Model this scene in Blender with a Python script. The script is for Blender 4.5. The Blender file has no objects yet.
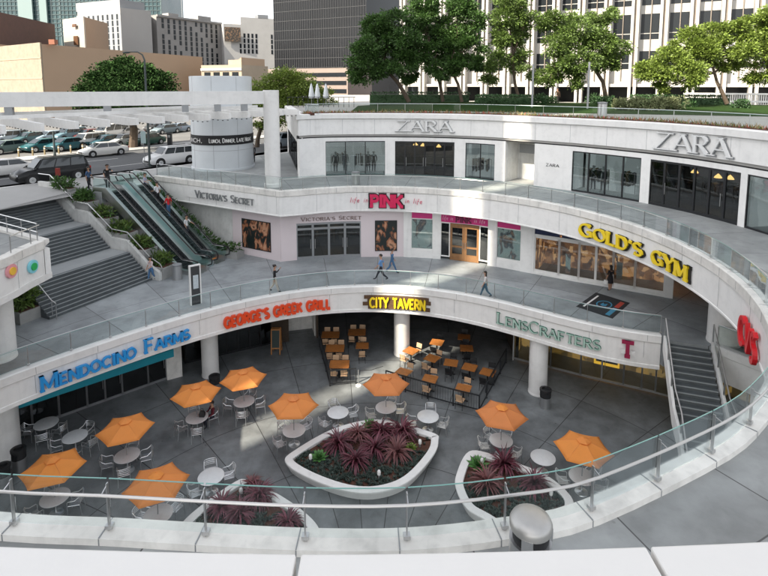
import bpy, bmesh, math, random
import numpy as np
from mathutils import Vector, Matrix
R = math.radians
rnd = random.Random(7)
sc = bpy.context.scene
COL = sc.collection

# ------------------------------------------------------------------ camera
CAMZ = 17.6; FPX = 530.0; PITCH = math.atan(.115); YH = 85.0
cd = bpy.data.cameras.new('camera'); cam = bpy.data.objects.new('camera', cd); COL.objects.link(cam)
cam.location = (0, 0, CAMZ); cam.rotation_euler = (R(90) - PITCH, 0, 0)
cd.sensor_fit = 'HORIZONTAL'; cd.sensor_width = 36; cd.lens = 36 * FPX / 768
cd.shift_y = -(288 - (YH + FPX * .115)) / 768
cd.clip_start = .05; cd.clip_end = 4000
sc.camera = cam

# ------------------------------------------------------------------ world, sun, exposure
SUN_AZ = (.764, .645); SUN_EL = R(41)          # light travels towards +x +y
w = bpy.data.worlds.new('World'); sc.world = w; w.use_nodes = True
nt = w.node_tree; nt.nodes.clear()
sky = nt.nodes.new('ShaderNodeTexSky'); sky.sky_type = 'NISHITA'; sky.sun_disc = False
sky.sun_elevation = SUN_EL; sky.sun_rotation = math.atan2(-SUN_AZ[0], -SUN_AZ[1])
sky.air_density = 1.0; sky.dust_density = 2.2; sky.ozone_density = 1.0
bg = nt.nodes.new('ShaderNodeBackground'); bg.inputs[1].default_value = .135
hs = nt.nodes.new('ShaderNodeHueSaturation'); hs.inputs['Saturation'].default_value = .24      # milky, hazy city sky
wo = nt.nodes.new('ShaderNodeOutputWorld')
nt.links.new(sky.outputs[0], hs.inputs['Color']); nt.links.new(hs.outputs[0], bg.inputs[0]); nt.links.new(bg.outputs[0], wo.inputs[0])
sd = bpy.data.lights.new('sun', 'SUN'); sun = bpy.data.objects.new('sun', sd); COL.objects.link(sun)
sd.energy = 4.2; sd.angle = R(.5); sd.color = (1, .90, .74)
sun.rotation_euler = Vector((SUN_AZ[0] * math.cos(SUN_EL), SUN_AZ[1] * math.cos(SUN_EL), -math.sin(SUN_EL))).to_track_quat('-Z', 'Y').to_euler()
vs = sc.view_settings; vs.view_transform = 'Standard'; vs.look = 'None'; vs.exposure = 1.5; vs.gamma = 1; vs.use_curve_mapping = False
sc.display_settings.display_device = 'sRGB'
sc.cycles.max_bounces = 8; sc.cycles.transparent_max_bounces = 16

# ------------------------------------------------------------------ photo measuring (pixel on a level -> point)
_c, _s = math.cos(PITCH), math.sin(PITCH); _Y0 = YH + FPX * .115
def at(x, y, z):
    u = (x - 384) / FPX; v = -(y - _Y0) / FPX
    d = (u, _c + v * _s, -_s + v * _c); t = (z - CAMZ) / d[2]
    return Vector((d[0] * t, d[1] * t, z))
def zat(x, y, Y):
    v = -(y - _Y0) / FPX
    return CAMZ + (-_s + v * _c) / (_c + v * _s) * Y
def px(X, Y, Z):
    Z = Z - CAMZ; f = Y * _c - Z * _s
    return 384 + FPX * X / f

# ------------------------------------------------------------------ mesh builder
class MB:
    def __init__(s): s.v = []; s.f = []; s.m = []; s.cm = 0
    def poly(s, pts):
        b = len(s.v); s.v += [tuple(p) for p in pts]; s.f.append(tuple(range(b, b + len(pts)))); s.m.append(s.cm); return s
    def grid(s, rows, close=False, caps=False):
        b = len(s.v); n = len(rows[0])
        for r in rows: s.v += [tuple(p) for p in r]
        for i in range(len(rows) - 1):
            for j in range(n if close else n - 1):
                k = (j + 1) % n
                s.f.append((b + i * n + j, b + i * n + k, b + (i + 1) * n + k, b + (i + 1) * n + j)); s.m.append(s.cm)
        if caps:
            s.f.append(tuple(range(b + n - 1, b - 1, -1))); s.f.append(tuple(range(b + (len(rows) - 1) * n, b + len(rows) * n))); s.m += [s.cm, s.cm]
        return s
    def box(s, c, d, rz=0, rx=0):
        M = Matrix.Rotation(rz, 3, 'Z') @ Matrix.Rotation(rx, 3, 'X'); b = len(s.v)
        for k in (-1, 1):
            for q in ((-1, -1), (1, -1), (1, 1), (-1, 1)):
                p = M @ Vector((q[0] * d[0] / 2, q[1] * d[1] / 2, k * d[2] / 2)); s.v.append((c[0] + p.x, c[1] + p.y, c[2] + p.z))
        for f in ((3, 2, 1, 0), (4, 5, 6, 7), (0, 1, 5, 4), (1, 2, 6, 5), (2, 3, 7, 6), (3, 0, 4, 7)):
            s.f.append(tuple(b + i for i in f)); s.m.append(s.cm)
        return s
    def wall(s, a, b_, z0, z1, th=.2, off=0.0):
        """upright slab from plan point a to b; its front faces the viewer's side (right of a->b), th goes back"""
        a = Vector(a[:2]); b_ = Vector(b_[:2]); t = (b_ - a).normalized(); n = Vector((t.y, -t.x))
        q = [a + n * off, b_ + n * off, b_ + n * (off - th), a + n * (off - th)]
        return s.prism([(p.x, p.y) for p in q], z0, z1)
    def bar(s, p, q, w=.05, h=.05):
        p = Vector(p); q = Vector(q); d = q - p; L = d.length; d.normalize()
        sd = d.cross(Vector((0, 0, 1)))
        if sd.length < 1e-4: sd = Vector((1, 0, 0))
        sd.normalize(); up = sd.cross(d); rows = []
        for c in (p, q): rows.append([c + sd * (i * w / 2) + up * (j * h / 2) for i, j in ((-1, -1), (1, -1), (1, 1), (-1, 1))])
        return s.grid(rows, True, True)
    def tube(s, pts, r, n=8, caps=True):
        pts = [Vector(p) for p in pts]; rs = r if isinstance(r, (list, tuple)) else [r] * len(pts)
        rows = []; ref = None
        for i, p in enumerate(pts):
            d = (pts[min(i + 1, len(pts) - 1)] - pts[max(i - 1, 0)]).normalized()
            if ref is None:
                ref = d.cross(Vector((0, 0, 1)))
                if ref.length < .05: ref = Vector((1, 0, 0))
            ref = (ref - d * ref.dot(d)).normalized(); u = d.cross(ref)
            rows.append([p + (ref * math.cos(2 * math.pi * k / n) + u * math.sin(2 * math.pi * k / n)) * rs[i] for k in range(n)])
        return s.grid(rows, True, caps)
    def prism(s, poly, z0, z1):
        ar = sum(poly[i][0] * poly[(i + 1) % len(poly)][1] - poly[(i + 1) % len(poly)][0] * poly[i][1] for i in range(len(poly)))
        if ar < 0: poly = poly[::-1]
        n = len(poly); b = len(s.v)
        s.v += [(p[0], p[1], z0) for p in poly] + [(p[0], p[1], z1) for p in poly]
        s.f.append(tuple(range(b + n - 1, b - 1, -1))); s.f.append(tuple(range(b + n, b + 2 * n)))
        for i in range(n): s.f.append((b + i, b + (i + 1) % n, b + n + (i + 1) % n, b + n + i))
        s.m += [s.cm] * (n + 2); return s
    def lathe(s, prof, c=(0, 0, 0), n=20):
        rows = [[(c[0] + r * math.cos(2 * math.pi * k / n), c[1] + r * math.sin(2 * math.pi * k / n), c[2] + z) for k in range(n)] for r, z in prof]
        return s.grid(rows, True, True)
    def ball(s, c, r, n=10, m=7):
        r = r if isinstance(r, (list, tuple)) else (r, r, r); rows = []
        for i in range(m + 1):
            a = -math.pi / 2 + math.pi * i / m; rr = max(math.cos(a), .02)
            rows.append([(c[0] + r[0] * rr * math.cos(2 * math.pi * k / n), c[1] + r[1] * rr * math.sin(2 * math.pi * k / n), c[2] + r[2] * math.sin(a)) for k in range(n)])
        return s.grid(rows, True, True)
    def sweep(s, path, prof, caps=True):
        """profile (offset to the viewer's side of the path, z) swept along plan path"""
        rows = []; N = len(path)
        for i in range(N):
            p = Vector(path[i][:2]); a = Vector(path[max(i - 1, 0)][:2]); b = Vector(path[min(i + 1, N - 1)][:2])
            d1 = (p - a); d2 = (b - p)
            if d1.length < 1e-6: d1 = d2
            if d2.length < 1e-6: d2 = d1
            d1.normalize(); d2.normalize(); n1 = Vector((d1.y, -d1.x)); n2 = Vector((d2.y, -d2.x)); n = (n1 + n2); n.normalize()
            k = 1 / max(n.dot(n1), .4)
            rows.append([(p.x + n.x * o * k, p.y + n.y * o * k, z) for o, z in prof])
        return s.grid(rows, True, caps)
    def leaves(s, P, D, L, W, curl=0.0):
        for p, d, l, w_ in zip(P, D, L, W):
            d = Vector(d).normalized(); sd = d.cross(Vector((rnd.gauss(0, 1), rnd.gauss(0, 1), rnd.gauss(0, 1))))
            if sd.length < 1e-4: continue
            sd.normalize(); p = Vector(p)
            s.poly([p - sd * w_ * .5, p + d * l * .5 - sd * w_ * .5, p + d * l, p + sd * w_ * .5])
        return s
    def build(s, name, mats, parent=None, flat=False, ang=40, world=True):
        me = bpy.data.meshes.new(name)
        vv = s.v
        if parent is not None and world and parent.get('_w'):
            l = parent['_w']; vv = [(x - l[0], y - l[1], z - l[2]) for x, y, z in vv]
        me.from_pydata(vv, [], s.f)
        mats = mats if isinstance(mats, (list, tuple)) else [mats]
        for m in mats: me.materials.append(m)
        if len(mats) > 1: me.polygons.foreach_set('material_index', s.m)
        if not flat:
            me.polygons.foreach_set('use_smooth', [True] * len(me.polygons)); me.set_sharp_from_angle(angle=R(ang))
        me.update()
        o = bpy.data.objects.new(name, me); COL.objects.link(o)
        if parent is not None: o.parent = parent
        return o

def tag(o, label=None, cat=None, group=None, kind=None):
    if label: o['label'] = label
    if cat: o['category'] = cat
    if group: o['group'] = group
    if kind: o['kind'] = kind
    return o
def thing(name, label, cat, loc=(0, 0, 0), rz=0, group=None, world=False, kind=None):
    o = bpy.data.objects.new(name, None); COL.objects.link(o); o.location = loc; o.rotation_euler = (0, 0, rz)
    o.empty_display_size = .2
    if world: o['_w'] = list(loc)
    return tag(o, label, cat, group, kind)
def kids(o): return [c for c in COL.objects if c.parent == o]
KID = {}
def dup(o, parent=None, loc=None, rz=None, label=None):
    if o.name not in KID: KID[o.name] = list(o.children)
    c = o.copy(); COL.objects.link(c)
    if parent is not None: c.parent = parent
    if loc is not None: c.location = loc
    if rz is not None: c.rotation_euler = (0, 0, rz)
    if label: c['label'] = label
    for ch in KID[o.name]: dup(ch, c)
    return c

# ------------------------------------------------------------------ materials
MAT = {}
def mat(name, col, rough=.6, metal=0.0, var=0.0, scale=4.0, bump=0.0, bscale=None, spec=.5, emit=None, estr=0, alpha=None, island=0.0, coat=0.0):
    m = bpy.data.materials.new(name); m.use_nodes = True; t = m.node_tree; b = t.nodes['Principled BSDF']
    b.inputs['Base Color'].default_value = (*col, 1); b.inputs['Roughness'].default_value = rough; b.inputs['Metallic'].default_value = metal
    b.inputs['Specular IOR Level'].default_value = spec; b.inputs['Coat Weight'].default_value = coat
    tc = t.nodes.new('ShaderNodeNewGeometry'); cur = None
    if var:
        n = t.nodes.new('ShaderNodeTexNoise'); n.inputs['Scale'].default_value = scale; n.inputs['Detail'].default_value = 6; n.inputs['Roughness'].default_value = .65
        t.links.new(tc.outputs['Position'], n.inputs['Vector'])
        r = t.nodes.new('ShaderNodeMapRange'); r.inputs['From Min'].default_value = .25; r.inputs['From Max'].default_value = .75
        r.inputs['To Min'].default_value = 1 - var; r.inputs['To Max'].default_value = 1 + var
        t.links.new(n.outputs[0], r.inputs[0]); cur = r.outputs[0]
        r2 = t.nodes.new('ShaderNodeMapRange'); r2.inputs['To Min'].default_value = max(rough - .12, .03); r2.inputs['To Max'].default_value = min(rough + .12, 1)
        t.links.new(n.outputs[0], r2.inputs[0]); t.links.new(r2.outputs[0], b.inputs['Roughness'])
    if island:
        r = t.nodes.new('ShaderNodeMapRange'); r.inputs['To Min'].default_value = 1 - island; r.inputs['To Max'].default_value = 1 + island
        t.links.new(tc.outputs['Random Per Island'], r.inputs[0])
        if cur is None: cur = r.outputs[0]
        else:
            mm = t.nodes.new('ShaderNodeMath'); mm.operation = 'MULTIPLY'; t.links.new(cur, mm.inputs[0]); t.links.new(r.outputs[0], mm.inputs[1]); cur = mm.outputs[0]
    if cur is not None:
        vm = t.nodes.new('ShaderNodeVectorMath'); vm.operation = 'SCALE'; vm.inputs[0].default_value = col
        t.links.new(cur, vm.inputs['Scale']); t.links.new(vm.outputs[0], b.inputs['Base Color'])
    if bump:
        n = t.nodes.new('ShaderNodeTexNoise'); n.inputs['Scale'].default_value = bscale or scale * 6; n.inputs['Detail'].default_value = 4
        t.links.new(tc.outputs['Position'], n.inputs['Vector'])
        bp = t.nodes.new('ShaderNodeBump'); bp.inputs['Strength'].default_value = bump; bp.inputs['Distance'].default_value = .02
        t.links.new(n.outputs[0], bp.inputs['Height']); t.links.new(bp.outputs[0], b.inputs['Normal'])
    if emit: b.inputs['Emission Color'].default_value = (*emit, 1); b.inputs['Emission Strength'].default_value = estr
    MAT[name] = m; return m
def math_node(t, op, a, b=None, c=None):
    n = t.nodes.new('ShaderNodeMath'); n.operation = op
    for i, v in enumerate((a, b, c)):
        if v is None: continue
        if isinstance(v, (int, float)): n.inputs[i].default_value = v
        else: t.links.new(v, n.inputs[i])
    return n.outputs[0]
def joints(m, cx, cy, N, dr, width=.016, dark=.35, r0=0.0):
    """saw-cut joints of a round plaza: N radial cuts and one ring every dr metres"""
    t = m.node_tree; b = t.nodes['Principled BSDF']; g = t.nodes.new('ShaderNodeNewGeometry'); s = t.nodes.new('ShaderNodeSeparateXYZ')
    t.links.new(g.outputs['Position'], s.inputs[0])
    x = math_node(t, 'SUBTRACT', s.outputs[0], cx); y = math_node(t, 'SUBTRACT', s.outputs[1], cy)
    r = math_node(t, 'SQRT', math_node(t, 'ADD', math_node(t, 'MULTIPLY', x, x), math_node(t, 'MULTIPLY', y, y)))
    a = math_node(t, 'FRACT', math_node(t, 'MULTIPLY', math_node(t, 'ADD', math_node(t, 'ARCTAN2', y, x), math.pi), N / (2 * math.pi)))
    da = math_node(t, 'SUBTRACT', .5, math_node(t, 'ABSOLUTE', math_node(t, 'SUBTRACT', a, .5)))
    da = math_node(t, 'MULTIPLY', math_node(t, 'MULTIPLY', da, r), 2 * math.pi / N)
    cb_ = t.nodes.new('ShaderNodeCombineXYZ'); t.links.new(math_node(t, 'FLOOR', math_node(t, 'MULTIPLY', math_node(t, 'ADD', math_node(t, 'ARCTAN2', y, x), math.pi), N / (2 * math.pi))), cb_.inputs[0]); t.links.new(math_node(t, 'FLOOR', math_node(t, 'DIVIDE', math_node(t, 'ADD', r, r0), dr)), cb_.inputs[1])
    wn_ = t.nodes.new('ShaderNodeTexWhiteNoise'); wn_.noise_dimensions = '2D'; t.links.new(cb_.outputs[0], wn_.inputs['Vector']); tone = math_node(t, 'ADD', math_node(t, 'MULTIPLY', wn_.outputs['Value'], .22), .89)
    fr = math_node(t, 'FRACT', math_node(t, 'DIVIDE', math_node(t, 'ADD', r, r0), dr))
    db = math_node(t, 'MULTIPLY', math_node(t, 'SUBTRACT', .5, math_node(t, 'ABSOLUTE', math_node(t, 'SUBTRACT', fr, .5))), dr)
    on = math_node(t, 'LESS_THAN', math_node(t, 'MINIMUM', da, db), width)
    mx = t.nodes.new('ShaderNodeMix'); mx.data_type = 'RGBA'; t.links.new(on, mx.inputs['Factor'])
    vt = t.nodes.new('ShaderNodeVectorMath'); vt.operation = 'SCALE'; t.links.new(b.inputs['Base Color'].links[0].from_socket, vt.inputs[0]); t.links.new(tone, vt.inputs['Scale']); t.links.new(vt.outputs[0], mx.inputs['A']); mx.inputs['B'].default_value = (dark * .1, dark * .1, dark * .1, 1)
    t.links.new(mx.outputs['Result'], b.inputs['Base Color'])
def grime(m, big=.35, spots=0.0, streak=0.0, scale=.35):
    """stains, worn tracks, gum spots on floors; rain streaks and dirt on walls"""
    t = m.node_tree; b = t.nodes['Principled BSDF']; g = t.nodes.new('ShaderNodeNewGeometry')
    src = b.inputs['Base Color'].links[0].from_socket
    def noise(sc_, vec, det=5, dist=.6):
        n = t.nodes.new('ShaderNodeTexNoise'); n.inputs['Scale'].default_value = sc_; n.inputs['Detail'].default_value = det; n.inputs['Distortion'].default_value = dist; t.links.new(vec, n.inputs['Vector']); return n.outputs[0]
    def rng(v, a, b_, c, d):
        r = t.nodes.new('ShaderNodeMapRange'); r.interpolation_type = 'SMOOTHSTEP'; t.links.new(v, r.inputs[0])
        for k, q in zip(('From Min', 'From Max', 'To Min', 'To Max'), (a, b_, c, d)): r.inputs[k].default_value = q
        return r.outputs[0]
    f = rng(noise(scale, g.outputs['Position']), .38, .68, 1 + big * .35, 1 - big)
    f = math_node(t, 'MULTIPLY', f, rng(noise(scale * 5, g.outputs['Position']), .45, .72, 1.04, 1 - big * .5))
    if spots:
        v = t.nodes.new('ShaderNodeTexVoronoi'); v.inputs['Scale'].default_value = 1.3; t.links.new(g.outputs['Position'], v.inputs['Vector'])
        f = math_node(t, 'MULTIPLY', f, rng(v.outputs['Distance'], .03, .075, 1 - spots, 1.0))
    if streak:
        mp = t.nodes.new('ShaderNodeMapping'); mp.inputs['Scale'].default_value = (1, 1, .06); t.links.new(g.outputs['Position'], mp.inputs[0])
        f = math_node(t, 'MULTIPLY', f, rng(noise(3.2, mp.outputs[0], 4, 0), .5, .78, 1.0, 1 - streak))
    vm = t.nodes.new('ShaderNodeVectorMath'); vm.operation = 'SCALE'; t.links.new(src, vm.inputs[0]); t.links.new(f, vm.inputs['Scale']); t.links.new(vm.outputs[0], b.inputs['Base Color'])
def glassmat(name, tint, gloss, rough=.02):
    m = bpy.data.materials.new(name); m.use_nodes = True; t = m.node_tree; t.nodes.clear()
    o = t.nodes.new('ShaderNodeOutputMaterial'); mx = t.nodes.new('ShaderNodeMixShader'); tr = t.nodes.new('ShaderNodeBsdfTransparent'); gl = t.nodes.new('ShaderNodeBsdfGlossy')
    tr.inputs[0].default_value = (*tint, 1); gl.inputs['Roughness'].default_value = rough; gl.inputs[0].default_value = (.95, .98, 1, 1)
    lw = t.nodes.new('ShaderNodeLayerWeight'); lw.inputs[0].default_value = .18
    f = math_node(t, 'ADD', math_node(t, 'MULTIPLY', lw.outputs['Fresnel'], .6), gloss)
    f = math_node(t, 'MINIMUM', f, .9)
    t.links.new(f, mx.inputs[0]); t.links.new(tr.outputs[0], mx.inputs[1]); t.links.new(gl.outputs[0], mx.inputs[2]); t.links.new(mx.outputs[0], o.inputs[0])
    MAT[name] = m; return m
def colramp_mat(name, stops, scale, rough=.5, detail=3, dist=0.0, emit=0.0, kind='noise', stretch=(1, 1, 1)):
    """printed picture / shelves: a colour ramp over noise or voronoi cells"""
    m = bpy.data.materials.new(name); m.use_nodes = True; t = m.node_tree; b = t.nodes['Principled BSDF']
    g = t.nodes.new('ShaderNodeNewGeometry'); mp = t.nodes.new('ShaderNodeMapping'); mp.inputs['Scale'].default_value = stretch
    t.links.new(g.outputs['Position'], mp.inputs[0])
    if kind == 'noise':
        n = t.nodes.new('ShaderNodeTexNoise'); n.inputs['Detail'].default_value = detail; n.inputs['Distortion'].default_value = dist; out = n.outputs[0]
    else:
        n = t.nodes.new('ShaderNodeTexVoronoi'); n.distance = 'CHEBYCHEV'; sp = t.nodes.new('ShaderNodeSeparateColor'); t.links.new(n.outputs['Color'], sp.inputs[0]); out = sp.outputs[0]
    n.inputs['Scale'].default_value = scale; t.links.new(mp.outputs[0], n.inputs['Vector'])
    r = t.nodes.new('ShaderNodeValToRGB'); e = r.color_ramp.elements
    while len(e) < len(stops): e.new(.5)
    for i, (p, c) in enumerate(stops): e[i].position = p; e[i].color = (*c, 1)
    t.links.new(out, r.inputs[0]); t.links.new(r.outputs[0], b.inputs['Base Color']); b.inputs['Roughness'].default_value = rough
    if emit: t.links.new(r.outputs[0], b.inputs['Emission Color']); b.inputs['Emission Strength'].default_value = emit
    MAT[name] = m; return m

white = mat('white_paint', (.75, .74, .72), .45, var=.035, scale=.8)
white2 = mat('white_panel', (.785, .775, .755), .5, var=.04, scale=.6)
offwhite = mat('off_white_stucco', (.60, .60, .58), .75, var=.06, scale=1.2, bump=.1, bscale=60)
cream = mat('cream_coping', (.72, .70, .66), .55, var=.07, scale=2.2, bump=.06, bscale=50)
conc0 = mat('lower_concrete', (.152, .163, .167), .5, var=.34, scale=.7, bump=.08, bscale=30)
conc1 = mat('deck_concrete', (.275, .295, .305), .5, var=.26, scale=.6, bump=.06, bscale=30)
conc2 = mat('walkway_concrete', (.285, .295, .292), .55, var=.24, scale=.7, bump=.06, bscale=30)
grime(conc0, .30, .45); grime(conc1, .18, .35); grime(conc2, .18, .35)
grime(white, .04, 0, .07, .6); grime(white2, .04, 0, .10, .6); grime(cream, .12, 0, .16, .8); grime(offwhite, .14, 0, .16, .6)
joints(conc0, -.44, 15.1, 30, 4.6, .018, .28, 1.2); joints(conc1, -.44, 15.1, 36, 3.4, .015, .6, .4); joints(conc2, -1.22, 22.6, 36, 6.5, .014, .7, 3.0)
conc3 = mat('terrace_paving', (.34, .33, .31), .8, var=.1, scale=.7)
asphalt = mat('asphalt', (.085, .088, .092), .85, var=.2, scale=.5, bump=.15, bscale=40)
lotmat = mat('parking_lot_asphalt', (.13, .128, .125), .85, var=.2, scale=.3)
walkpave = mat('pale_pavement', (.36, .355, .345), .8, var=.1, scale=.5)
groundm = mat('city_ground', (.16, .155, .15), .9, var=.2, scale=.05)
stairm = mat('stair_stone', (.085, .097, .103), .55, var=.2, scale=1.5)
stairn = mat('stair_nosing', (.27, .29, .295), .6, var=.15, scale=1.5)
landm = mat('landing_stone', (.29, .305, .31), .6, var=.12, scale=1.2)
steel = mat('brushed_steel', (.55, .55, .55), .36, 1.0)
alu = mat('aluminium', (.70, .71, .72), .38, 1.0)
darkmetal = mat('dark_metal', (.025, .027, .03), .45, .3, var=.1, scale=6)
blackframe = mat('black_window_frame', (.012, .013, .015), .4)
greymetal = mat('grey_metal', (.32, .33, .34), .45, .6, var=.06, scale=5)
rubber = mat('black_rubber', (.015, .015, .016), .5)
railglass = glassmat('railing_glass', (.962, .985, .98), .012)
glassedge = mat('glass_edge', (.22, .42, .38), .15)
escglass = glassmat('escalator_glass', (.74, .90, .87), .05)
shopglass = glassmat('shop_glass', (.62, .68, .68), .10)
darkglass = glassmat('dark_shop_glass', (.30, .33, .33), .07)
orange = mat('orange_canvas', (.90, .33, .075), .75, var=.05, scale=3, bump=.1, bscale=120)
t_ = orange.node_tree; tl = t_.nodes.new('ShaderNodeBsdfTranslucent'); tl.inputs[0].default_value = (.9, .28, .04, 1); ms = t_.nodes.new('ShaderNodeMixShader'); ms.inputs[0].default_value = .3
t_.links.new(t_.nodes['Principled BSDF'].outputs[0], ms.inputs[1]); t_.links.new(tl.outputs[0], ms.inputs[2]); t_.links.new(ms.outputs[0], t_.nodes['Material Output'].inputs[0])
oi = orange.node_tree.nodes.new('ShaderNodeObjectInfo'); hs_ = orange.node_tree.nodes.new('ShaderNodeHueSaturation')
for k_, (a_, b_) in {'Hue': (.498, .506), 'Saturation': (.95, 1.0), 'Value': (.86, 1.04)}.items():
    r_ = orange.node_tree.nodes.new('ShaderNodeMapRange'); r_.inputs['To Min'].default_value = a_; r_.inputs['To Max'].default_value = b_; orange.node_tree.links.new(oi.outputs['Random'], r_.inputs[0]); orange.node_tree.links.new(r_.outputs[0], hs_.inputs[k_])
b_ = orange.node_tree.nodes['Principled BSDF'].inputs['Base Color']; orange.node_tree.links.new(b_.links[0].from_socket, hs_.inputs['Color']); orange.node_tree.links.new(hs_.outputs[0], b_)
tabletop = mat('table_top_enamel', (.66, .67, .67), .35, .15, var=.06, scale=6)
wood = mat('table_wood', (.36, .135, .035), .45, var=.25, scale=5)
chairwood = mat('chair_canvas', (.50, .32, .19), .7, var=.1, scale=6)
soil = mat('red_mulch', (.085, .035, .022), .95, var=.4, scale=9, bump=.6, bscale=40)
cordy = mat('cordyline_leaf', (.12, .03, .045), .45, island=.55)
cordy2 = mat('faded_cordyline_leaf', (.17, .065, .065), .5, island=.45)
succ = mat('succulent_leaf', (.075, .20, .05), .5, island=.35)
bluecover = mat('grey_green_cover', (.06, .085, .07), .7, island=.5)
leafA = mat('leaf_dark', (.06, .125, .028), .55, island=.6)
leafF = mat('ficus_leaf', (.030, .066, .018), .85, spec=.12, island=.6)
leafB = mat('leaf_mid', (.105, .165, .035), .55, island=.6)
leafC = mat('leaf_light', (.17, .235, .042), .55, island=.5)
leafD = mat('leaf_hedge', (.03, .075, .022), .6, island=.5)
leafE = mat('leaf_sage', (.15, .17, .075), .7, island=.4)
for lm in (leafA, leafB, leafC):
    t_ = lm.node_tree; tl = t_.nodes.new('ShaderNodeBsdfTranslucent'); bc = t_.nodes['Principled BSDF'].inputs['Base Color']
    t_.links.new(bc.links[0].from_socket, tl.inputs[0]); ms = t_.nodes.new('ShaderNodeMixShader'); ms.inputs[0].default_value = .3
    t_.links.new(t_.nodes['Principled BSDF'].outputs[0], ms.inputs[1]); t_.links.new(tl.outputs[0], ms.inputs[2]); t_.links.new(ms.outputs[0], t_.nodes['Material Output'].inputs[0])
grass = mat('lawn_grass', (.022, .046, .012), .95, spec=.08, var=.3, scale=1.5, bump=.5, bscale=50)
bark = mat('bark', (.09, .065, .045), .9, var=.3, scale=5, bump=.4)
pink = mat('pink_wall', (.69, .605, .615), .6, var=.03, scale=1)
magenta = mat('magenta_panel', (.60, .03, .20), .45)
navy = mat('navy_panel', (.012, .022, .075), .4)
teal = mat('teal_awning', (.01, .27, .36), .5, var=.05, scale=3)
doorwood = mat('door_wood', (.25, .125, .05), .4, var=.2, scale=4)
black = mat('black_matte', (.01, .01, .011), .6)
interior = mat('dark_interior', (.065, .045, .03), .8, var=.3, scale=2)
warmglow = mat('warm_lamp', (1, .7, .35), .5, emit=(1, .55, .18), estr=5)
coolglow = mat('shop_lamp', (1, .95, .85), .5, emit=(1, .92, .8), estr=5)

# ------------------------------------------------------------------ lettering: strokes in a unit box
def arc(cx, cy, rx, ry, a0, a1, n=12):
    return [(cx + rx * math.cos(R(a0 + (a1 - a0) * i / n)), cy + ry * math.sin(R(a0 + (a1 - a0) * i / n))) for i in range(n + 1)]
G = {
 'A': (.8, [[(0, 0), (.4, 1)], [(.4, 1), (.8, 0)], [(.16, .34), (.64, .34)]]),
 'B': (.65, [[(.05, 0), (.05, 1)], [(.05, 1), *arc(.35, .75, .25, .25, 90, -90), (.05, .5)], [(.05, .5), *arc(.35, .25, .3, .25, 90, -90), (.05, 0)]]),
 'C': (.75, [arc(.42, .5, .40, .5, 45, 315, 16)]),
 'D': (.75, [[(.05, 0), (.05, 1)], [(.05, 1), *arc(.32, .5, .40, .5, 90, -90, 14), (.05, 0)]]),
 'E': (.62, [[(.05, 0), (.05, 1)], [(.05, 1), (.6, 1)], [(.05, .5), (.5, .5)], [(.05, 0), (.6, 0)]]),
 'F': (.6, [[(.05, 0), (.05, 1)], [(.05, 1), (.6, 1)], [(.05, .5), (.5, .5)]]),
 'G': (.78, [arc(.42, .5, .40, .5, 45, 330, 16), [(.76, .42), (.76, .05)], [(.5, .42), (.78, .42)]]),
 'H': (.72, [[(.05, 0), (.05, 1)], [(.67, 0), (.67, 1)], [(.05, .5), (.67, .5)]]),
 'I': (.2, [[(.1, 0), (.1, 1)]]),
 'K': (.7, [[(.05, 0), (.05, 1)], [(.05, .42), (.65, 1)], [(.25, .6), (.68, 0)]]),
 'L': (.58, [[(.05, 0), (.05, 1)], [(.05, 0), (.56, 0)]]),
 'M': (.9, [[(.05, 0), (.05, 1)], [(.05, 1), (.45, .1)], [(.45, .1), (.85, 1)], [(.85, 1), (.85, 0)]]),
 'N': (.75, [[(.05, 0), (.05, 1)], [(.05, 1), (.7, 0)], [(.7, 0), (.7, 1)]]),
 'O': (.84, [arc(.42, .5, .40, .5, 90, 450, 20)]),
 'P': (.65, [[(.05, 0), (.05, 1)], [(.05, 1), *arc(.35, .74, .26, .26, 90, -90), (.05, .48)]]),
 'R': (.7, [[(.05, 0), (.05, 1)], [(.05, 1), *arc(.35, .75, .26, .25, 90, -90), (.05, .5)], [(.3, .5), (.68, 0)]]),
 'S': (.62, [arc(.31, .75, .27, .25, 40, 270, 10) + arc(.31, .25, .29, .25, 90, -140, 10)[1:]]),
 'T': (.7, [[(.35, 0), (.35, 1)], [(0, 1), (.7, 1)]]),
 'U': (.74, [[(.05, 1), (.05, .35), *arc(.37, .35, .32, .35, 180, 360, 10), (.69, 1)]]),
 'V': (.76, [[(0, 1), (.38, 0)], [(.38, 0), (.76, 1)]]),
 'X': (.7, [[(0, 0), (.7, 1)], [(0, 1), (.7, 0)]]),
 'Y': (.72, [[(.36, 0), (.36, .48)], [(.36, .48), (0, 1)], [(.36, .48), (.72, 1)]]),
 'Z': (.72, [[(.03, 1), (.68, 1)], [(.68, 1), (.03, 0)], [(.03, 0), (.70, 0)]]),
 "'": (.18, [[(.1, 1), (.07, .75)]]), ',': (.2, [[(.12, .1), (.06, -.14)]]), '.': (.2, [[(.08, .0), (.08, .1)]]), ' ': (.4, []), '/': (.4, [[(0, 0), (.4, 1)]]),
 'l': (.2, [[(.08, 0), (.16, 1)]]), 'i': (.2, [[(.08, 0), (.12, .55)], [(.14, .7), (.15, .78)]]), 'f': (.3, [[(.02, -.25), (.16, .9), (.3, .95)], [(.02, .5), (.28, .5)]]),
 'e': (.4, [[(.05, .28), (.34, .32), *arc(.2, .28, .16, .27, 20, 330, 10)]]), 's': (.34, [arc(.18, .42, .12, .13, 40, 270, 6) + arc(.16, .14, .14, .14, 90, -140, 6)[1:]]),
 'n': (.4, [[(.04, 0), (.08, .55)], [(.06, .35), *arc(.2, .36, .13, .18, 150, 0, 5), (.33, 0)]]), 'a': (.42, [arc(.19, .27, .15, .26, 20, 380, 10), [(.35, .54), (.35, .0)]]),
}
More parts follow.
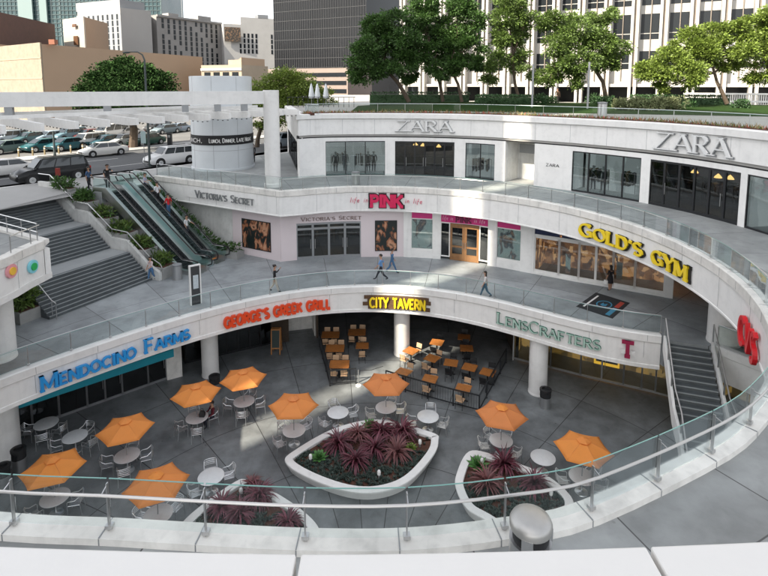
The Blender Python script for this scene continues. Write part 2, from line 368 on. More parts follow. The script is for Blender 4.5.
def ribbon(mb, pts, wfun, y0, y1, X, T, Nn, Z, h, z0, wx, k):
    """one stroke as a solid: pts in glyph units"""
    P = [Vector((p[0] * wx * h, p[1] * h)) for p in pts]; closed = (P[0] - P[-1]).length < 1e-5 and len(P) > 3
    if closed: P = P[:-1]
    n = len(P); Lf = []; Rt = []
    for i in range(n):
        a = P[(i - 1) % n] if (closed or i) else P[i]; b = P[(i + 1) % n] if (closed or i < n - 1) else P[i]
        d = (b - a).normalized(); nn = Vector((-d.y, d.x)); hw = wfun(d) / 2
        Lf.append(P[i] + nn * hw); Rt.append(P[i] - nn * hw)
    def W(p, dep): return X + T * p.x + Nn * (dep + k * .0025) + Vector((0, 0, z0 + p.y))
    rows = []
    for i in range(n): rows.append([W(Lf[i], y0), W(Rt[i], y0), W(Rt[i], y1), W(Lf[i], y1)])
    if closed: rows.append(rows[0])
    mb.grid(rows, True, not closed)
class Path:
    def __init__(s, pts):
        s.p = [Vector(q[:2]) for q in pts]; s.d = [0]
        for a, b in zip(s.p, s.p[1:]): s.d.append(s.d[-1] + (b - a).length)
        s.L = s.d[-1]
    def at(s, q):
        q = min(max(q, 0), s.L)
        for i in range(len(s.p) - 1):
            if q <= s.d[i + 1] + 1e-9:
                t = (s.p[i + 1] - s.p[i]); return s.p[i] + t * ((q - s.d[i]) / max(t.length, 1e-9)), t.normalized()
    def atpx(s, x, z):
        best = None; N = 600
        for i in range(N + 1):
            q = s.L * i / N; p = s.at(q)[0]
            if p.y < 2: continue
            e = abs(px(p.x, p.y, z) - x)
            if best is None or e < best[0]: best = (e, q)
        lo, hi = max(best[1] - s.L / N, 0), min(best[1] + s.L / N, s.L)
        for i in range(21):
            q = lo + (hi - lo) * i / 20; p = s.at(q)[0]; e = abs(px(p.x, p.y, z) - x)
            if e < best[0]: best = (e, q)
        return best[1]
    def sub(s, q0, q1, n=None):
        n = n or max(2, int((q1 - q0) / .5) + 1)
        return [s.at(q0 + (q1 - q0) * i / n)[0] for i in range(n + 1)]
    def off(s, o):
        N = len(s.p); out = []
        for i in range(N):
            a = s.p[max(i - 1, 0)]; b = s.p[min(i + 1, N - 1)]; d = (b - a).normalized(); out.append(s.p[i] + Vector((d.y, -d.x)) * o)
        return Path(out)
def lettering(parent, path, s0, s1, text, z0, h, m, depth=.12, thick=.2, thin=None, serif=0, small=None, off=.03, slant=0, gap=.16, smallset=None, part='letter'):
    thin = thin or thick
    def hh(i, ch): return h * (small if small and i in (smallset or ()) else 1)
    tot = 0; items = []
    for i, ch in enumerate(text):
        g = G[ch]; H = hh(i, ch); items.append((ch, g, H, tot)); tot += (g[0] + gap) * H
    tot -= gap * h; wx = (s1 - s0) / tot
    for ch, g, H, o in items:
        if not g[1]: continue
        q, T2 = path.at(s0 + (o + g[0] * H * .5) * wx); T = Vector((T2.x, T2.y, 0)); Nn = Vector((T2.y, -T2.x, 0))
        X = Vector((q.x, q.y, 0)) - T * (g[0] * H * .5 * wx); mb = MB()
        def wf(d): return h * (thick if abs(d.y) > .35 * abs(d.x) and not (d.y * d.x > 0 and thin < thick and abs(d.x) > .2 * abs(d.y)) else thin)
        k = 0
        for st in g[1]:
            st2 = [(p[0] + slant * p[1] / wx, p[1]) for p in st]
            ribbon(mb, st2, wf, off, off + depth, X, T, Nn, None, H, z0, wx, k); k += 1
            if serif:
                for e_, o2 in ((st2[0], st2[1]), (st2[-1], st2[-2])):
                    if st2[0] == st2[-1] and len(st2) > 3: continue
                    if abs(e_[1]) < .01 or abs(e_[1] - 1) < .01:
                        if abs(o2[1] - e_[1]) > .3:
                            ribbon(mb, [(e_[0] - serif, e_[1]), (e_[0] + serif, e_[1])], lambda d: h * max(thin, .07), off, off + depth, X, T, Nn, None, H, z0, wx, k); k += 1
        mb.build(part, m, parent, flat=True)

# ------------------------------------------------------------------ plan curves of the mall
RC = Vector((-1.22, 22.6)); RR = 14.88                          # street level ring
def ring(a, r=RR): return Vector((RC.x + r * math.cos(R(a)), RC.y + r * math.sin(R(a))))
Z1, Z2, Z3 = 5.0, 10.25, 15.2
_L1px = [(15, 373), (58, 357), (98, 345), (134, 334), (167, 322), (199, 312.5), (227, 303), (273, 295), (300, 291.8), (327, 289.4), (351, 287.6), (374, 286.8), (398, 286.9), (423, 288), (446, 290.5), (471, 295), (495, 300.5), (520, 307), (547, 314.5), (575, 321), (604, 327), (634, 331.5), (661, 335.6)]
_p = [at(a, b, 5.1) for a, b in _L1px]
_tt = np.array([math.atan2(q.y - 12, q.x + .44) for q in _p]); _rr = np.array([math.hypot(q.y - 12, q.x + .44) for q in _p])
_cf = np.polyfit(_tt, _rr, 5)
_th = np.linspace(_tt.max(), _tt.min(), 60)
C1 = [Vector((-.44 + np.polyval(_cf, t) * math.cos(t), 12 + np.polyval(_cf, t) * math.sin(t))) for t in _th]
C1 = [Vector((-19.3, 14.5)), Vector((-18.6, 17.2)), Vector((-17.6, 19.7))] + C1
PL1 = Path(C1)
STL, STR_ = C1[-1] + Vector((.05, -.25)), C1[-1] + Vector((2.0, -.95))       # head of the lower stair
C1R = [STR_ + Vector((.12, -.05)), Vector((17.0, 22.9)), Vector((18.0, 20.6)), Vector((19.5, 17))]
A0, A1 = 174.0, 455.0
_F = [at(a, b, 10.37).to_2d() for a, b in ((585, 504), (500, 522), (405, 532), (306, 532.2), (209, 527.5), (115.6, 522), (24, 518))]                                           # ring angles from the left stub round the front to the back
CR = [ring(A0 + (A1 - A0) * i / 110) for i in range(111)]
_q = [CR[0], CR[2], CR[4], Vector((-16.6, 18.6)), Vector((-15.6, 14.6)), Vector((-13.3, 10.9)), Vector((-10.6, 8.95)), Vector((-8.3, 8.4)), *_F[::-1]] + [ring(a) for a in (302, 309)]
def _cat(P, n):
    out = []
    for i in range(len(P) - 1):
        p0, p1, p2, p3 = P[max(i - 1, 0)], P[i], P[i + 1], P[min(i + 2, len(P) - 1)]
        for k in range(n):
            t = k / n; out.append(.5 * (2 * p1 + (p2 - p0) * t + (2 * p0 - 5 * p1 + 4 * p2 - p3) * t * t + (3 * p1 - p0 - 3 * p2 + p3) * t ** 3))
    return out
NFR = 0
CR = _cat(_q, 4) + [ring(309 + (A1 - 309) * i / 58) for i in range(59)]       # runs left, front, right, back
CORN = Vector((-7.14, 35.8)); WEND = Vector((-18.4, 42.1))
BACK = [q for q in CR if q.y > 15 and q.x > 0]
CB = [WEND, CORN, Vector((-5.85, 36.25)), Vector((-4.4, 36.9))] + CR[::-1]      # px increasing: wing, back, right, front, left
PB = Path(CB)
PK = Path([q for i, q in enumerate(CB) if i < 4 or q.x > 0 and q.y > 15.6 or q.y > 30])     # wing, back and right only
# storey walls (px increasing, left to right)
ZW = Path([(-6.68, 41.6), (-5.9, 42.3), (-4.3, 42.75), (-2.2, 43.0), (.4, 43.0), (3.2, 42.7), (5.8, 41.95), (7.6, 41.1), (9.2, 39.95), (11.0, 38.4), (13.2, 36.4), (15.0, 34.3), (16.3, 32.6), (17.6, 30.2), (18.5, 27.6), (19.0, 25.2), (19.3, 22), (19.2, 18), (18.6, 13)])
VW = Path([(-7.39, 36.84), (-6.1, 37.25), (-3.0, 37.85), (1.3, 37.98), (4.2, 37.45), (6.6, 36.5), (9.7, 34.65), (12.4, 32.95), (15.3, 31.3), (17.15, 30.25)])
WW = Path([(-19.6, 43.7), (-7.39, 36.84)])
SW = Path([(-21.5, 22.4), (-18.75, 25.0), (-13.15, 30.0), (-12.3, 30.5)])
DR = Vector((.64, .77)); NR = Vector((-.77, .64))              # street direction and its far-side normal
def road(s, n, z): return (DR.x * s + NR.x * n, DR.y * s + NR.y * n, z)
def roadpoly(s0, s1, n0, n1): return [road(s0, n0, 0), road(s1, n0, 0), road(s1, n1, 0), road(s0, n1, 0)]

# ------------------------------------------------------------------ setting: grounds, decks
def struct(name, mb, m, **k): return tag(mb.build(name, m, None, **k), kind='structure')
struct('ground', MB().poly([(p[0], p[1], 10.08) for p in roadpoly(-900, 2500, 45.3, 2800)]), groundm)
struct('road', MB().poly([(p[0], p[1], 10.10) for p in roadpoly(-300, 500, 45.3, 60.6)]), asphalt)
struct('far_pavement', MB().prism(roadpoly(-300, 500, 60.6, 63.6), 10.0, 10.22), walkpave)
struct('parking_lot', MB().poly([(p[0], p[1], 10.13) for p in roadpoly(-120, 60, 63.61, 118)]), lotmat)
mk = MB()
for s in range(-60, 80, 9): mk.poly([(p[0], p[1], 10.106) for p in roadpoly(s, s + 3, 50.2, 50.32)]); mk.poly([(p[0], p[1], 10.106) for p in roadpoly(s, s + 3, 55.4, 55.52)])
tag(mk.build('lane_marking', white2), kind='structure')
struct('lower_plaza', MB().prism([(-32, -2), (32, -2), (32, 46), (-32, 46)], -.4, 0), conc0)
poly1 = [(p.x, p.y) for p in C1] + [(STL.x, STL.y), (STR_.x, STR_.y)] + [(p.x, p.y) for p in C1R] + [(28, 16), (28, 46), (-28, 46), (-28, 30), (-26, 14)]
deck = struct('middle_deck', MB().prism(poly1, 3.6, Z1), conc1)
poly2 = [(p.x, p.y) for p in CR] + [(-4.4, 36.9), (-5.85, 36.25), (CORN.x, CORN.y), (WEND.x, WEND.y), (-19.2, 43.6), (-17, 52), (-8, 66), (34, 66), (44, 40), (44, -2), (20, -4), (0, 1.6), (-18, 2.6), (-30, 8), (-30, 32.2)]
walk = struct('upper_walkway', MB().prism(poly2, 8.66, Z2), conc2)
# apron between the stair head, the escalators and the kerb of the street
ap = MB()
nk = [road(s, 45.28, 0) for s in (-80, 9, 18, 28, 60)]
ap.poly([(-19.2, 43.6, Z2), (-18.4, 42.1, Z2), (-20.5, 41.6, Z2), (-20.9, 40.6, 10.0), (-22.2, 37.0, 9.75), (-24.6, 32.2, 9.75), (-33, 15, 9.75), (*nk[0][:2], Z2), (*nk[2][:2], Z2), (*nk[3][:2], Z2), (*nk[4][:2], Z2), (-8, 66, Z2), (-17, 52, Z2)])
struct('near_pavement', ap, walkpave)
struct('near_kerb', MB().prism(roadpoly(-80, 60, 45.1, 45.3), 9.9, 10.255), white2)
# terrace over the shops
tp = [(p.x, p.y) for p in ZW.p] + [(40, 8), (90, 8), (120, 40), (120, 130), (-20, 130), (-14, 72), (-10.8, 59)]
struct('terrace', MB().prism(tp, 13.45, Z3), conc3)

# ------------------------------------------------------------------ building skins: fascias
def skin(name, label, cat, path, prof, m, parts):
    t = thing(name, label, cat, (path.p[0].x, path.p[0].y, prof[0][1]), world=True)
    MB().sweep(path.p, prof).build(parts, m, t); return t
f1 = thing('shop_fascia', 'lower white curved fascia above the plaza shops carrying blue, orange and green signs', 'fascia', (0, 31.8, 3.4), world=True)
MB().sweep(C1, [(-.3, 4.6), (-.3, 5.12), (.08, 5.14), (.13, 5.1), (.13, 4.74), (.08, 4.70)]).build('coping', white, f1)
_fm = MB().sweep(C1, [(-.35, 3.42), (-.35, 4.69), (.05, 4.69), (.05, 3.62), (.09, 3.60), (.09, 3.42)])
_fm.v = [(x, y, z if z > 4 else z + max(-.1, min(.2, -.012 * x + .02))) for x, y, z in _fm.v]      # the fascia deepens towards the right
_fm.build('panel', white2, f1)
e1 = thing('end_fascia', 'short white fascia right of the lower stair in the shade of the walkway', 'fascia', (17, 22.9, 3.4), world=True)
MB().sweep(C1R, [(-.3, 4.6), (-.3, 5.12), (.08, 5.14), (.13, 5.1), (.13, 4.74), (.08, 4.70)]).build('coping', white, e1)
MB().sweep(C1R, [(-.35, 3.42), (-.35, 4.69), (.05, 4.69), (.05, 3.42)]).build('panel', white2, e1)
f2 = thing('ring_fascia', 'upper white ring fascia sweeping round the court under the glass railing', 'fascia', (0, 37.5, 8.6), world=True)
inner = CB[1:-14]
MB().sweep(CB, [(-.34, 10.2), (-.34, 10.37), (.07, 10.385), (.11, 10.35), (.11, 9.98), (.07, 9.94)]).build('coping', cream, f2)
MB().sweep(CB, [(-.4, 9.93), (.04, 9.93), (.04, 8.66), (.07, 8.64), (.07, 8.57), (-.4, 8.57)]).build('panel', white2, f2)
f3 = thing('roof_fascia', 'long white roof fascia over the fashion shop below the terrace planting', 'fascia', (0, 43, 13.5), world=True)
ZS = Path([(-10.8, 59)] + [tuple(p) for p in ZW.p])
MB().sweep(ZS.p, [(-.5, 14.95), (-.5, 15.32), (.18, 15.32), (.24, 15.28), (.24, 14.92), (.1, 14.86)]).build('coping', white, f3)
MB().sweep(ZS.p, [(-.4, 13.62), (-.4, 14.85), (.08, 14.85), (.08, 13.62)]).build('panel', white2, f3)
MB().sweep(ZW.p, [(-.4, 13.36), (-.4, 13.61), (-.05, 13.61), (-.05, 13.36)]).build('shadow_gap', black, f3)
# thin panel joints of the fascias
for pth, o, z0, z1, f, st in ((PL1, .053, 3.84, 4.69, f1, 2.6), (PB, .043, 8.7, 9.93, f2, 2.9), (ZW, .083, 13.62, 14.85, f3, 2.6), (PL1, .132, 4.76, 5.1, f1, 2.6), (PB, .113, 10.0, 10.35, f2, 1.45)):
    mb = MB(); q = 1.0; pp = pth.off(o)
    while q < pp.L - .5:
        a, t = pp.at(q); mb.wall(a - t * .008, a + t * .008, z0 + .01, z1 - .01, .004, .002); q += st
    mb.build('panel_joint', greymetal, f, flat=True)['kind'] = 'stuff'

mb = MB(); pp = Path(CB); q = 2.0
while q < pp.L - .5:
    a, t = pp.at(q); n_ = Vector((t.y, -t.x)); mb.prism([a - t * .009 - n_ * .335, a + t * .009 - n_ * .335, a + t * .009 + n_ * .07, a - t * .009 + n_ * .07], 10.2, 10.388); mb.wall(a - t * .009, a + t * .009, 10.255, 10.37, .01, -.335); q += 1.6
tag(mb.build('coping_joint', MAT['grey_metal'], f2, flat=True), kind='stuff')
# ------------------------------------------------------------------ glass railings
def railing(label, path, z, h, step, back=.15, rail_side=-.16, ph=None, rr=.028, rail_mat=None, cat='railing', q0=0, q1=None, edge=True):
    q1 = q1 or path.L; base, _ = path.at((q0 + q1) / 2)
    t = thing('glass_railing', label, cat, (base.x, base.y, z), world=True)
    n = max(2, round((q1 - q0) / step)); post0 = None
    gl = path.off(-back); rl = path.off(-back + rail_side); k_ = gl.L / path.L; k2 = rl.L / path.L
    for i in range(n + 1):
        q = q0 + (q1 - q0) * i / n; a, tn = gl.at(q * k_)
        nn = Vector((tn.y, -tn.x)); ang = math.atan2(tn.y, tn.x)
        if post0 is None:
            mb = MB(); mb.box((0, -.035 * (1 if rail_side < 0 else -1) * -1, h * .47), (.02, .055, h * .94)); mb.box((0, .03, .07), (.11, .10, .06))
            mb.bar((0, .03 if rail_side < 0 else 0, h * .9), (0, -rail_side, h * .98 if ph is None else ph), .016, .022)
            post0 = mb.build('post', steel, t, world=False); c = post0
        else: c = post0.copy(); COL.objects.link(c); c.parent = t
        c.location = (a.x - base.x, a.y - base.y, 0); c.rotation_euler = (0, 0, ang)
        if i < n:
            qa, qb = q + .02, q0 + (q1 - q0) * (i + 1) / n - .02
            pts = [gl.at((qa + (qb - qa) * j / 3) * k_)[0] for j in range(4)]
            MB().sweep(pts, [(-.006, z + .03), (-.006, z + h), (.006, z + h), (.006, z + .03)]).build('glass_pane', railglass, t)
            if edge: MB().sweep(pts, [(-.007, z + h), (-.007, z + h + .012), (.007, z + h + .012), (.007, z + h)]).build('pane_edge', glassedge, t)
    pts = [rl.at((q0 + (q1 - q0) * i / (n * 3)) * k2)[0] for i in range(n * 3 + 1)]
    MB().tube([(p.x, p.y, z + (ph or h)) for p in pts], rr, 8).build('handrail', rail_mat or steel, t)
    return t
whiterail = mat('pale_steel_rail', (.62, .60, .58), .38, .7)
qS = Path(CB).L
_rp = Path(CB[1:-12]); _sq = min((( _rp.at(i * .02)[0] - _F[-1]).length, i * .02) for i in range(int(_rp.L / .02)))[1]; _sq *= 1 + 1 / round(_sq / 1.6)
railing('glass railing round the street level ring with pale steel handrail', _rp, 10.37, .88, 1.6, q1=_sq, back=.12, rail_side=-.2, ph=.745, rr=.025, rail_mat=whiterail)
railing('thin railing along the walkway over the grey lettered wall', Path([WEND, CORN]), 10.37, .9, 1.45, .14, -.06, .92, .018, edge=False)
railing('glass railing on the middle deck above the blue and orange signs', PL1, 5.13, .92, 1.75, .14, -.05, .95, .02)
railing('short glass railing on the middle deck right of the lower stair', Path(C1R), 5.13, .92, 1.6, .14, -.05, .95, .02)
railing('glass railing on the roof terrace behind the flowering planter', ZS.off(-1.5), 15.22, .8, 2.3, .1, -.02, .82, .022, q0=17)

# ------------------------------------------------------------------ shop fronts
def seg_wall(t, path, q0, q1, z0, z1, m, th=.3, off=0.0, name='wall'):
    pts = path.sub(q0, q1)
    return MB().sweep(pts, [(off - th, z0), (off - th, z1), (off, z1), (off, z0)]).build(name, m, t)
def window(t, path, q0, q1, za, zb, n, fm, gm, fw=.07, doors=(), mid=None, dep=.1, name='window'):
    mb = MB(); gs = MB(); W_ = (q1 - q0) / n; out = []
    for i in range(n + 1):
        a, tn = path.at(q0 + W_ * i); mb.wall(a - tn * fw / 2, a + tn * fw / 2, za, zb, dep, -.03)
    for i in range(n):
        a = path.at(q0 + W_ * i)[0]; b = path.at(q0 + W_ * (i + 1))[0]; tn = (b - a).normalized()
        mb.wall(a + tn * fw / 2, b - tn * fw / 2, zb - fw, zb, dep - .01, -.035); mb.wall(a + tn * fw / 2, b - tn * fw / 2, za, za + fw * 1.3, dep - .01, -.035)
        if mid: mb.wall(a + tn * fw / 2, b - tn * fw / 2, mid - fw / 2, mid + fw / 2, dep - .02, -.04)
    f = mb.build(name, fm, t, flat=True)
    for i in range(n):
        a = path.at(q0 + W_ * i)[0]; b = path.at(q0 + W_ * (i + 1))[0]; tn = (b - a).normalized()
        g2 = MB().wall(a + tn * fw * .4, b - tn * fw * .4, za + .04, zb - .04, .012, -.075)
        if t.get('_w'):
            l = t['_w']; g2.v = [(x - l[0], y - l[1], z - l[2]) for x, y, z in g2.v]
        if i in doors:
            d = g2.build('door', gm, t, flat=True, world=False)
            s_ = -1 if i % 2 else 1; c = (a + b) / 2 + tn * (.36 * W_ * s_); nn = Vector((tn.y, -tn.x))
            h = MB().tube([(c.x + nn.x * .05, c.y + nn.y * .05, za + .8), (c.x + nn.x * .05, c.y + nn.y * .05, za + 1.5)], .018, 6)
            l = t['_w']; h.v = [(x - l[0], y - l[1], z - l[2]) for x, y, z in h.v]; h.build('handle', steel, d, world=False)
        else: g2.build('pane', gm, f, flat=True, world=False)
    return f
def room(t, path, q0, q1, z0, z1, depth, m, ceil=None):
    pts = path.sub(q0, q1); 
    MB().sweep(pts, [(-depth - .1, z0), (-depth - .1, z1), (-depth, z1), (-depth, z0)]).build('back_wall', m, t)
    a, ta = path.at(q0); b, tb = path.at(q1)
    for p, tn in ((a, ta), (b, tb)):
        nn = Vector((tn.y, -tn.x)); e = p - nn * depth
        MB().wall(p - nn * .35, e, z0, z1, .06).build('side_wall', m, t)
    if ceil: MB().sweep(pts, [(-depth, z1 - .06), (-depth, z1 - .002), (-.35, z1 - .002), (-.35, z1 - .06)]).build('ceiling', ceil, t)
def Q(path, x, z): return path.atpx(x, z)

shelf = colramp_mat('clothes_shelves', [(0, (.02, .02, .022)), (.45, (.05, .05, .052)), (.6, (.16, .15, .14)), (.8, (.03, .028, .028)), (1, (.25, .22, .19))], 2.2, .7, kind='cells', emit=.12, stretch=(1.5, 1.5, 1))  # shelves glow faintly by themselves in place of shop lighting
shelfpale = colramp_mat('pale_glow_wall', [(0, (.38, .38, .38)), (.5, (.28, .28, .28)), (.7, (.45, .45, .45)), (1, (.2, .2, .2))], 1.0, .7, kind='cells', emit=.36, stretch=(1.6, 1.6, .5))  # glow put into the wall colour to brighten the display windows
warmwall = colramp_mat('warm_glow_shelves', [(0, (.02, .008, .004)), (.35, (.22, .07, .02)), (.5, (.07, .025, .012)), (.68, (.45, .17, .05)), (1, (.10, .04, .02))], 3.0, .7, kind='cells', emit=.28, stretch=(1.5, 1.5, 1.6))  # warm lamplight is put into the shelf colour as emission
yellowwall = colramp_mat('yellow_glow_wall', [(0, (.05, .025, .006)), (.45, (.16, .085, .02)), (.6, (.06, .035, .012)), (.85, (.42, .22, .05)), (1, (.2, .13, .06))], 1.3, .7, kind='cells', emit=.5, stretch=(1.4, 1.4, .9))  # the yellow shop light is emitted by the wall itself
gymwall = colramp_mat('amber_gym_glow', [(0, (.03, .012, .006)), (.4, (.16, .06, .02)), (.55, (.05, .02, .012)), (.75, (.30, .13, .05)), (1, (.42, .22, .10))], 2.4, .7, kind='cells', emit=.75, stretch=(1.3, 1.3, 1.1))  # amber interior light put into the back wall as emission
poster1 = colramp_mat('dark_figure_poster', [(0, (.006, .010, .010)), (.52, (.012, .018, .017)), (.58, (.30, .11, .05)), (.66, (.55, .30, .18)), (.72, (.05, .02, .012)), (1, (.015, .012, .01))], 1.5, .4, detail=4, dist=1.2, stretch=(1, 1, .6))
poster2 = colramp_mat('pale_glow_poster', [(0, (.25, .34, .33)), (.46, (.38, .44, .42)), (.54, (.42, .43, .40)), (.6, (.04, .05, .07)), (.68, (.30, .17, .12)), (1, (.5, .5, .47))], 1.6, .45, detail=3, dist=.8, emit=.22, stretch=(1, 1, .6))  # emission added so that the window display looks lit

# --- the fashion shop on the street level
zf = thing('fashion_shop', 'white fashion shop curving round the street level with black framed display windows', 'shop', (0, 43, Z2), world=True)
z = Z2; qz = lambda x: Q(ZW, x, z)
def zwall(x0, x1, z0=z, z1=13.36, m=white2): return seg_wall(zf, ZW, qz(x0), qz(x1), z0, z1, m)
for x0, x1 in ((299.5, 326), (385, 395), (454, 465), (494, 504.5), (533.5, 571), (639, 648), (737, 743.5)): zwall(x0, x1)
for x0, x1 in ((326, 385), (395, 454), (465, 494), (571, 639), (648, 737)): zwall(x0, x1, 13.06, 13.36)
q_end = ZW.L
seg_wall(zf, ZW, qz(743.5), q_end, 13.06, 13.36, white2); seg_wall(zf, ZW, q_end - 4, q_end, z, 13.06, white2)
window(zf, ZW, qz(326), qz(385), z, 13.06, 3, blackframe, shopglass)
window(zf, ZW, qz(395), qz(454), z, 13.06, 6, blackframe, darkglass, doors=(1, 2, 3, 4), fw=.11)
window(zf, ZW, qz(465), qz(494), z, 13.06, 2, blackframe, shopglass)
window(zf, ZW, qz(571), qz(639), z, 13.06, 4, blackframe, shopglass, fw=.08)
window(zf, ZW, qz(648), qz(737), z, 13.06, 6, blackframe, darkglass, doors=(1, 4), fw=.13)
window(zf, ZW, qz(743.5), q_end - 4, z, 13.06, 5, blackframe, shopglass, fw=.08)
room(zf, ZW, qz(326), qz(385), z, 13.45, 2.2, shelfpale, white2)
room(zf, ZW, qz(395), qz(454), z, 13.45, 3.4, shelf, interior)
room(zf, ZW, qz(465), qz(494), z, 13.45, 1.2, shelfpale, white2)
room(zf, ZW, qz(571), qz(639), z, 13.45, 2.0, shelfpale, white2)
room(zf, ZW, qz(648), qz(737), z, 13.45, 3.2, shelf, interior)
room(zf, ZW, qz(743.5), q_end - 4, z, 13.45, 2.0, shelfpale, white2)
def clothes(t, path, q0, q1, z0, dd, seed):
    g = random.Random(seed); q = q0 + .3; k = 0
    while q < q1 - .9:
        a, tn = path.at(q); nn = Vector((tn.y, -tn.x)); L_ = min(g.uniform(.9, 1.6), q1 - q - .3); o = a - nn * (dd + g.uniform(-.2, .4)); ang = math.atan2(tn.y, tn.x); mb = MB()
        mb.bar((o.x, o.y, z0 + 1.5), (o.x + tn.x * L_, o.y + tn.y * L_, z0 + 1.5), .03, .03)
        for e_ in (0, 1): mb.bar((o.x + tn.x * L_ * e_, o.y + tn.y * L_ * e_, z0), (o.x + tn.x * L_ * e_, o.y + tn.y * L_ * e_, z0 + 1.5), .03, .03)
        r_ = mb.build('clothes_rail', darkmetal, t, flat=True)
        for m_ in GARM:
            mb = MB()
            for j in range(int(L_ / .09)):
                if g.random() < .34: mb.box((o.x + tn.x * (.05 + j * .09), o.y + tn.y * (.05 + j * .09), z0 + 1.5 - g.uniform(.35, .55)), (.05, .4, g.uniform(.7, 1.0)), ang)
            if mb.v: mb.build('garments', m_, t, flat=True)
        q += L_ + g.uniform(.3, .9)
GARM = [mat('dark_garment', (.03, .03, .035), .9), mat('pale_garment', (.5, .47, .42), .9), mat('tan_garment', (.28, .17, .09), .9)]
for x0, x1, dd in ((397, 452, 2.2), (328, 383, 1.7), (573, 637, 1.5), (652, 734, 2.0), (745, 768, 1.4), (466, 493, .9)): clothes(zf, ZW, qz(x0), qz(x1), z, dd, int(x0))
# recess with the service door
a, b = ZW.at(qz(504.5))[0], ZW.at(qz(533.5))[0]; tn = (b - a).normalized(); nn = Vector((tn.y, -tn.x))
MB().wall(a - nn * 2.2, b - nn * 2.2, z, 13.45, .1).build('recess_wall', offwhite, zf)
MB().wall(a - nn * .31, a - nn * 2.2, z, 13.45, .08).build('recess_wall', offwhite, zf); MB().wall(b - nn * 2.2, b - nn * .31, z, 13.45, .08).build('recess_wall', offwhite, zf)
d = MB().wall(a - nn * 2.2 + tn * 1.5, a - nn * 2.2 + tn * 2.45, z + .02, z + 2.15, .05, .06).build('service_door', white2, zf)
MB().wall(a - nn * 2.2 + tn * .1, b - nn * 2.2 - tn * .1, 12.3, 13.0, .04, .05).build('vent_grille', greymetal, zf)
# warm ceiling lamps seen in the two entrances
for x, dd, zz in ((676, 1.6, 12.35), (690, 2.0, 12.2), (705, 1.7, 12.3), (422, 1.6, 12.5), (414, 2.2, 12.5), (434, 2.0, 12.4)):
    p, tn = ZW.at(qz(x)); nn = Vector((tn.y, -tn.x)); p = p - nn * dd
    MB().lathe([(.02, .25), (.16, .1), (.22, 0), (.02, -.02)], (p.x, p.y, zz), 10).build('ceiling_lamp', warmglow, zf)
# glazed side of the shop
LS = Path([(-10.8, 59), (-6.75, 41.75)])
for q0, q1 in ((0, 1.5), (15.6, LS.L)): seg_wall(zf, LS, q0, q1, z, 13.62, white2)
seg_wall(zf, LS, 1.5, 15.6, 12.9, 13.62, white2)
window(zf, LS, 1.5, 15.6, z, 12.9, 6, blackframe, darkglass, fw=.12)
room(zf, LS, 1.5, 15.6, z, 13.4, .8, interior)

def sign(name, label, path, x0, x1, zc, h, text, m, zpx=None, **k):
    q0, q1 = path.atpx(x0, zc), path.atpx(x1, zc); p, tn = path.at((q0 + q1) / 2)
    t = thing(name, label, 'sign', (p.x, p.y, zc), world=True)
    if label.startswith('white ZARA'):
        k2 = dict(k); k2.update(off=.012, depth=.04, thick=.25, thin=.12, serif=.18); lettering(t, path, q0 + .03, q1 + .03, text, zc - h / 2 - .04, h * 1.03, MAT['grey_metal'], **k2); k['off'] = .075  # offset grey letters behind paint the shadow outline of the white ones
    lettering(t, path, q0, q1, text, zc - h / 2, h, m, **k); return t
FZ = ZW.off(.09)
silver = mat('silver_letter', (.74, .74, .73), .4, .1)
sign('shop_sign', 'white ZARA letters on the roof fascia over the left shop entrance', FZ, 397, 452, 14.32, .82, 'ZARA', silver, depth=.16, thick=.2, thin=.07, serif=.16)
sign('shop_sign', 'white ZARA letters on the roof fascia at the far right, brightly lit', FZ, 657, 731, 14.28, .95, 'ZARA', silver, depth=.10, thick=.19, thin=.07, serif=.16)
sign('wall_lettering', 'tiny black ZARA lettering on the blank white panel beside the display window', ZW.off(.005), 546, 559, 11.9, .2, 'ZARA', black, depth=.01, thick=.2, thin=.12, off=.004)
sign('window_lettering', 'tiny black ZARA lettering on the narrow grey window', ZW.off(-.05), 477, 486, 11.7, .16, 'ZARA', black, depth=.008, thick=.2, thin=.12, off=.004)

# --- pink lingerie shop, sport shop and gym on the middle deck
z = Z1; ZT = 8.62
vq = lambda x: Q(VW, x, z)
wq = lambda x: Q(WW, x, z)
ls = thing('lingerie_shop', 'pale pink lingerie shop with steel doors and dark posters at the deck corner', 'shop', (-2, 37.9, Z1), world=True)
seg_wall(ls, WW, wq(233.5), WW.L, z, 8.3, pink)
seg_wall(ls, WW, WW.L - 4.0, WW.L, 8.3, ZT, pink)
for x0, x1 in ((281.2, 297), (361, 403.5)): seg_wall(ls, VW, vq(x0), vq(x1), z, ZT, pink)
seg_wall(ls, VW, vq(297), vq(361), 7.7, ZT, pink)
window(ls, VW, vq(297), vq(361), z, 7.7, 4, greymetal, darkglass, doors=(0, 1, 2, 3), fw=.16, mid=7.25)
room(ls, VW, vq(297), vq(361), z, 8.55, 3.0, shelf, interior)
for x, dd in ((326, 1.6), (333, 2.1), (341, 1.5), (336, 1.2)):
    p, tn = VW.at(vq(x)); p = p - Vector((tn.y, -tn.x)) * dd
    MB().lathe([(.02, .2), (.18, .08), (.24, 0), (.02, -.02)], (p.x, p.y, 7.55), 10).build('ceiling_lamp', warmglow, ls)
def poster(parent, path, q0, q1, za, zb, m, name='poster'):
    seg_wall(parent, path, q0, q1, za, zb, blackframe, .04, .045, name + '_frame'); seg_wall(parent, path, q0 + .06, q1 - .06, za + .06, zb - .06, m, .03, .05, name)
poster(ls, WW, wq(243), wq(271.5), 5.55, 7.75, poster1); poster(ls, VW, vq(375), vq(397), 5.45, 7.75, poster1)
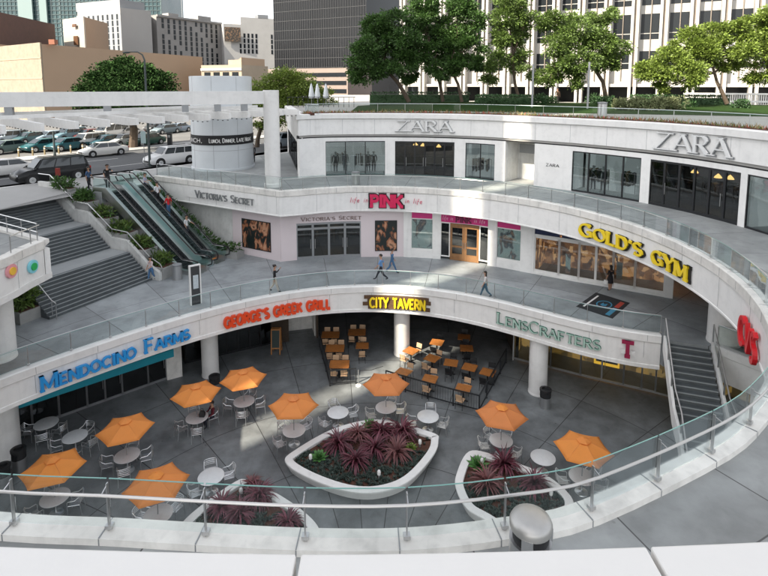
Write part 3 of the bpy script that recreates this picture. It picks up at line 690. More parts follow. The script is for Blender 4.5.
sign('shop_sign', 'small dark VICTORIA\'S SECRET lettering on the pink wall over the steel doors', VW.off(.005), 301, 361, 7.99, .26, "VICTORIA'S SECRET", mat('bronze_letter', (.13, .07, .05), .4), depth=.03, thick=.16, thin=.08, serif=.1, smallset=tuple(range(1, 10)) + tuple(range(12, 17)), small=.85, gap=.22)
clothes(ls, VW, vq(299), vq(359), z, 2.0, 5)
# wing wall, with the grey sign panel
wf = thing('wing_wall', 'plain grey white wall beside the escalators under the thin railing', 'wall', (-13, 40, Z1), world=True)
MB().wall((-20.2, 44.04), WW.at(wq(233.5) - .02)[0], z, 9.9, .3).build('wall', offwhite, wf)
wb = Path([WEND, CORN]).off(.045)
qa, qb = wb.atpx(184, 9.2), wb.atpx(257, 9.2)
MB().sweep(wb.sub(qa, qb), [(-.02, 9.02), (-.02, 9.88), (.03, 9.88), (.03, 9.02)]).build('sign_panel', white2, wf)
sign('shop_sign', 'grey VICTORIA\'S SECRET letters on the plain wing wall beside the escalators', wb.off(.03), 196, 254, 9.38, .52, "VICTORIA'S SECRET", mat('grey_letter', (.26, .27, .27), .45, .4), depth=.07, thick=.17, thin=.09, serif=.1, smallset=tuple(range(1, 10)) + tuple(range(12, 17)), small=.8)
ss = thing('sport_shop', 'white shop front with magenta banners and wooden double doors', 'shop', (5, 37.3, Z1), world=True)
for x0, x1 in ((403.5, 411), (432.5, 440.5), (487.5, 496), (520, 531)): seg_wall(ss, VW, vq(x0), vq(x1), z, ZT, white2, off=.05)
for x0, x1, zb in ((411, 432.5, 7.95), (440.5, 487.5, 7.75), (496, 520, 7.85)): seg_wall(ss, VW, vq(x0), vq(x1), zb, ZT, white2)
def disp(x0, x1, zb):
    seg_wall(ss, VW, vq(x0), vq(x1), z, 5.6, white2); window(ss, VW, vq(x0), vq(x1), 5.6, zb, 1, white, shopglass)
    room(ss, VW, vq(x0), vq(x1), z, 8.55, .8, poster2); seg_wall(ss, VW, vq(x0) + .1, vq(x1) - .1, 5.72, zb - .1, poster2, .03, -.14, 'window_poster'); seg_wall(ss, VW, vq(x0) + .05, vq(x1) - .05, zb + .02, zb + .5, magenta, .05, .04, 'banner')
disp(411, 432.5, 7.95); disp(496, 520, 7.85)
window(ss, VW, vq(440.5), vq(449), z + .2, 7.75, 1, white, darkglass); window(ss, VW, vq(479), vq(487.5), z + .2, 7.75, 1, white, darkglass)
room(ss, VW, vq(440.5), vq(487.5), z, 8.55, 1.5, interior)
for i in range(2):
    q0 = vq(449.5) + i * (vq(478.5) - vq(449.5)) / 2; q1 = q0 + (vq(478.5) - vq(449.5)) / 2
    a, b = VW.at(q0)[0], VW.at(q1)[0]; tn = (b - a).normalized(); mb = MB()
    for u0, u1, za, zb in ((0, .16, z, 7.7), (.84, 1, z, 7.7), (.16, .84, z, 5.5), (.16, .84, 7.4, 7.7), (.16, .84, 5.95, 6.1)): mb.wall(a + (b - a) * (u0 + .003), a + (b - a) * (u1 - .003), za + .02, zb, .06, -.05)
    dd = mb.build('door', doorwood, ss, flat=True)
    g2 = MB().wall(a + (b - a) * .15, a + (b - a) * .85, 5.5, 7.4, .01, -.08); l = ss['_w']; g2.v = [(x - l[0], y - l[1], zz - l[2]) for x, y, zz in g2.v]; g2.build('pane', darkglass, dd, flat=True, world=False)
    c = a + (b - a) * (.92 if i == 0 else .08); nn = Vector((tn.y, -tn.x)); h = MB().tube([(c.x + nn.x * .02, c.y + nn.y * .02, 5.95), (c.x + nn.x * .02, c.y + nn.y * .02, 6.4)], .02, 6); h.v = [(x - l[0], y - l[1], zz - l[2]) for x, y, zz in h.v]; h.build('handle', steel, dd, world=False)
seg_wall(ss, VW, vq(440.9), vq(487.1), 7.8, 8.5, magenta, .05, .06, 'banner')
bp = VW.off(.11)
sg = thing('banner_lettering', 'dark PINK word and pale script on the magenta banner over the wooden doors', 'sign', (5.5, 37, 8.1), world=True)
darkpink = mat('dark_pink_letter', (.14, .01, .05), .4); palepink = mat('pale_script', (.80, .45, .6), .5); hot = mat('hot_pink_letter', (.62, .015, .09), .4)
def span(path, x0, x1, zz): return path.atpx(x0, zz), path.atpx(x1, zz)
lettering(sg, bp, *span(bp, 456, 471, 8.1), 'PINK', 7.91, .34, darkpink, depth=.02, thick=.26, serif=.14, off=0)
lettering(sg, bp, *span(bp, 442.5, 453, 8.1), 'life in', 7.98, .3, palepink, depth=.012, thick=.08, slant=.1, off=0); lettering(sg, bp, *span(bp, 474, 485, 8.1), 'in life', 7.98, .3, palepink, depth=.012, thick=.08, slant=.1, off=0)
FB = PK.off(.045)
sg = thing('shop_sign', 'hot pink outlined PINK letters with thin script on the ring fascia', 'sign', (1, 37.4, 9.3), world=True)
lettering(sg, FB, *span(FB, 371, 402, 9.35), 'PINK', 8.98, .74, hot, depth=.14, thick=.28, serif=.15, off=.09)
lettering(sg, FB, *span(FB, 370, 403, 9.35), 'PINK', 8.94, .82, black, depth=.05, thick=.36, serif=.18, off=.03)
lettering(sg, FB, *span(FB, 350, 368, 9.35), 'life in', 9.22, .36, hot, depth=.03, thick=.07, slant=.12, off=.03); lettering(sg, FB, *span(FB, 405, 422, 9.35), 'in life', 9.22, .36, hot, depth=.03, thick=.07, slant=.12, off=.03)
gy = thing('gym_front', 'wide gym shop front with white frames, amber interior and dark blue top panels', 'shop', (13, 32.5, Z1), world=True)
seg_wall(gy, VW, vq(531), vq(533.5), z, ZT, white, off=.06); seg_wall(gy, VW, vq(664), VW.L, z, ZT, white, .5, off=.06)
seg_wall(gy, VW, vq(533.5), vq(558), 7.75, 8.55, navy, .1, -.02, 'blue_panel'); seg_wall(gy, VW, vq(560), vq(664), 7.75, 8.55, navy, .1, -.02, 'blue_panel')
seg_wall(gy, VW, vq(533.5), vq(664), 7.62, 7.75, white, .14, .03, 'header'); seg_wall(gy, VW, vq(533.5), vq(664), z, 5.14, white, .14, .03, 'sill')
for x0, x1, n, dr_ in ((533.5, 558, 1, ()), (558, 578, 1, ()), (578, 612, 2, (0, 1)), (612, 634, 1, ()), (634, 664, 1, ())): window(gy, VW, vq(x0), vq(x1), 5.14, 7.62, n, white, shopglass, fw=.14, doors=dr_)
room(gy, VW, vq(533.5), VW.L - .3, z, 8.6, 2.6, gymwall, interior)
MB().wall(VW.at(vq(566))[0] + Vector((.1, .5)), VW.at(vq(571))[0] + Vector((.1, .5)), 5.3, 6.6, .04).build('poster_stand', poster2, gy)
MB().wall(VW.at(vq(619))[0] + Vector((.1, .7)), VW.at(vq(625))[0] + Vector((.1, .7)), 5.4, 6.5, .04).build('poster_stand', white2, gy)
yellow = mat('yellow_letter', (.85, .62, .02), .4)
sg = sign('shop_sign', "big yellow GOLD'S GYM letters with black edges on the ring fascia", FB, 581, 689, 9.28, .70, "GOLD'S GYM", yellow, depth=.09, thick=.29, thin=.17, serif=.15, off=.09, smallset=(1, 2, 3, 4, 5, 7, 8, 9), small=.88)
q0, q1 = span(FB, 582, 690.5, 9.33); lettering(sg, FB, q0, q1, "GOLD'S GYM", 8.90, .73, black, depth=.05, thick=.34, thin=.22, serif=.17, off=.03, smallset=(1, 2, 3, 4, 5, 7, 8, 9), small=.88)
red = mat('red_letter', (.66, .012, .02), .35)
sign('shop_sign', 'deep red CVS letters seen edge on at the right rim of the fascia', FB, 744, 760, 8.95, .95, 'CVS', red, depth=.14, thick=.17, off=.06)

# --- lower plaza shops
s0 = thing('farm_shop', 'shop on the lower plaza with a teal awning strip over dark steel framed windows', 'shop', (-16, 27.5, 0), world=True)
sq = lambda x: Q(SW, x, 0)
qa, qb = sq(14), sq(167)
n8 = [14, 33, 60, 88, 106, 123, 149, 167]
seg_wall(s0, SW, 0, qa, 0, 3.6, offwhite)
for i, (x0, x1) in enumerate(zip(n8, n8[1:])): window(s0, SW, sq(x0), sq(x1), 0, 2.75, 1, greymetal, darkglass, fw=.1, doors=(0,) if i in (3, 4, 6) else ())
MB().sweep(SW.sub(qa, qb), [(.0, 3.15), (.0, 3.3), (1.6, 2.55), (1.6, 2.12), (1.57, 2.12), (1.57, 2.5)]).build('awning_strip', teal, s0)
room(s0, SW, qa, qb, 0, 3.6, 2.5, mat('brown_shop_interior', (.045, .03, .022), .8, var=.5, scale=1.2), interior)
seg_wall(s0, SW, qb, SW.L, 0, 3.6, cream, off=.1, name='pier')
DW = Path([(-12.6, 31.9), (-10.9, 32.75), (-7.66, 34.47), (-6.5, 34.85), (-4.75, 35.3)])
dq = lambda x: Q(DW, x, 0)
s1 = thing('grill_front', 'dark glazed grill front with a bright doorway behind the chalkboard', 'shop', (-8.5, 34, 0), world=True)
window(s1, DW, 0, 1.7, 0, 3.0, 1, blackframe, darkglass, doors=(0,)); window(s1, DW, 1.8, dq(272), 0, 2.9, 5, blackframe, darkglass, fw=.09)
seg_wall(s1, DW, 0, dq(272), 2.9, 3.6, black, .2); seg_wall(s1, DW, dq(272), dq(289), 0, 3.6, interior, .2); seg_wall(s1, DW, dq(289), dq(316), 2.6, 3.6, cream, .2)
room(s1, DW, 0, dq(272), 0, 3.6, 2.2, colramp_mat('olive_interior', [(0, (.02, .022, .012)), (.5, (.07, .07, .035)), (.8, (.16, .15, .08)), (1, (.05, .04, .02))], 1.2, .7, kind='cells'), interior)
room(s1, DW, dq(289), dq(316), 0, 3.6, 1.6, cream, white2)
MB().wall(DW.at(dq(302))[0] + Vector((0, 1.5)), DW.at(dq(308))[0] + Vector((0, 1.5)), 1.4, 2.1, .05, .1).build('notice', black, s1)
seg_wall(s1, DW, dq(316), DW.L, 0, 3.6, white, .5, name='pier')
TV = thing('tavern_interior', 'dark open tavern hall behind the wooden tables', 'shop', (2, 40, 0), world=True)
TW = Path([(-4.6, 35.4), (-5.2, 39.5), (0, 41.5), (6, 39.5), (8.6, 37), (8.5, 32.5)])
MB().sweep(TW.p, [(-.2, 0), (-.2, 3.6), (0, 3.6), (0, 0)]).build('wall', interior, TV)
MB().sweep([(-3.5, 39.3), (-.5, 40.5), (3, 39.9)], [(-.5, 0), (-.5, 1.1), (0, 1.1), (0, 0)]).build('bar_counter', mat('dark_bar_wood', (.05, .03, .02), .4), TV)
for x, y, s_ in ((-3.2, 39.5, .4), (-1.0, 40.2, .5), (1.2, 40.1, .5), (2.2, 39.9, .3), (4.9, 37.5, .4)):
    MB().box((x, y, 1.35), (s_, .1, .22)).build('bottle_shelf', chairwood, TV)
LW = Path([(8.28, 32.3), (10.3, 31.2), (11.97, 30.25), (15.6, 28.4), (18.5, 26.5), (22, 23)])
lq = lambda x: Q(LW, x, 0)
s2 = thing('optician_front', 'yellow lit optician and phone shop front under the right end of the lower fascia', 'shop', (12, 30.3, 0), world=True)
seg_wall(s2, LW, lq(509.5), lq(513), 0, 3.6, white, .6, name='pier')
steps_ = [513, 550, 580, 623, 641, 655]
for i, (x0, x1) in enumerate(zip(steps_, steps_[1:])): window(s2, LW, lq(x0), lq(x1), .08, 3.1, 2 if i in (0, 2) else 1, greymetal, shopglass, fw=.09, doors=(1,) if i == 2 else ())
window(s2, LW, lq(655), LW.L, .08, 3.1, 4, greymetal, shopglass)
seg_wall(s2, LW, lq(513), LW.L, 3.1, 3.6, greymetal, .15)
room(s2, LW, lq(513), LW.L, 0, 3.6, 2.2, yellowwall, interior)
MB().wall(LW.at(lq(592))[0] + Vector((.35, .7)), LW.at(lq(618))[0] + Vector((.35, .7)), .7, 2.0, .1).build('display_frame', mat('yellow_frame', (.55, .27, .02), .5, emit=(.8, .4, .03), estr=.8), s2)
MB().wall(LW.at(lq(594))[0] + Vector((.3, .58)), LW.at(lq(616))[0] + Vector((.3, .58)), .95, 1.75, .05).build('display_screen', black, s2)
FA = PL1.off(.055)
sign('shop_sign', 'blue MENDOCINO FARMS letters on the left of the lower fascia', FA, 40, 188, 4.24, .68, 'MENDOCINO FARMS', mat('blue_letter', (.02, .29, .68), .4), depth=.16, thick=.18, thin=.10, serif=.13, off=.06, small=.74, smallset=(1, 2, 3, 4, 5, 6, 7, 8, 11, 12, 13, 14))
sign('shop_sign', "red orange GEORGE'S GREEK GRILL letters on the lower fascia", FA, 224, 330, 4.15, .56, "GEORGE'S GREEK GRILL", mat('red_orange_letter', (.78, .07, .015), .4), depth=.16, thick=.26, off=.04, gap=.18)
tv = thing('tavern_sign', 'rough wooden plank sign reading CITY TAVERN in yellow letters', 'sign', (1, 31.9, 4.1), world=True)
q0, q1 = FA.atpx(364, 4.15), FA.atpx(431, 4.15); plank = mat('old_plank', (.10, .055, .028), .8, var=.4, scale=4, bump=.5)
for i, (u0, u1, za) in enumerate(((.0, .97, 4.36), (.05, 1.0, 4.14), (-.02, .93, 3.93), (.06, .99, 3.72))):
    MB().sweep(FA.sub(q0 + (q1 - q0) * u0, q0 + (q1 - q0) * u1), [(.02, za), (.02, za + .205), (.12 + .02 * (i % 2), za + .205), (.12 + .02 * (i % 2), za)]).build('plank', plank, tv)
lettering(tv, FA, q0 + (q1 - q0) * .09, q0 + (q1 - q0) * .92, 'CITY TAVERN', 3.84, .58, yellow, depth=.07, thick=.2, serif=.08, off=.15)
lg = mat('pale_green_letter', (.42, .58, .50), .4); dg = mat('dark_green_letter', (.03, .13, .09), .5)
for m_, dz, o_, th in ((dg, 0, .03, .2), (lg, .01, .10, .13)):
    if o_ == .03: sg = sign('shop_sign', 'green LENSCRAFTERS letters on the right of the lower fascia', FA, 498, 600, 4.15, .62, 'LENSCRAFTERS', m_, depth=.07, thick=th, thin=.13, serif=.15, off=o_, small=.78, smallset=(1, 2, 3, 5, 6, 7, 8, 9, 10, 11))
    else: q0, q1 = span(FA, 498, 600, 4.15); lettering(sg, FA, q0, q1, 'LENSCRAFTERS', 3.84, .62, m_, depth=.03, thick=th, thin=.06, serif=.13, off=o_, small=.78, smallset=(1, 2, 3, 5, 6, 7, 8, 9, 10, 11))
sg = sign('shop_sign', 'single maroon T letter with two small squares on the lower fascia', FA, 621.5, 633.5, 4.2, .75, 'T', mat('maroon_letter', (.30, .012, .06), .4), depth=.1, thick=.24, serif=.16, off=.05)
for x in (622.5, 632.5):
    p, tn = FA.at(FA.atpx(x, 4.1)); MB().wall(p - tn * .09, p + tn * .09, 3.98, 4.18, .06, .23).build('square', white, sg)
# pillars
def pillar(label, p, z0, z1, r):
    t = thing('round_pillar', label, 'pillar', (p[0], p[1], z0)); mb = MB(); mb.lathe([(r + .02, 0), (r + .02, .1), (r, .11), (r, z1 - z0)], (0, 0, 0), 32); mb.build('shaft', white, t, world=False); return t
p = at(402, 357.5, 0); pillar('white round pillar among the tavern tables under the wooden sign', (p.x, p.y + .52), 0, 3.6, .52)
p = at(208, 379, 0); pillar('white round pillar beside the cream pier and the two-tone bin', (p.x, p.y + .5), 0, 3.6, .5)
p = at(540, 397, 0); pillar('white round pillar in front of the yellow lit shop', (p.x, p.y + .5), 0, 3.6, .52)
p = at(-1, 462, 0); pillar('greyish pillar at the left edge beside the two bins', (p.x, p.y + .5), 0, 3.6, .62)
p = at(-8, 365, Z1); pillar('white pillar under the left stub with the two coloured discs', (p.x, p.y + .6), Z1, 8.66, .62)
pillar('thick grey pillar in the shade right of the lower stair', (16.75, 24.9), Z1, 8.66, .72)

# ------------------------------------------------------------------ great stair, lower stair
UE = Vector((-.92, .39)); UN = Vector((.39, .92)); TL = Vector((-.45, -.893))     # uphill, across, tread direction to the left
def fr(s, n, z=None):
    p = UE * s + UN * n
    return (p.x, p.y) if z is None else (p.x, p.y, z)
gs = thing('great_stair', 'broad dark stone stair of three flights falling from the street to the middle deck', 'stair', (-17, 31, Z1), world=True)
def rp(s): return UE * s + UN * (24.75 + .45 * (s - 26.8) / 10)
flights = [(26.9, 29.06, 5.0, 6.58, 10), (30.8, 32.85, 6.58, 8.05, 9), (34.4, 36.9, 8.05, 9.75, 11)]
LEN = 13.0
for s0, s1, z0, z1, n in flights:
    mb = MB(); ns = MB(); L_ = 6.6 if z0 == 5.0 else LEN
    for i in range(n):
        a = rp(s0 + (s1 - s0) * i / n); b = rp(s1 + .3); zt = z0 + (z1 - z0) * (i + 1) / n
        mb.prism([a, b, b + TL * L_, a + TL * L_], z0 - .6, zt - .002 * i * 0) if i == 0 else mb.prism([a, b, b + TL * (L_ - .001 * i), a + TL * (L_ - .001 * i)], z0 + (z1 - z0) * i / n, zt)
        c = rp(s0 + (s1 - s0) * i / n + .06); ns.prism([a - UE * .012, c, c + TL * L_, a - UE * .012 + TL * L_], zt - .02, zt + .004)
    mb.build('flight', stairm, gs, flat=True); ns.build('nosing', stairn, gs, flat=True)
for s0, s1, zz, L_ in ((29.06, 30.82, 6.58, LEN), (32.85, 34.42, 8.05, LEN), (36.9, 38.6, 9.752, LEN)):
    a, b = rp(s0), rp(s1); MB().prism([a, b, b + TL * L_, a + TL * L_], zz - 1.6, zz + .006).build('landing', landm, gs, flat=True)
# low sloped side wall with handrail
prof = [(26.3, 5.0, 5.55), (27.2, 5.0, 5.9), (29.2, 5.0, 7.3), (30.7, 5, 7.35), (33.0, 5, 8.85), (34.4, 5, 8.9), (37.0, 5, 10.6), (38.3, 5, 10.6)]
mb = MB(); mb.grid([[fr(s, 24.82 + .045 * (s - 26.8), zb), fr(s, 25.04 + .045 * (s - 26.8), zb), fr(s, 25.04 + .045 * (s - 26.8), zt), fr(s, 24.82 + .045 * (s - 26.8), zt)] for s, zb, zt in prof], True, True)
mb.build('side_wall', offwhite, gs, flat=True)
mb = MB(); mb.tube([fr(s, 24.93 + .045 * (s - 26.8), zt + .55) for s, zb, zt in prof], .035, 8)
for s, zb, zt in prof[1:-1:1]: mb.tube([fr(s, 24.93 + .045 * (s - 26.8), zt - .05), fr(s, 24.93 + .045 * (s - 26.8), zt + .55)], .022, 6)
mb.tube([fr(26.3, 24.91, 6.1), fr(26.15, 24.9, 5.9), fr(26.3, 24.9, 5.6)], .03, 6)
mb.build('handrail', steel, gs)
mb = MB(); hp = []
for s, zz in ((26.6, 5.9), (26.95, 6.0), (29.1, 7.5), (30.3, 7.55)):
    p = rp(s) + TL * 6.4; hp.append((p.x, p.y, zz))
mb.tube(hp, .03, 8); mb.tube([(hp[0][0], hp[0][1], 5), hp[0]], .03, 6); mb.tube([(hp[1][0], hp[1][1], 5.1), hp[1]], .022, 6); mb.tube([(hp[2][0], hp[2][1], 6.6), hp[2]], .022, 6)
mb.build('handrail', steel, gs)
rs = thing('lower_stair', 'dark stone stair with white edged glass sides leading down to the lower plaza', 'stair', (STL.x, STL.y, 0), world=True)
td = (STR_ - STL).normalized(); dn = Vector((td.y, -td.x)); sl, sr = STL + td * .12, STR_ - td * .12
mb = MB(); ns = MB(); hN = Z1 / 30
def dpos(i): return i * .3 + (1.3 if i > 11 else 0)
for i in range(30):
    zt = Z1 - hN * (i + 1) + .0; d0, d1 = dpos(i), dpos(i + 1)
    if i == 11: d1 = dpos(12)
    q = [sl + dn * d0, sr + dn * d0, sr + dn * (d1), sl + dn * (d1)]
    mb.prism(q, max(zt - .5, 0.0), zt + .001)
    e = [sl + dn * (d1 - .05), sr + dn * (d1 - .05), sr + dn * (d1 + .01), sl + dn * (d1 + .01)]
    if zt > .05: ns.prism(e, zt - .03, zt + .006)
mb.build('flight', stairm, rs, flat=True); ns.build('nosing', stairn, rs, flat=True)
for e0, nm in ((STL, 0), (STR_, 1)):
    mb = MB(); gl = MB(); ed = MB(); rows = []
    for i in (0, 11, 12, 30):
        d_ = dpos(i); zt = Z1 - hN * i; o = (-td if nm == 0 else td)
        for_pts = [e0 + dn * d_ + o * .06, e0 + dn * d_ - o * .06]
        rows.append([(for_pts[0].x, for_pts[0].y, zt - .55), (for_pts[1].x, for_pts[1].y, zt - .55), (for_pts[1].x, for_pts[1].y, zt + .22), (for_pts[0].x, for_pts[0].y, zt + .22)])
    mb.grid(rows, True, True); mb.build('stringer', white, rs, flat=True)
    for i in range(0, 28, 4):
        a = e0 + dn * (dpos(i) + .03); b = e0 + dn * (dpos(i + 4) - .03); za, zb = Z1 - hN * i + .26, Z1 - hN * (i + 4) + .26
        gl = MB(); gl.poly([(a.x, a.y, za), (b.x, b.y, zb), (b.x, b.y, zb + .85), (a.x, a.y, za + .85)]); gl.build('glass_pane', railglass, rs, flat=True)
        MB().bar((a.x, a.y, za), (a.x, a.y, za + .85), .05, .05).build('post', steel, rs)
    MB().tube([(e0 + dn * dpos(i)).to_3d() + Vector((0, 0, Z1 - hN * i + 1.12)) for i in (0, 11, 12, 30)], .03, 8).build('handrail', whiterail, rs)
MB().prism([STL + dn * .2 - td * .0, STL + dn * .2 + td * .01, STL + dn * 9 + td * .01, STL + dn * 9], 0, .02)

# ------------------------------------------------------------------ escalators
def escalator(label, nc, s_bot, s_top):
    o = fr(s_bot, nc, Z1); t = thing('escalator', label, 'escalator', o, world=True)
    ztop = 10.05; pf = [(s_bot, Z1), (s_bot + 1.1, Z1), (s_top - 1.3, ztop), (s_top, ztop)]
    def sw(prf, nm, m, n0, n1, flat=True):
        mb = MB(); mb.grid([[fr(s, n0, z + a), fr(s, n1, z + a), fr(s, n1, z + b), fr(s, n0, z + b)] for (s, z), (a, b) in zip(pf, prf)], True, True); return mb.build(nm, m, t, flat=flat)
    for sg in (-1, 1):
        sw([(.0, .28), (-.3, .28), (-.5, .28), (-.4, .28)], 'skirt', steel, nc + sg * .52, nc + sg * .78)
        mb = MB(); mb.grid([[fr(s, nc + sg * .62, z + .28), fr(s, nc + sg * .62, z + .95)] for s, z in ((s_bot - .1, Z1), *pf[1:3], (s_top + .1, ztop))])
        mb.build('balustrade', escglass, t, flat=True)
        rail = [fr(s_bot - .05, nc + sg * .62, Z1 + .3), fr(s_bot - .38, nc + sg * .62, Z1 + .42), fr(s_bot - .45, nc + sg * .62, Z1 + .7), fr(s_bot - .3, nc + sg * .62, Z1 + .95), fr(s_bot + .1, nc + sg * .62, Z1 + 1.0), fr(s_bot + 1.0, nc + sg * .62, Z1 + 1.0), fr(s_top - 1.35, nc + sg * .62, ztop + 1.0), fr(s_top, nc + sg * .62, ztop + 1.0), fr(s_top + .4, nc + sg * .62, ztop + .9), fr(s_top + .5, nc + sg * .62, ztop + .6), fr(s_top + .3, nc + sg * .62, ztop + .3)]
        MB().tube(rail, .045, 8).build('handrail', rubber, t)
        MB().tube([(p[0], p[1], p[2] - .06) for p in rail[4:8]], .03, 6).build('rail_guide', steel, t)
    mb = MB(); n = 30; mid = [(s_bot + 1.1 + (s_top - s_bot - 2.4) * i / n) for i in range(n)]
    for i, s in enumerate(mid):
        z0 = Z1 + (ztop - Z1) * (i + .5) / n; ds = (s_top - s_bot - 2.4) / n
        mb.grid([[fr(s, nc - .5, z0 - .35), fr(s, nc + .5, z0 - .35), fr(s, nc + .5, z0), fr(s, nc - .5, z0)], [fr(s + ds, nc - .5, z0 - .3), fr(s + ds, nc + .5, z0 - .3), fr(s + ds, nc + .5, z0), fr(s + ds, nc - .5, z0)]], True, True)
    mb.build('steps', darkmetal, t, flat=True)
    for s0, s1, z in ((s_bot - .2, s_bot + 1.08, Z1 + .012), (s_top - 1.28, s_top + .4, ztop + .012)):
        MB().prism([fr(s0, nc - .5), fr(s1, nc - .5), fr(s1, nc + .5), fr(s0, nc + .5)], z - .4, z).build('comb_plate', steel, t, flat=True)
    MB().prism([fr(s_bot + .7, nc - .5), fr(s_bot + .86, nc - .5), fr(s_bot + .86, nc + .5), fr(s_bot + .7, nc + .5)], Z1 + .013, Z1 + .03).build('warning_strip', mat('amber_strip', (.7, .2, .02), .5) if 'amber_strip' not in MAT else MAT['amber_strip'], t)
    return t
ESB, EST = 24.95, 33.9
escalator('left escalator beside the stair planters with somebody in black stepping on at its top', 27.1, ESB, EST)
escalator('right escalator along the plain wall carrying four people', 29.35, ESB + .35, EST)
# landing plate behind escalator heads, divider, sloping planter beds
dv = thing('escalator_divider', 'sloping steel divider filling the gap between the two escalators', 'divider', fr(ESB + 1, 28.2, Z1), world=True)
pf = [(ESB + .2, Z1, Z1 + .3), (ESB + 1.2, Z1, Z1 + .32), (EST - 1.2, Z1, 10.35), (EST, Z1, 10.35)]
MB().grid([[fr(s, 27.9, a), fr(s, 28.56, a), fr(s, 28.56, b), fr(s, 27.9, b)] for s, a, b in pf], True, True).build('cover', mat('teal_steel', (.42, .52, .52), .3, .8), dv, flat=True)
MB().prism([fr(EST - .9, 26.3), fr(EST - .9, 30.2), fr(EST + 5.5, 30.2), fr(EST + 5.5, 26.3)], 9.2, 10.03).build('head_slab', landm, dv, flat=True)
def leafball(mb, c, r, n, l, w_, hollow=.55):
    P = []; D = []
    for _ in range(n):
        v = Vector((rnd.gauss(0, 1), rnd.gauss(0, 1), rnd.gauss(0, 1))).normalized(); k = hollow + (1 - hollow) * rnd.random()
        P.append((c[0] + v.x * r[0] * k, c[1] + v.y * r[1] * k, c[2] + v.z * r[2] * k)); D.append((v.x + rnd.gauss(0, .5), v.y + rnd.gauss(0, .5), v.z + rnd.gauss(0, .5) + .2))
    mb.leaves(P, D, [l * rnd.uniform(.6, 1.2) for _ in P], [w_] * n)
def bush(label, p, r, m=leafB, n=260, l=.3, w_=.09, group=None, cat='shrub', name='shrub'):
    t = thing(name, label, cat, p, group=group); mb = MB()
    for k in range(5):
        a = rnd.uniform(0, 6.28); rr = r[0] * rnd.uniform(.2, .6); leafball(mb, (rr * math.cos(a), rr * math.sin(a), r[2] * rnd.uniform(.5, .9)), (r[0] * .6, r[1] * .6, r[2] * .6), n // 5, l, w_)
    mb.build('foliage', m, t, flat=True, world=False)
    mb = MB()
    for k in range(4): a = k * 1.6; mb.tube([(0, 0, 0), (r[0] * .25 * math.cos(a), r[0] * .25 * math.sin(a), r[2] * .8)], [.04, .015], 5)
    mb.build('stem', bark, t, world=False); return t
plantc = mat('planter_concrete', (.30, .30, .29), .85, var=.15, scale=1.5)
pbed = thing('stepped_planter', 'long stepped planter box between the great stair and the left escalator', 'planter', fr(27, 25.6, Z1), world=True)
stepsP = [(26.2, 27.9, 5.75), (27.9, 29.6, 6.7), (29.6, 31.4, 7.6), (31.4, 33.2, 8.45), (33.2, 35.2, 9.45), (35.2, 37.2, 10.2)]
for s0, s1, zt in stepsP: 
    MB().prism([fr(s0, 25.05 + .045 * (s0 - 26.8)), fr(s1, 25.05 + .045 * (s1 - 26.8)), fr(s1, 26.28), fr(s0, 26.28)], Z1, zt).build('box', plantc, pbed, flat=True)
    MB().prism([fr(s0 + .1, 25.1 + .045 * (s1 - 26.8)), fr(s1 - .02, 25.1 + .045 * (s1 - 26.8)), fr(s1 - .02, 26.2), fr(s0 + .1, 26.2)], zt - .1, zt + .01).build('soil', soil, pbed, flat=True)
pos_ = ['lowest, beside the steel bin', 'second from the bottom', 'third from the bottom', 'fourth from the bottom', 'second from the top', 'topmost, beside the woman in blue']
for (s0, s1, zt), d_ in zip(stepsP, pos_):
    bush('leafy green bush in the stepped planter by the escalator, ' + d_, fr((s0 + s1) / 2, 25.75, zt), (.7, .55, .55), leafB if rnd.random() < .5 else leafA, 260, .34, .1, 'bushes in the stepped planter')
mb = MB()
for i in range(46):
    s = 26.6 + i * .225; zt = [z_ for a_, b_, z_ in stepsP if a_ <= s < b_] or [10.2]
    leafball(mb, (*fr(s, 25.65 + rnd.uniform(-.25, .35)), zt[0] + .12), (.3, .3, .3), 26, .26, .09)
tag(mb.build('low_plants', leafA, pbed, flat=True), kind='stuff')
rb = thing('sloping_planter', 'narrow sloping planting bed between the right escalator and the plain wall', 'planter', fr(27, 30.6, Z1), world=True)
MB().grid([[fr(s, 30.16, Z1), fr(s, 31.05, Z1), fr(s, 31.05, zt), fr(s, 30.16, zt)] for s, zt in ((24.4, 5.5), (26.4, 5.5), (33, 9.6), (34.6, 9.7))], True, True).build('box', plantc, rb, flat=True)
mb = MB()
for i in range(16):
    s = 24.8 + i * .6; zt = 5.5 + max(0, s - 26.4) * .62
    leafball(mb, (*fr(s, 30.6), zt + .2), (.4, .4, .35), 90, .3, .09)
tag(mb.build('plants', leafA, rb, flat=True), kind='stuff')
# planter at the stair's left foot
p0 = at(27, 318, Z1)
pl = thing('stone_planter', 'grey stone planter box at the left foot of the great stair', 'planter', (p0.x, p0.y, Z1), math.atan2(.42, -.9))
MB().prism([(-.6, -.7), (3.2, -.7), (3.2, .7), (-.6, .7)], 0, .62).build('box', plantc, pl, flat=True, world=False)
MB().prism([(-.5, -.6), (3.1, -.6), (3.1, .6), (-.5, .6)], .55, .63).build('soil', soil, pl, flat=True, world=False)
bush('full glossy green bush in the stone planter at the foot of the stair', (p0.x - .3, p0.y + .1, Z1 + .6), (.95, .95, .95), leafB, 700, .36, .12)
bush('second smaller bush behind the glossy one in the left stone planter', (p0.x - 1.7, p0.y + .9, Z1 + .6), (.8, .8, .7), leafA, 420, .34, .1)

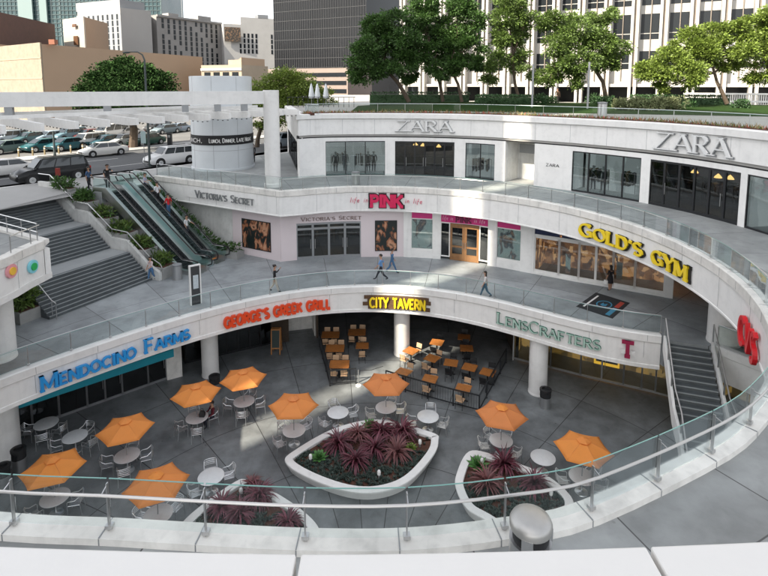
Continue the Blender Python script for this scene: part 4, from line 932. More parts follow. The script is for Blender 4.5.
# ------------------------------------------------------------------ left stub of the ring
st = thing('walkway_end', 'white end block of the walkway with one pink and one blue rimmed disc', 'fascia', (-16.5, 24, 8.6), world=True)
c0 = CR[0]; sd2 = Vector((-19.4, 26.1)) - c0; sd2.normalize()
e0, e1 = c0 + sd2 * -.03, c0 + sd2 * 14
edge = [e1, e0]
MB().sweep(edge, [(-.3, 10.2), (-.3, 10.38), (.05, 10.38), (.05, 9.95)]).build('coping', cream, st)
MB().sweep(edge, [(-.3, 8.62), (-.3, 9.94), (-.05, 9.94), (-.05, 8.62)]).build('end_panel', white2, st)
fcl = Path([c0, *CR[1:6]]) if False else None
lp = Path([CR[i] for i in range(12, -1, -1)])
MB().sweep([lp.at(q)[0] for q in (lp.L - 3.2, lp.L - 2, lp.L - 1, lp.L + 0)] + [lp.p[-1] + (lp.p[-1] - lp.p[-2]).normalized() * .35], [(-.1, 8.45), (-.1, 8.70), (.12, 8.74), (.12, 8.45)]).build('ledge', white, st)
for x, y, c1, c2 in ((10, 271, mat('pink_rim', (.75, .33, .36), .4), mat('amber_disc', (.85, .50, .05), .4)), (31, 266.5, mat('sky_rim', (.25, .65, .75), .4), mat('green_disc', (.02, .42, .10), .4))):
    q = lp.atpx(x, 9.2); p, tn = lp.at(q); zc = zat(x, y, p.y); nn = Vector((tn.y, -tn.x)); ang = math.atan2(nn.y, nn.x)
    for r_, m_, o_, nm in ((.30, c1, .0, 'disc_rim'), (.17, c2, .05, 'disc')):
        mb = MB(); mb.grid([[(p.x + nn.x * (o_ + .06 + d_) + tn.x * r_ * math.cos(k / 20 * 6.2832), p.y + nn.y * (o_ + .06 + d_) + tn.y * r_ * math.cos(k / 20 * 6.2832), zc + r_ * math.sin(k / 20 * 6.2832)) for k in range(20)] for d_ in (0, .09)], True, True); mb.build(nm, m_, st)
q_ = [CR[i] + (CR[i] - RC).normalized() * .1 for i in (0, 2, 4, 6)]
rl = thing('steel_railing', 'short steel railing with two cross bars at the end of the left walkway stub', 'railing', (c0.x, c0.y, 10.37), world=True)
ep = Path([c0 + Vector((-.12, -.1)), c0 + sd2 * 12]); 
for i in range(9): p = ep.at(i * 1.4 + .05)[0]; MB().tube([(p.x, p.y, 10.37), (p.x, p.y, 11.2)], .025, 6).build('post', steel, rl)
for i in (1, 3): MB().tube([(q_[i].x, q_[i].y, 10.37), (q_[i].x, q_[i].y, 11.1)], .025, 6).build('post', steel, rl)
MB().tube([(q.x, q.y, 11.1) for q in q_], .026, 6).build('rail', steel, rl)
for zz in (11.2, 10.8): MB().tube([(p.x, p.y, zz) for p in (ep.at(0)[0], ep.at(ep.L)[0])], .026, 6).build('rail', steel, rl)

# ------------------------------------------------------------------ canopy, column, tank
pc = at(272, 187.5, Z2)
cn = thing('canopy', 'white street canopy of long slanted fins hung under a deep beam', 'canopy', (pc.x, pc.y, Z2), world=True)
MB().lathe([(.62, 0), (.62, .25), (.56, .27), (.56, 6.98)], (pc.x, pc.y + .4, Z2), 28).build('column', white, cn)
bd = Vector((-.925, -.38)); b0 = Vector((pc.x - .3, pc.y + .4)); mb = MB()
b1 = b0 + bd * 26; mb.wall(b1, b0, 16.27, 17.17, .6, .3); mb.build('beam', white, cn, flat=True)
mb = MB(); q = 3
while q < 26: p = b0 + bd * q; mb.wall(p - bd * .012, p + bd * .012, 16.28, 17.16, .004, -.302 if False else .0); q += 4.2
tipA, tipB = Vector((-16.8, 26.0)), Vector((-7.55, 39.6)); td_ = (tipB - tipA) / 10; fd = Vector((-.72, .69))
for i in range(-3, 12):
    a = tipA + td_ * i; L_ = 9.6 if i < 8 else 9.6 - (i - 8) * .6; b = a + fd * L_; s_ = Vector((-fd.y, fd.x)) * .09
    mb = MB(); rows = []
    for p, h in ((a, .38), (a + fd * 1.2, .46), (b, .5)): rows.append([(p.x - s_.x, p.y - s_.y, 15.72 - h), (p.x + s_.x, p.y + s_.y, 15.72 - h), (p.x + s_.x, p.y + s_.y, 15.72), (p.x - s_.x, p.y - s_.y, 15.72)])
    mb.grid(rows, True, True); f_ = mb.build('fin', white, cn, flat=True)
    mb = MB()
    for k in range(14): p = a + fd * (.3 + k * L_ / 14.5); mb.box((p.x, p.y, 15.72 - .47 - .06 + (.06 if k == 0 else 0)), (.14, .05, .05), math.atan2(fd.y, fd.x))
    mb.build('dotted_strip', darkmetal, f_, world=True) if False else tag(mb.build('dotted_strip', darkmetal, cn), kind='stuff')  # dark blocks added for the dotted look under each fin
for u in (.93, .5):
    p, q = tipA + td_ * -3 + fd * 9.6 * u, tipA + td_ * 10.6 + fd * 9.6 * u * (.93 if u > .6 else 1); MB().bar((p.x, p.y, 15.85), (q.x, q.y, 15.85), .16, .2).build('purlin', white, cn)
for q in (5.5, 10.2, 15.5, 20.0, 1.6, 3.4):
    p = b0 + bd * q; MB().box((p.x, p.y, 16.03), (.42, .5, .48), math.atan2(bd.y, bd.x)).build('bracket', greymetal, cn)
tk = thing('round_kiosk', 'pale round tower kiosk with a black lettered band behind the canopy', 'kiosk', (-14.5, 47.4, Z2))
tkm = mat('kiosk_panel', (.62, .65, .67), .5, var=.05, scale=.8)
MB().lathe([(2.75, 0), (2.75, .18), (2.66, .2), (2.66, 3.0)], (0, 0, 0), 48).build('drum', tkm, tk, world=False)
MB().lathe([(2.66, 3.002), (2.66, 8.1), (2.5, 8.12), (2.5, 7.7)], (0, 0, 0), 48).build('upper_drum', tkm, tk, world=False)
mb = MB()
for k in range(8):
    a = k / 8 * 6.2832; mb.tube([(2.662 * math.cos(a), 2.662 * math.sin(a), .2), (2.662 * math.cos(a), 2.662 * math.sin(a), 8.1)], .012, 4)
for zz in (1.75, 4.6): mb.tube([(2.662 * math.cos(k / 48 * 6.2832), 2.662 * math.sin(k / 48 * 6.2832), zz) for k in range(49)], .012, 4)
tag(mb.build('panel_seam', greymetal, tk, world=False), kind='stuff')
MB().grid([[(r_ * math.cos(k / 48 * 6.2832), r_ * math.sin(k / 48 * 6.2832), zz) for k in range(48)] for r_, zz in ((2.665, 2.25), (2.70, 2.25), (2.70, 3.08), (2.665, 3.08))], True).build('black_band', black, tk, world=False)
KP = Path([(-14.5 + 2.71 * math.cos(R(a)), 47.4 + 2.71 * math.sin(R(a))) for a in range(190, 352, 3)])
tx = thing('band_lettering', 'white words LUNCH, DINNER, LATE NIGHT on the black band of the round kiosk', 'sign', (-14.5, 44.7, Z2 + 2.5), world=True)
lettering(tx, KP, *span(KP, 209, 254, 12.95), 'LUNCH, DINNER, LATE NIGHT.', 12.72, .36, white, depth=.012, thick=.16, off=.006, small=.8, smallset=tuple(i for i in range(26) if i not in (0, 7, 15, 20)), gap=.2)
lettering(tx, KP, *span(KP, 190.6, 202, 12.95), 'LUNCH,', 12.72, .34, white, depth=.012, thick=.16, off=.006)

# ------------------------------------------------------------------ foreground parapet
pp = thing('parapet', 'smooth white parapet coping across the bottom of the view', 'wall', (0, 1.2, 15.2), world=True)
PY0 = at(270, 553.5, 16.4).y
def par(u): return PY0 + .03 * abs(u + .15) ** 1.6
xs = [-4.1, -2.85, -1.6, -.23, .70, 1.95, 3.2, 4.4]
wp = mat('parapet_paint', (.74, .72, .69), .5, var=.03, scale=3, bump=.05, bscale=90)
xs = [-4.0, -2.74, -1.48, -.22, .692, 1.92, 3.15, 4.4]
for a, b in zip(xs, xs[1:]):
    fr_ = [(a + .006 + (b - a - .012) * i / 6) for i in range(7)]
    poly = [(u, par(u)) for u in fr_] + [(u, par(u) - .95) for u in reversed(fr_)]
    o = MB().prism(poly, 16.22, 16.4).build('coping_slab', wp, pp, flat=True)
    bv = o.modifiers.new('bevel', 'BEVEL'); bv.width = .006; bv.segments = 2; bv.limit_method = 'ANGLE'
poly = [(u, par(u) - .05) for u in np.linspace(-4, 4.4, 30)] + [(u, par(u) - .9) for u in np.linspace(4.4, -4, 30)]
MB().prism([(float(a), float(b)) for a, b in poly], 14.6, 16.215).build('wall', cream, pp, flat=True)

# ------------------------------------------------------------------ bins, pylon, board, mat
def bin_(label, p, kind):
    t = thing('litter_bin', label, 'bin', p)
    if kind == 'dome':
        MB().lathe([(.30, 0), (.30, .80)], (0, 0, 0), 28).build('body', steel, t, world=False)
        MB().lathe([(.255, .80), (.255, .98)], (0, 0, 0), 24).build('opening', black, t, world=False)
        MB().lathe([(.30, .98), (.305, 1.06), (.28, 1.11), (.19, 1.15), (.05, 1.165)], (0, 0, 0), 32).build('dome_lid', mat('dull_steel', (.50, .49, .47), .5, .9, var=.08, scale=5), t, world=False)
        mb = MB()
        for k in range(3): a = k * 2.09 + 2.2; mb.box((.28 * math.cos(a), .28 * math.sin(a), .89), (.05, .16, .2), a)
        mb.build('lid_support', steel, t, world=False)
    elif kind == 'steel':
        MB().lathe([(.31, 0), (.31, .92), (.27, .93)], (0, 0, 0), 24).build('body', steel, t, world=False); MB().lathe([(.30, .931), (.31, 1.0), (.2, 1.01)], (0, 0, 0), 24).build('rim', greymetal, t, world=False)
    else:
        MB().lathe([(.29, 0), (.29, .62)], (0, 0, 0), 24).build('body', steel, t, world=False)
        MB().lathe([(.295, .622), (.295, .95), (.32, .96), (.32, 1.06), (.2, 1.08), (.18, .98)], (0, 0, 0), 24).build('hood', rubber, t, world=False)
        MB().box((0, -.292, .80), (.26, .03, .16)).build('flap', darkmetal, t, world=False)
    return t
p = at(531, 519, 11.35); bin_('steel dome-topped bin on the near walkway behind the parapet', (p.x, p.y, Z2), 'dome')
p = at(355.5, 186, Z2); bin_('small pale steel bin on the far side of the street level ring', (p.x, p.y + .3, Z2), 'steel')
p = at(177.5, 279, Z1); bin_('steel bin at the foot of the left escalator', (p.x, p.y, Z1), 'steel')
p = at(215, 393, 0); bin_('two-tone bin with black hood beside the pillar behind an orange umbrella', (p.x, p.y, 0), 'hood')
p = at(545, 407, 0); bin_('two-tone bin with black hood in front of the pillar by the yellow lit shop', (p.x, p.y, 0), 'hood')
p = at(20, 470, 0); bin_('two-tone bin at the left edge, the farther of the pair beside the greyish pillar', (p.x, p.y, 0), 'hood')
p = at(4, 488, 0); bin_('two-tone bin at the left edge, the nearer of the pair, partly cut by the frame', (p.x, p.y, 0), 'hood')
py = thing('directory_pylon', 'tall slim directory pylon with white frame and dark face on the middle deck', 'sign', (*at(196, 304, Z1)[:2], Z1), R(35))
MB().box((0, 0, 1.15), (.50, .14, 2.3)).build('face', mat('dark_grey_face', (.05, .052, .055), .4), py, world=False)
mb = MB()
for x in (-.285, .285): mb.box((x, 0, 1.17), (.07, .2, 2.34))
mb.box((0, 0, 2.31), (.5, .18, .06)); mb.build('frame', white, py, world=False); MB().box((.02, -.075, 1.35), (.3, .02, .8)).build('map_sheet', mat('map_paper', (.5, .55, .58), .5, var=.2, scale=9), py, world=False)
cb = thing('chalkboard', 'wooden framed chalkboard standing before the grill doorway', 'sign', (*at(276, 354, 0)[:2], 0))
for yy, rx in ((0, -.12), (.42, .12)):
    mb = MB()
    for x in (-.28, .28): mb.box((x, yy, .85), (.07, .05, 1.7), 0, rx)
    for zz in (1.63, .42): mb.box((0, yy + (zz - .85) * -math.tan(rx) * -1 * -1 * 0 + (zz - .85) * (.12 if yy == 0 else -.12), zz), (.56, .045, .08), 0, rx)
    mb.build('frame', mat('pine_frame', (.40, .17, .05), .5) if 'pine_frame' not in MAT else MAT['pine_frame'], cb, world=False)
    MB().box((0, yy + .02 * (1 if yy else -1) + (.18 * (.12 if yy == 0 else -.12)), 1.02), (.5, .02, 1.12), 0, rx).build('board', mat('slate_board', (.03, .045, .04), .6) if 'slate_board' not in MAT else MAT['slate_board'], cb, world=False)
mt_ = [at(a, b, Z1) for a, b in ((576, 306.6), (596, 292.5), (630, 303), (612.5, 318.7))]
gm = thing('floor_mat', 'dark square advertising mat with a ring emblem on the deck before the gym', 'mat', (mt_[0].x, mt_[0].y, Z1), world=True)
MB().prism([(p.x, p.y) for p in mt_], Z1 - .01, Z1 + .008).build('mat', mat('dark_mat', (.022, .024, .027), .7), gm, flat=True)
def mp(u, v): p = mt_[0] + (mt_[1] - mt_[0]) * v + (mt_[3] - mt_[0]) * u; return (p.x, p.y)
bl = mat('mat_blue', (.05, .24, .38), .6); rd = mat('mat_red', (.42, .06, .04), .6)
mb = MB(); n = 24
for k in range(n):
    a0, a1 = k / n * 6.283, (k + 1) / n * 6.283; c = (.5, .52)
    mb.prism([mp(c[0] + r_ * math.cos(a), c[1] + r_ * math.sin(a)) for r_, a in ((.17, a0), (.17, a1), (.2, a1), (.2, a0))], Z1 + .008, Z1 + .014)
mb.prism([mp(.42, .46), mp(.5, .42), mp(.58, .46), mp(.56, .6), mp(.5, .52), mp(.44, .6)], Z1 + .008, Z1 + .014); mb.build('emblem', bl, gm, flat=True)
MB().prism([mp(.76, .08), mp(.88, .08), mp(.88, .5), mp(.76, .5)], Z1 + .008, Z1 + .014).build('blue_bar', bl, gm, flat=True); MB().prism([mp(.76, .54), mp(.88, .54), mp(.88, .9), mp(.76, .9)], Z1 + .008, Z1 + .014).build('red_bar', rd, gm, flat=True)
MB().prism([mp(.12, .12), mp(.17, .12), mp(.17, .86), mp(.12, .86)], Z1 + .008, Z1 + .014).build('pale_bar', white2, gm, flat=True)

# ------------------------------------------------------------------ cafe furniture
def make_table():
    t = thing('cafe_table', 'x', 'table', group='round tables of the court')
    MB().lathe([(.02, .715), (.53, .715), (.555, .725), (.555, .74), (.53, .75), (.02, .752)], (0, 0, 0), 32).build('table_top', tabletop, t, world=False)
    MB().lathe([(.035, .03), (.035, .71)], (0, 0, 0), 12).build('pedestal', alu, t, world=False)
    MB().lathe([(.29, 0), (.28, .025), (.08, .05), (.04, .09)], (0, 0, 0), 24).build('base', alu, t, world=False); return t
def make_chair():
    t = thing('armchair', 'x', 'chair', group='metal armchairs round the court tables')
    mb = MB()
    for k in range(6): mb.box((-.2 + k * .08, .0, .445), (.055, .42, .016))
    mb.tube([(-.235, -.21, .44), (.235, -.21, .44), (.235, .22, .44), (-.235, .22, .44), (-.235, -.21, .44)], .014, 6); mb.build('seat', alu, t, world=False)
    mb = MB()
    for zz in (.58, .66, .74): mb.tube([(.25 * math.cos(a), -.20 - .09 * math.sin(a), zz) for a in [math.pi * k / 8 for k in range(9)]], .018, 6)
    mb.tube([(.255 * math.cos(a), -.20 - .10 * math.sin(a), .82) for a in [math.pi * k / 10 for k in range(11)]], .02, 6); mb.build('backrest', alu, t, world=False)
    for sx in (-1, 1):
        MB().tube([(sx * .255, -.22, .80), (sx * .27, -.05, .67), (sx * .27, .20, .66), (sx * .26, .25, .60)], .019, 6).build('arm', alu, t, world=False)
        MB().tube([(sx * .26, .25, .62), (sx * .25, .24, .0)], .015, 6).build('leg', alu, t, world=False)
        MB().tube([(sx * .25, -.22, .81), (sx * .24, -.22, .44), (sx * .25, -.27, .0)], .015, 6).build('leg', alu, t, world=False)
    return t
def make_umbrella():
    t = thing('patio_umbrella', 'x', 'umbrella', group='orange umbrellas of the court')
    rows = []; N = 6; ms_ = 6
    for j, (r_, zz) in enumerate(((.03, 2.44), (.35, 2.345), (.7, 2.235), (1.0, 2.13), (1.24, 2.03))):
        row = []
        for k in range(N * ms_):
            f = (k % ms_) / ms_; a0 = (k // ms_) * math.pi / 3; c0, c1 = (math.cos(a0), math.sin(a0)), (math.cos(a0 + math.pi / 3), math.sin(a0 + math.pi / 3))
            sag = .05 * r_ * 4 * f * (1 - f); rr = r_ * (1 - .05 * 4 * f * (1 - f) * (j == 4))
            row.append(((c0[0] * (1 - f) + c1[0] * f) * rr, (c0[1] * (1 - f) + c1[1] * f) * rr, zz - sag * .7))
        rows.append(row)
    cn_ = MB().grid(rows, True).build('canopy', orange, t, world=False, ang=12)
    so = cn_.modifiers.new('thickness', 'SOLIDIFY'); so.thickness = .008
    mb = MB(); 
    for k in range(6):
        a = k * math.pi / 3 ; mb.tube([(r_ * math.cos(a), r_ * math.sin(a), z_ + .006) for r_, z_ in ((.05, 2.44), (.35, 2.345), (.7, 2.235), (1.24, 2.03))], .010, 4)
    mb.build('seam', orange, t, world=False)
    vent = [[(r_ * math.cos(k * math.pi / 3 + .0), r_ * math.sin(k * math.pi / 3 + .0), zz) for k in range(6)] for r_, zz in ((.02, 2.535), (.17, 2.49), (.30, 2.41))]
    MB().grid(vent, True, False).build('vent_cap', orange, t, world=False, flat=True)
    MB().lathe([(.02, 2.53), (.03, 2.56), (.012, 2.58)], (0, 0, 0), 8).build('finial', orange, t, world=False)
    MB().tube([(0, 0, 0), (0, 0, 2.46)], .021, 10).build('pole', greymetal, t, world=False)
    for k in range(6):
        a = k * math.pi / 3; MB().bar((.03 * math.cos(a), .03 * math.sin(a), 2.40), (1.2 * math.cos(a), 1.2 * math.sin(a), 2.015), .014, .018).build('rib', darkmetal, t, world=False)
        MB().bar((.03 * math.cos(a), .03 * math.sin(a), 1.93), (.62 * math.cos(a), .62 * math.sin(a), 2.20), .012, .014).build('strut', darkmetal, t, world=False)
    return t
TABS = [  # px of the table top, umbrella px or None and twist, chair angles, reference phrase
 (46, 423, None, (200, 290, 350), 'the bare table against the teal trimmed windows'),
 (75, 436, None, (80, 350, 215), 'the bare table second from the teal windows'),
 (127, 455, 22, (100, 20, 195, 285), 'the umbrella table facing the teal shop doors'),
 (55, 497, 20, (130, 10, 230), 'the umbrella table nearest the left edge bins'),
 (158, 514, 24, (60, 165), 'the umbrella table closest to the near railing'),
 (211, 476, None, (35, 110, 230), 'the bare table by the left triangular planter'),
 (197, 417, 24, (120, 215, 290, 40), 'the umbrella table where somebody sits'),
 (244, 401, 20, (80, 10, 180, 275), 'the umbrella table next to the bin and pillar'),
 (294, 430, 2, (55, 135, 225), 'the umbrella table on the pale light streak'),
 (338, 412, None, (110, 20, 220), 'the bare table left above the big planter'),
 (386, 407, 2, (70, 10, 200), 'the umbrella table directly above the big planter'),
 (428, 416, None, (75, 340, 190), 'the bare table right of the big planter top'),
 (501, 440, 44, (60, 120, 180, 310), 'the umbrella table left of the black hooded bin'),
 (543, 457, None, (), 'the table without chairs beside the right planter'),
 (582, 476, 38, (35, 330, 170), 'the umbrella table farthest right')]
tab0, ch0, um0 = make_table(), make_chair(), make_umbrella(); used = set()
def put(proto, loc, rz, label):
    if proto.name not in used: used.add(proto.name); proto.location = loc; proto.rotation_euler = (0, 0, rz); proto['label'] = label; return proto
    return dup(proto, None, loc, rz, label)
def side(a): a %= 360; return ['right', 'far right', 'far', 'far left', 'left', 'near left', 'near', 'near right'][int((a + 22.5) // 45) % 8]
TP = []
for x, y, um, chs, ref in TABS:
    p = at(x, y, .75); TP.append(p)
    put(tab0, (p.x, p.y, 0), 0, 'round pale enamel ' + ref.replace('the bare table', 'table without umbrella').replace('the umbrella table', 'table under an orange umbrella').replace('the table', 'table'))
    if um is not None: put(um0, (p.x, p.y, .0), R(um), 'orange hexagonal umbrella over ' + ref.replace('the umbrella table', 'the table'))
    for a in chs:
        d_ = .80 + rnd.uniform(-.04, .06)
        put(ch0, (p.x + d_ * math.cos(R(a)), p.y + d_ * math.sin(R(a)), 0), R(a + 90 + rnd.uniform(-14, 14)), 'metal armchair, %s side of ' % side(a) + ref)
bgp = TP[6]; hb = thing('bag', 'black bag standing on the table where somebody in maroon sits', 'bag', (bgp.x + .25, bgp.y + .05, .752))
MB().grid([[(-.13, -.09, 0), (.13, -.09, 0), (.13, .09, 0), (-.13, .09, 0)], [(-.15, -.10, .16), (.15, -.10, .16), (.15, .10, .16), (-.15, .10, .16)], [(-.09, -.04, .30), (.09, -.04, .30), (.09, .04, .30), (-.09, .04, .30)]], True, True).build('body', black, hb, world=False)
MB().tube([(-.08, 0, .29), (-.05, 0, .43), (.05, 0, .43), (.08, 0, .29)], .012, 6).build('handle', black, hb, world=False)

# tavern tables, chairs and fence
def make_ttable():
    t = thing('wooden_table', 'x', 'table', group='wooden tavern tables')
    mb = MB()
    for k in range(4): mb.box((0, -.30 + k * .2, .735), (.82, .192, .035))
    mb.build('table_top', wood, t, world=False, flat=True)
    MB().box((0, 0, .37), (.08, .08, .70)).build('pedestal', darkmetal, t, world=False); mb = MB(); mb.box((0, 0, .02), (.55, .07, .04)); mb.box((0, 0, .021), (.07, .5, .04)); mb.build('base', darkmetal, t, world=False)
    return t
def make_tchair(m, nm):
    t = thing('tavern_chair', 'x', 'chair', group=nm)
    MB().box((0, 0, .455), (.42, .42, .04)).build('seat', m, t, world=False)
    mb = MB(); mb.grid([[(-.2, -.20, .58), (.2, -.20, .58), (.2, -.22, .58), (-.2, -.22, .58)], [(-.2, -.25, .86), (.2, -.25, .86), (.2, -.275, .86), (-.2, -.275, .86)]], True, True); mb.build('backrest', m, t, world=False)
    for sx in (-1, 1):
        MB().tube([(sx * .19, .19, .44), (sx * .2, .21, 0)], .014, 6).build('leg', darkmetal, t, world=False); MB().tube([(sx * .2, -.27, .86), (sx * .19, -.19, .44), (sx * .2, -.24, 0)], .014, 6).build('leg', darkmetal, t, world=False)
    return t
tt0, tcA, tcB = make_ttable(), make_tchair(chairwood, 'tan tavern chairs'), make_tchair(black, 'black tavern chairs')
big = [(330.6, 334.5, 0, 'back table of the left fenced row'), (335, 348, 0, 'middle table of the left fenced row'), (339.4, 364, 0, 'front table of the left fenced row'), (357, 332, 0, 'back table of the second row')]
sm = [(362.4, 345.4, 0, 'small table in front of the second left row', 'A'), (411, 350.5, 38, 'small table touching the right of the tavern pillar', 'A'), (432, 358, 34, 'small table lying in the light streak', 'A'), (451, 362.5, 15, 'small table right of the light streak', 'B'), (469.7, 367, 25, 'small table one in from the right fence', 'B'), (487.7, 372, 28, 'small table against the right fence', 'B'), (403, 372, 32, 'small table behind the orange umbrella', 'A'), (430, 378.6, 20, 'middle table along the front fence', 'A'), (463.4, 388, 22, 'table in the fence corner', 'A'), (437, 342, 20, 'back table in the streak of light', 'B'), (466.6, 348, 5, 'back table under the green lettering', 'B'), (464, 337, 10, 'hindmost table deep in the dark hall', 'B')]
bk = ['back left', 'back right', 'front left', 'front right']
for x, y, a, nm in big:
    p = at(x, y, .75); t = put(tt0, (p.x, p.y, 0), 0, 'wooden four seat tavern table, ' + nm); t.scale = (1.45, 1.15, 1)
    for i, (dx, dy, rr) in enumerate(((-.3, .62, 180), (.32, .63, 180), (-.3, -.6, 0), (.32, -.62, 0))):
        put(tcA, (p.x + dx, p.y + dy, 0), R(rr + rnd.uniform(-6, 6)), 'tan tavern chair, %s of the %s' % (bk[i], nm))
for x, y, a, nm, k in sm:
    p = at(x, y, .75); put(tt0, (p.x, p.y, 0), R(-a), 'square wooden tavern table, ' + nm).scale = (1, 1, 1)
    for i, (sg, sn) in enumerate(((1, 'far'), (-1, 'near'))):
        ax = Vector((math.sin(R(a)), math.cos(R(a)))) * sg * .7
        put(tcA if k == 'A' else tcB, (p.x + ax.x, p.y + ax.y, 0), R(-a + (180 if sg > 0 else 0) + rnd.uniform(-8, 8)), '%s tavern chair, %s side of the %s' % ('tan' if k == 'A' else 'black', sn, nm))
def tfence(label, pts, h=.95):
    b = pts[0]; t = thing('tavern_fence', label, 'fence', (b.x, b.y, 0), world=True)
    for a, c in zip(pts, pts[1:]):
        n = max(1, round((c - a).length / 1.6))
        for i in range(n):
            p, q = a.lerp(c, i / n), a.lerp(c, (i + 1) / n); mb = MB()
            mb.bar((p.x, p.y, h), (q.x, q.y, h), .06, .06); mb.bar((p.x, p.y, .14), (q.x, q.y, .14), .05, .05)
            mb.build('rail', darkmetal, t); MB().bar((p.x, p.y, 0), (p.x, p.y, h + .02), .065, .065).build('post', darkmetal, t)
            g = MB(); k = max(2, int((q - p).length / .14))
            for j in range(1, k): r_ = p.lerp(q, j / k); g.bar((r_.x, r_.y, .14), (r_.x, r_.y, h), .012, .012)
            tag(g.build('wires', darkmetal, t), kind='stuff')
    c = pts[-1]; MB().bar((c.x, c.y, 0), (c.x, c.y, h + .02), .065, .065).build('post', darkmetal, t)
tfence('black low fence closing the left tavern tables with a short front panel', [at(a, b, 0).to_2d() for a, b in ((319.5, 347), (330, 386), (356, 383.5))])
tfence('black low fence round the right tavern tables up to the yellow lit shop', [at(a, b, 0).to_2d() for a, b in ((386, 386), (405.5, 392), (427.5, 398.5), (453, 405.5), (479, 412), (506, 363))])
p = at(358.5, 385.5, 0); sn_ = thing('stanchion', 'black stanchion post with a white round foot at the tavern entrance gap', 'post', p)
MB().lathe([(.17, 0), (.16, .03), (.05, .06)], (0, 0, 0), 20).build('foot', white, sn_, world=False); MB().tube([(0, 0, .05), (0, 0, .98)], .025, 8).build('pole', greymetal, sn_, world=False)
q = at(383, 381, 0); MB().tube([(0, 0, .93), ((q.x - p.x) * .5, (q.y - p.y) * .5, .82), (q.x - p.x, q.y - p.y, .93)], .015, 6).build('rope', black, sn_, world=False)
p = at(463, 326, 1.0); ml = thing('menu_stand', 'small pale lit menu stand deep inside the tavern', 'sign', (4.6, 36.2, 0))
MB().tube([(0, 0, 0), (0, 0, 1.2)], .04, 8).build('pole', darkmetal, ml, world=False); MB().box((.05, 0, 1.45), (.55, .04, .45), .2, .1).build('board', chairwood, ml, world=False)

# ------------------------------------------------------------------ lens planters
def smooth(pts, n=6):
    out = []; N = len(pts)
    for i in range(N):
        p0, p1, p2, p3 = pts[i - 1], pts[i], pts[(i + 1) % N], pts[(i + 2) % N]
        for k in range(n):
            t = k / n; out.append(.5 * ((2 * p1) + (p2 - p0) * t + (2 * p0 - 5 * p1 + 4 * p2 - p3) * t * t + (3 * p1 - p0 - 3 * p2 + p3) * t ** 3))
    return out
def inset(poly, d):
    N = len(poly); out = []; ar = sum(poly[i].x * poly[(i + 1) % N].y - poly[(i + 1) % N].x * poly[i].y for i in range(N))
    sg = 1 if ar > 0 else -1
    for i in range(N):
        e1 = (poly[i] - poly[i - 1]).normalized(); e2 = (poly[(i + 1) % N] - poly[i]).normalized(); n1 = Vector((-e1.y, e1.x)) * sg; n2 = Vector((-e2.y, e2.x)) * sg
        n_ = (n1 + n2).normalized(); out.append(poly[i] + n_ * d / max(n_.dot(n1), .35))
    return out
def lens(label, px_, H=.5, wrim=.36, pts2=None):
    P = smooth([at(a, b, H).to_2d() for a, b in px_] + (pts2 or []))
    if sum(P[i].x * P[(i + 1) % len(P)].y - P[(i + 1) % len(P)].x * P[i].y for i in range(len(P))) < 0: P = P[::-1]
    c = sum(P, Vector((0, 0))) / len(P); t = thing('planter', label, 'planter', (c.x, c.y, 0), world=True)
    I = inset(P, wrim); B = inset(P, .20); prof = [(B, 0), (inset(P, .16), .12), (inset(P, .02), H - .12), (P, H - .07), (P, H - .02), (inset(P, .02), H), (inset(P, wrim - .02), H), (I, H - .02), (I, H - .22)]
    MB().grid([[(p.x, p.y, z) for p in q] for q, z in prof], True).build('rim', white, t)
    MB().prism([(p.x, p.y) for p in inset(P, wrim - .02)], .05, H - .14).build('soil', soil, t, flat=True)
    return t, I
L1_, I1 = lens('big white lens shaped planter in the middle of the court full of red plants', [(285, 461), (296, 449), (332, 429), (368.5, 419.5), (394.6, 422), (433.6, 432.6), (438.5, 440), (433.6, 454.7), (410, 480), (379, 491.5), (345, 490), (306, 476)])
cc = at(560, 545, .5).to_2d()
L2_, I2 = lens('white planter at right partly behind the near railing, with one bright green plant', [(469, 451), (495, 454.6), (521, 464), (545, 474), (565, 489), (574, 504), (566, 524), (540, 536), (508, 532), (485, 519), (467, 508), (457, 491), (456, 475)])
L3_, I3 = lens('white pointed planter at the lower left behind the near glass', [(246, 479), (269, 488.5), (300, 508), (319, 528), (314, 545), (280, 556), (236, 558), (196, 550), (178, 536), (184, 520), (209, 499), (234, 482)])
def spiky(label, p, r=1.0, m=cordy, n=70, seed=0):
    g = random.Random(seed); t = thing('spiky_plant', label, 'plant', (p.x, p.y, .34), group='red spiky plants'); mb = MB()
    for k in range(n):
        a = g.uniform(0, 6.283); el = math.acos(1 - g.random() * .92); L_ = r * g.uniform(.75, 1.12); w_ = .045
        dx, dy = math.cos(a), math.sin(a); pts = []
        for j in range(5):
            u = j / 4; e = el + u * u * .6; pts.append((dx * L_ * u * math.sin(e), dy * L_ * u * math.sin(e), .22 + L_ * u * math.cos(e) * .95))
        rows = [[(q[0] - dy * w_ * ww, q[1] + dx * w_ * ww, q[2]), (q[0] + dy * w_ * ww, q[1] - dx * w_ * ww, q[2])] for q, ww in zip(pts, (.5, .9, .8, .5, .04))]
        mb.grid(rows)
    mb.build('leaves', m, t, world=False); MB().tube([(0, 0, -.05), (0, 0, .3)], [.07, .05], 7).build('stem', bark, t, world=False)
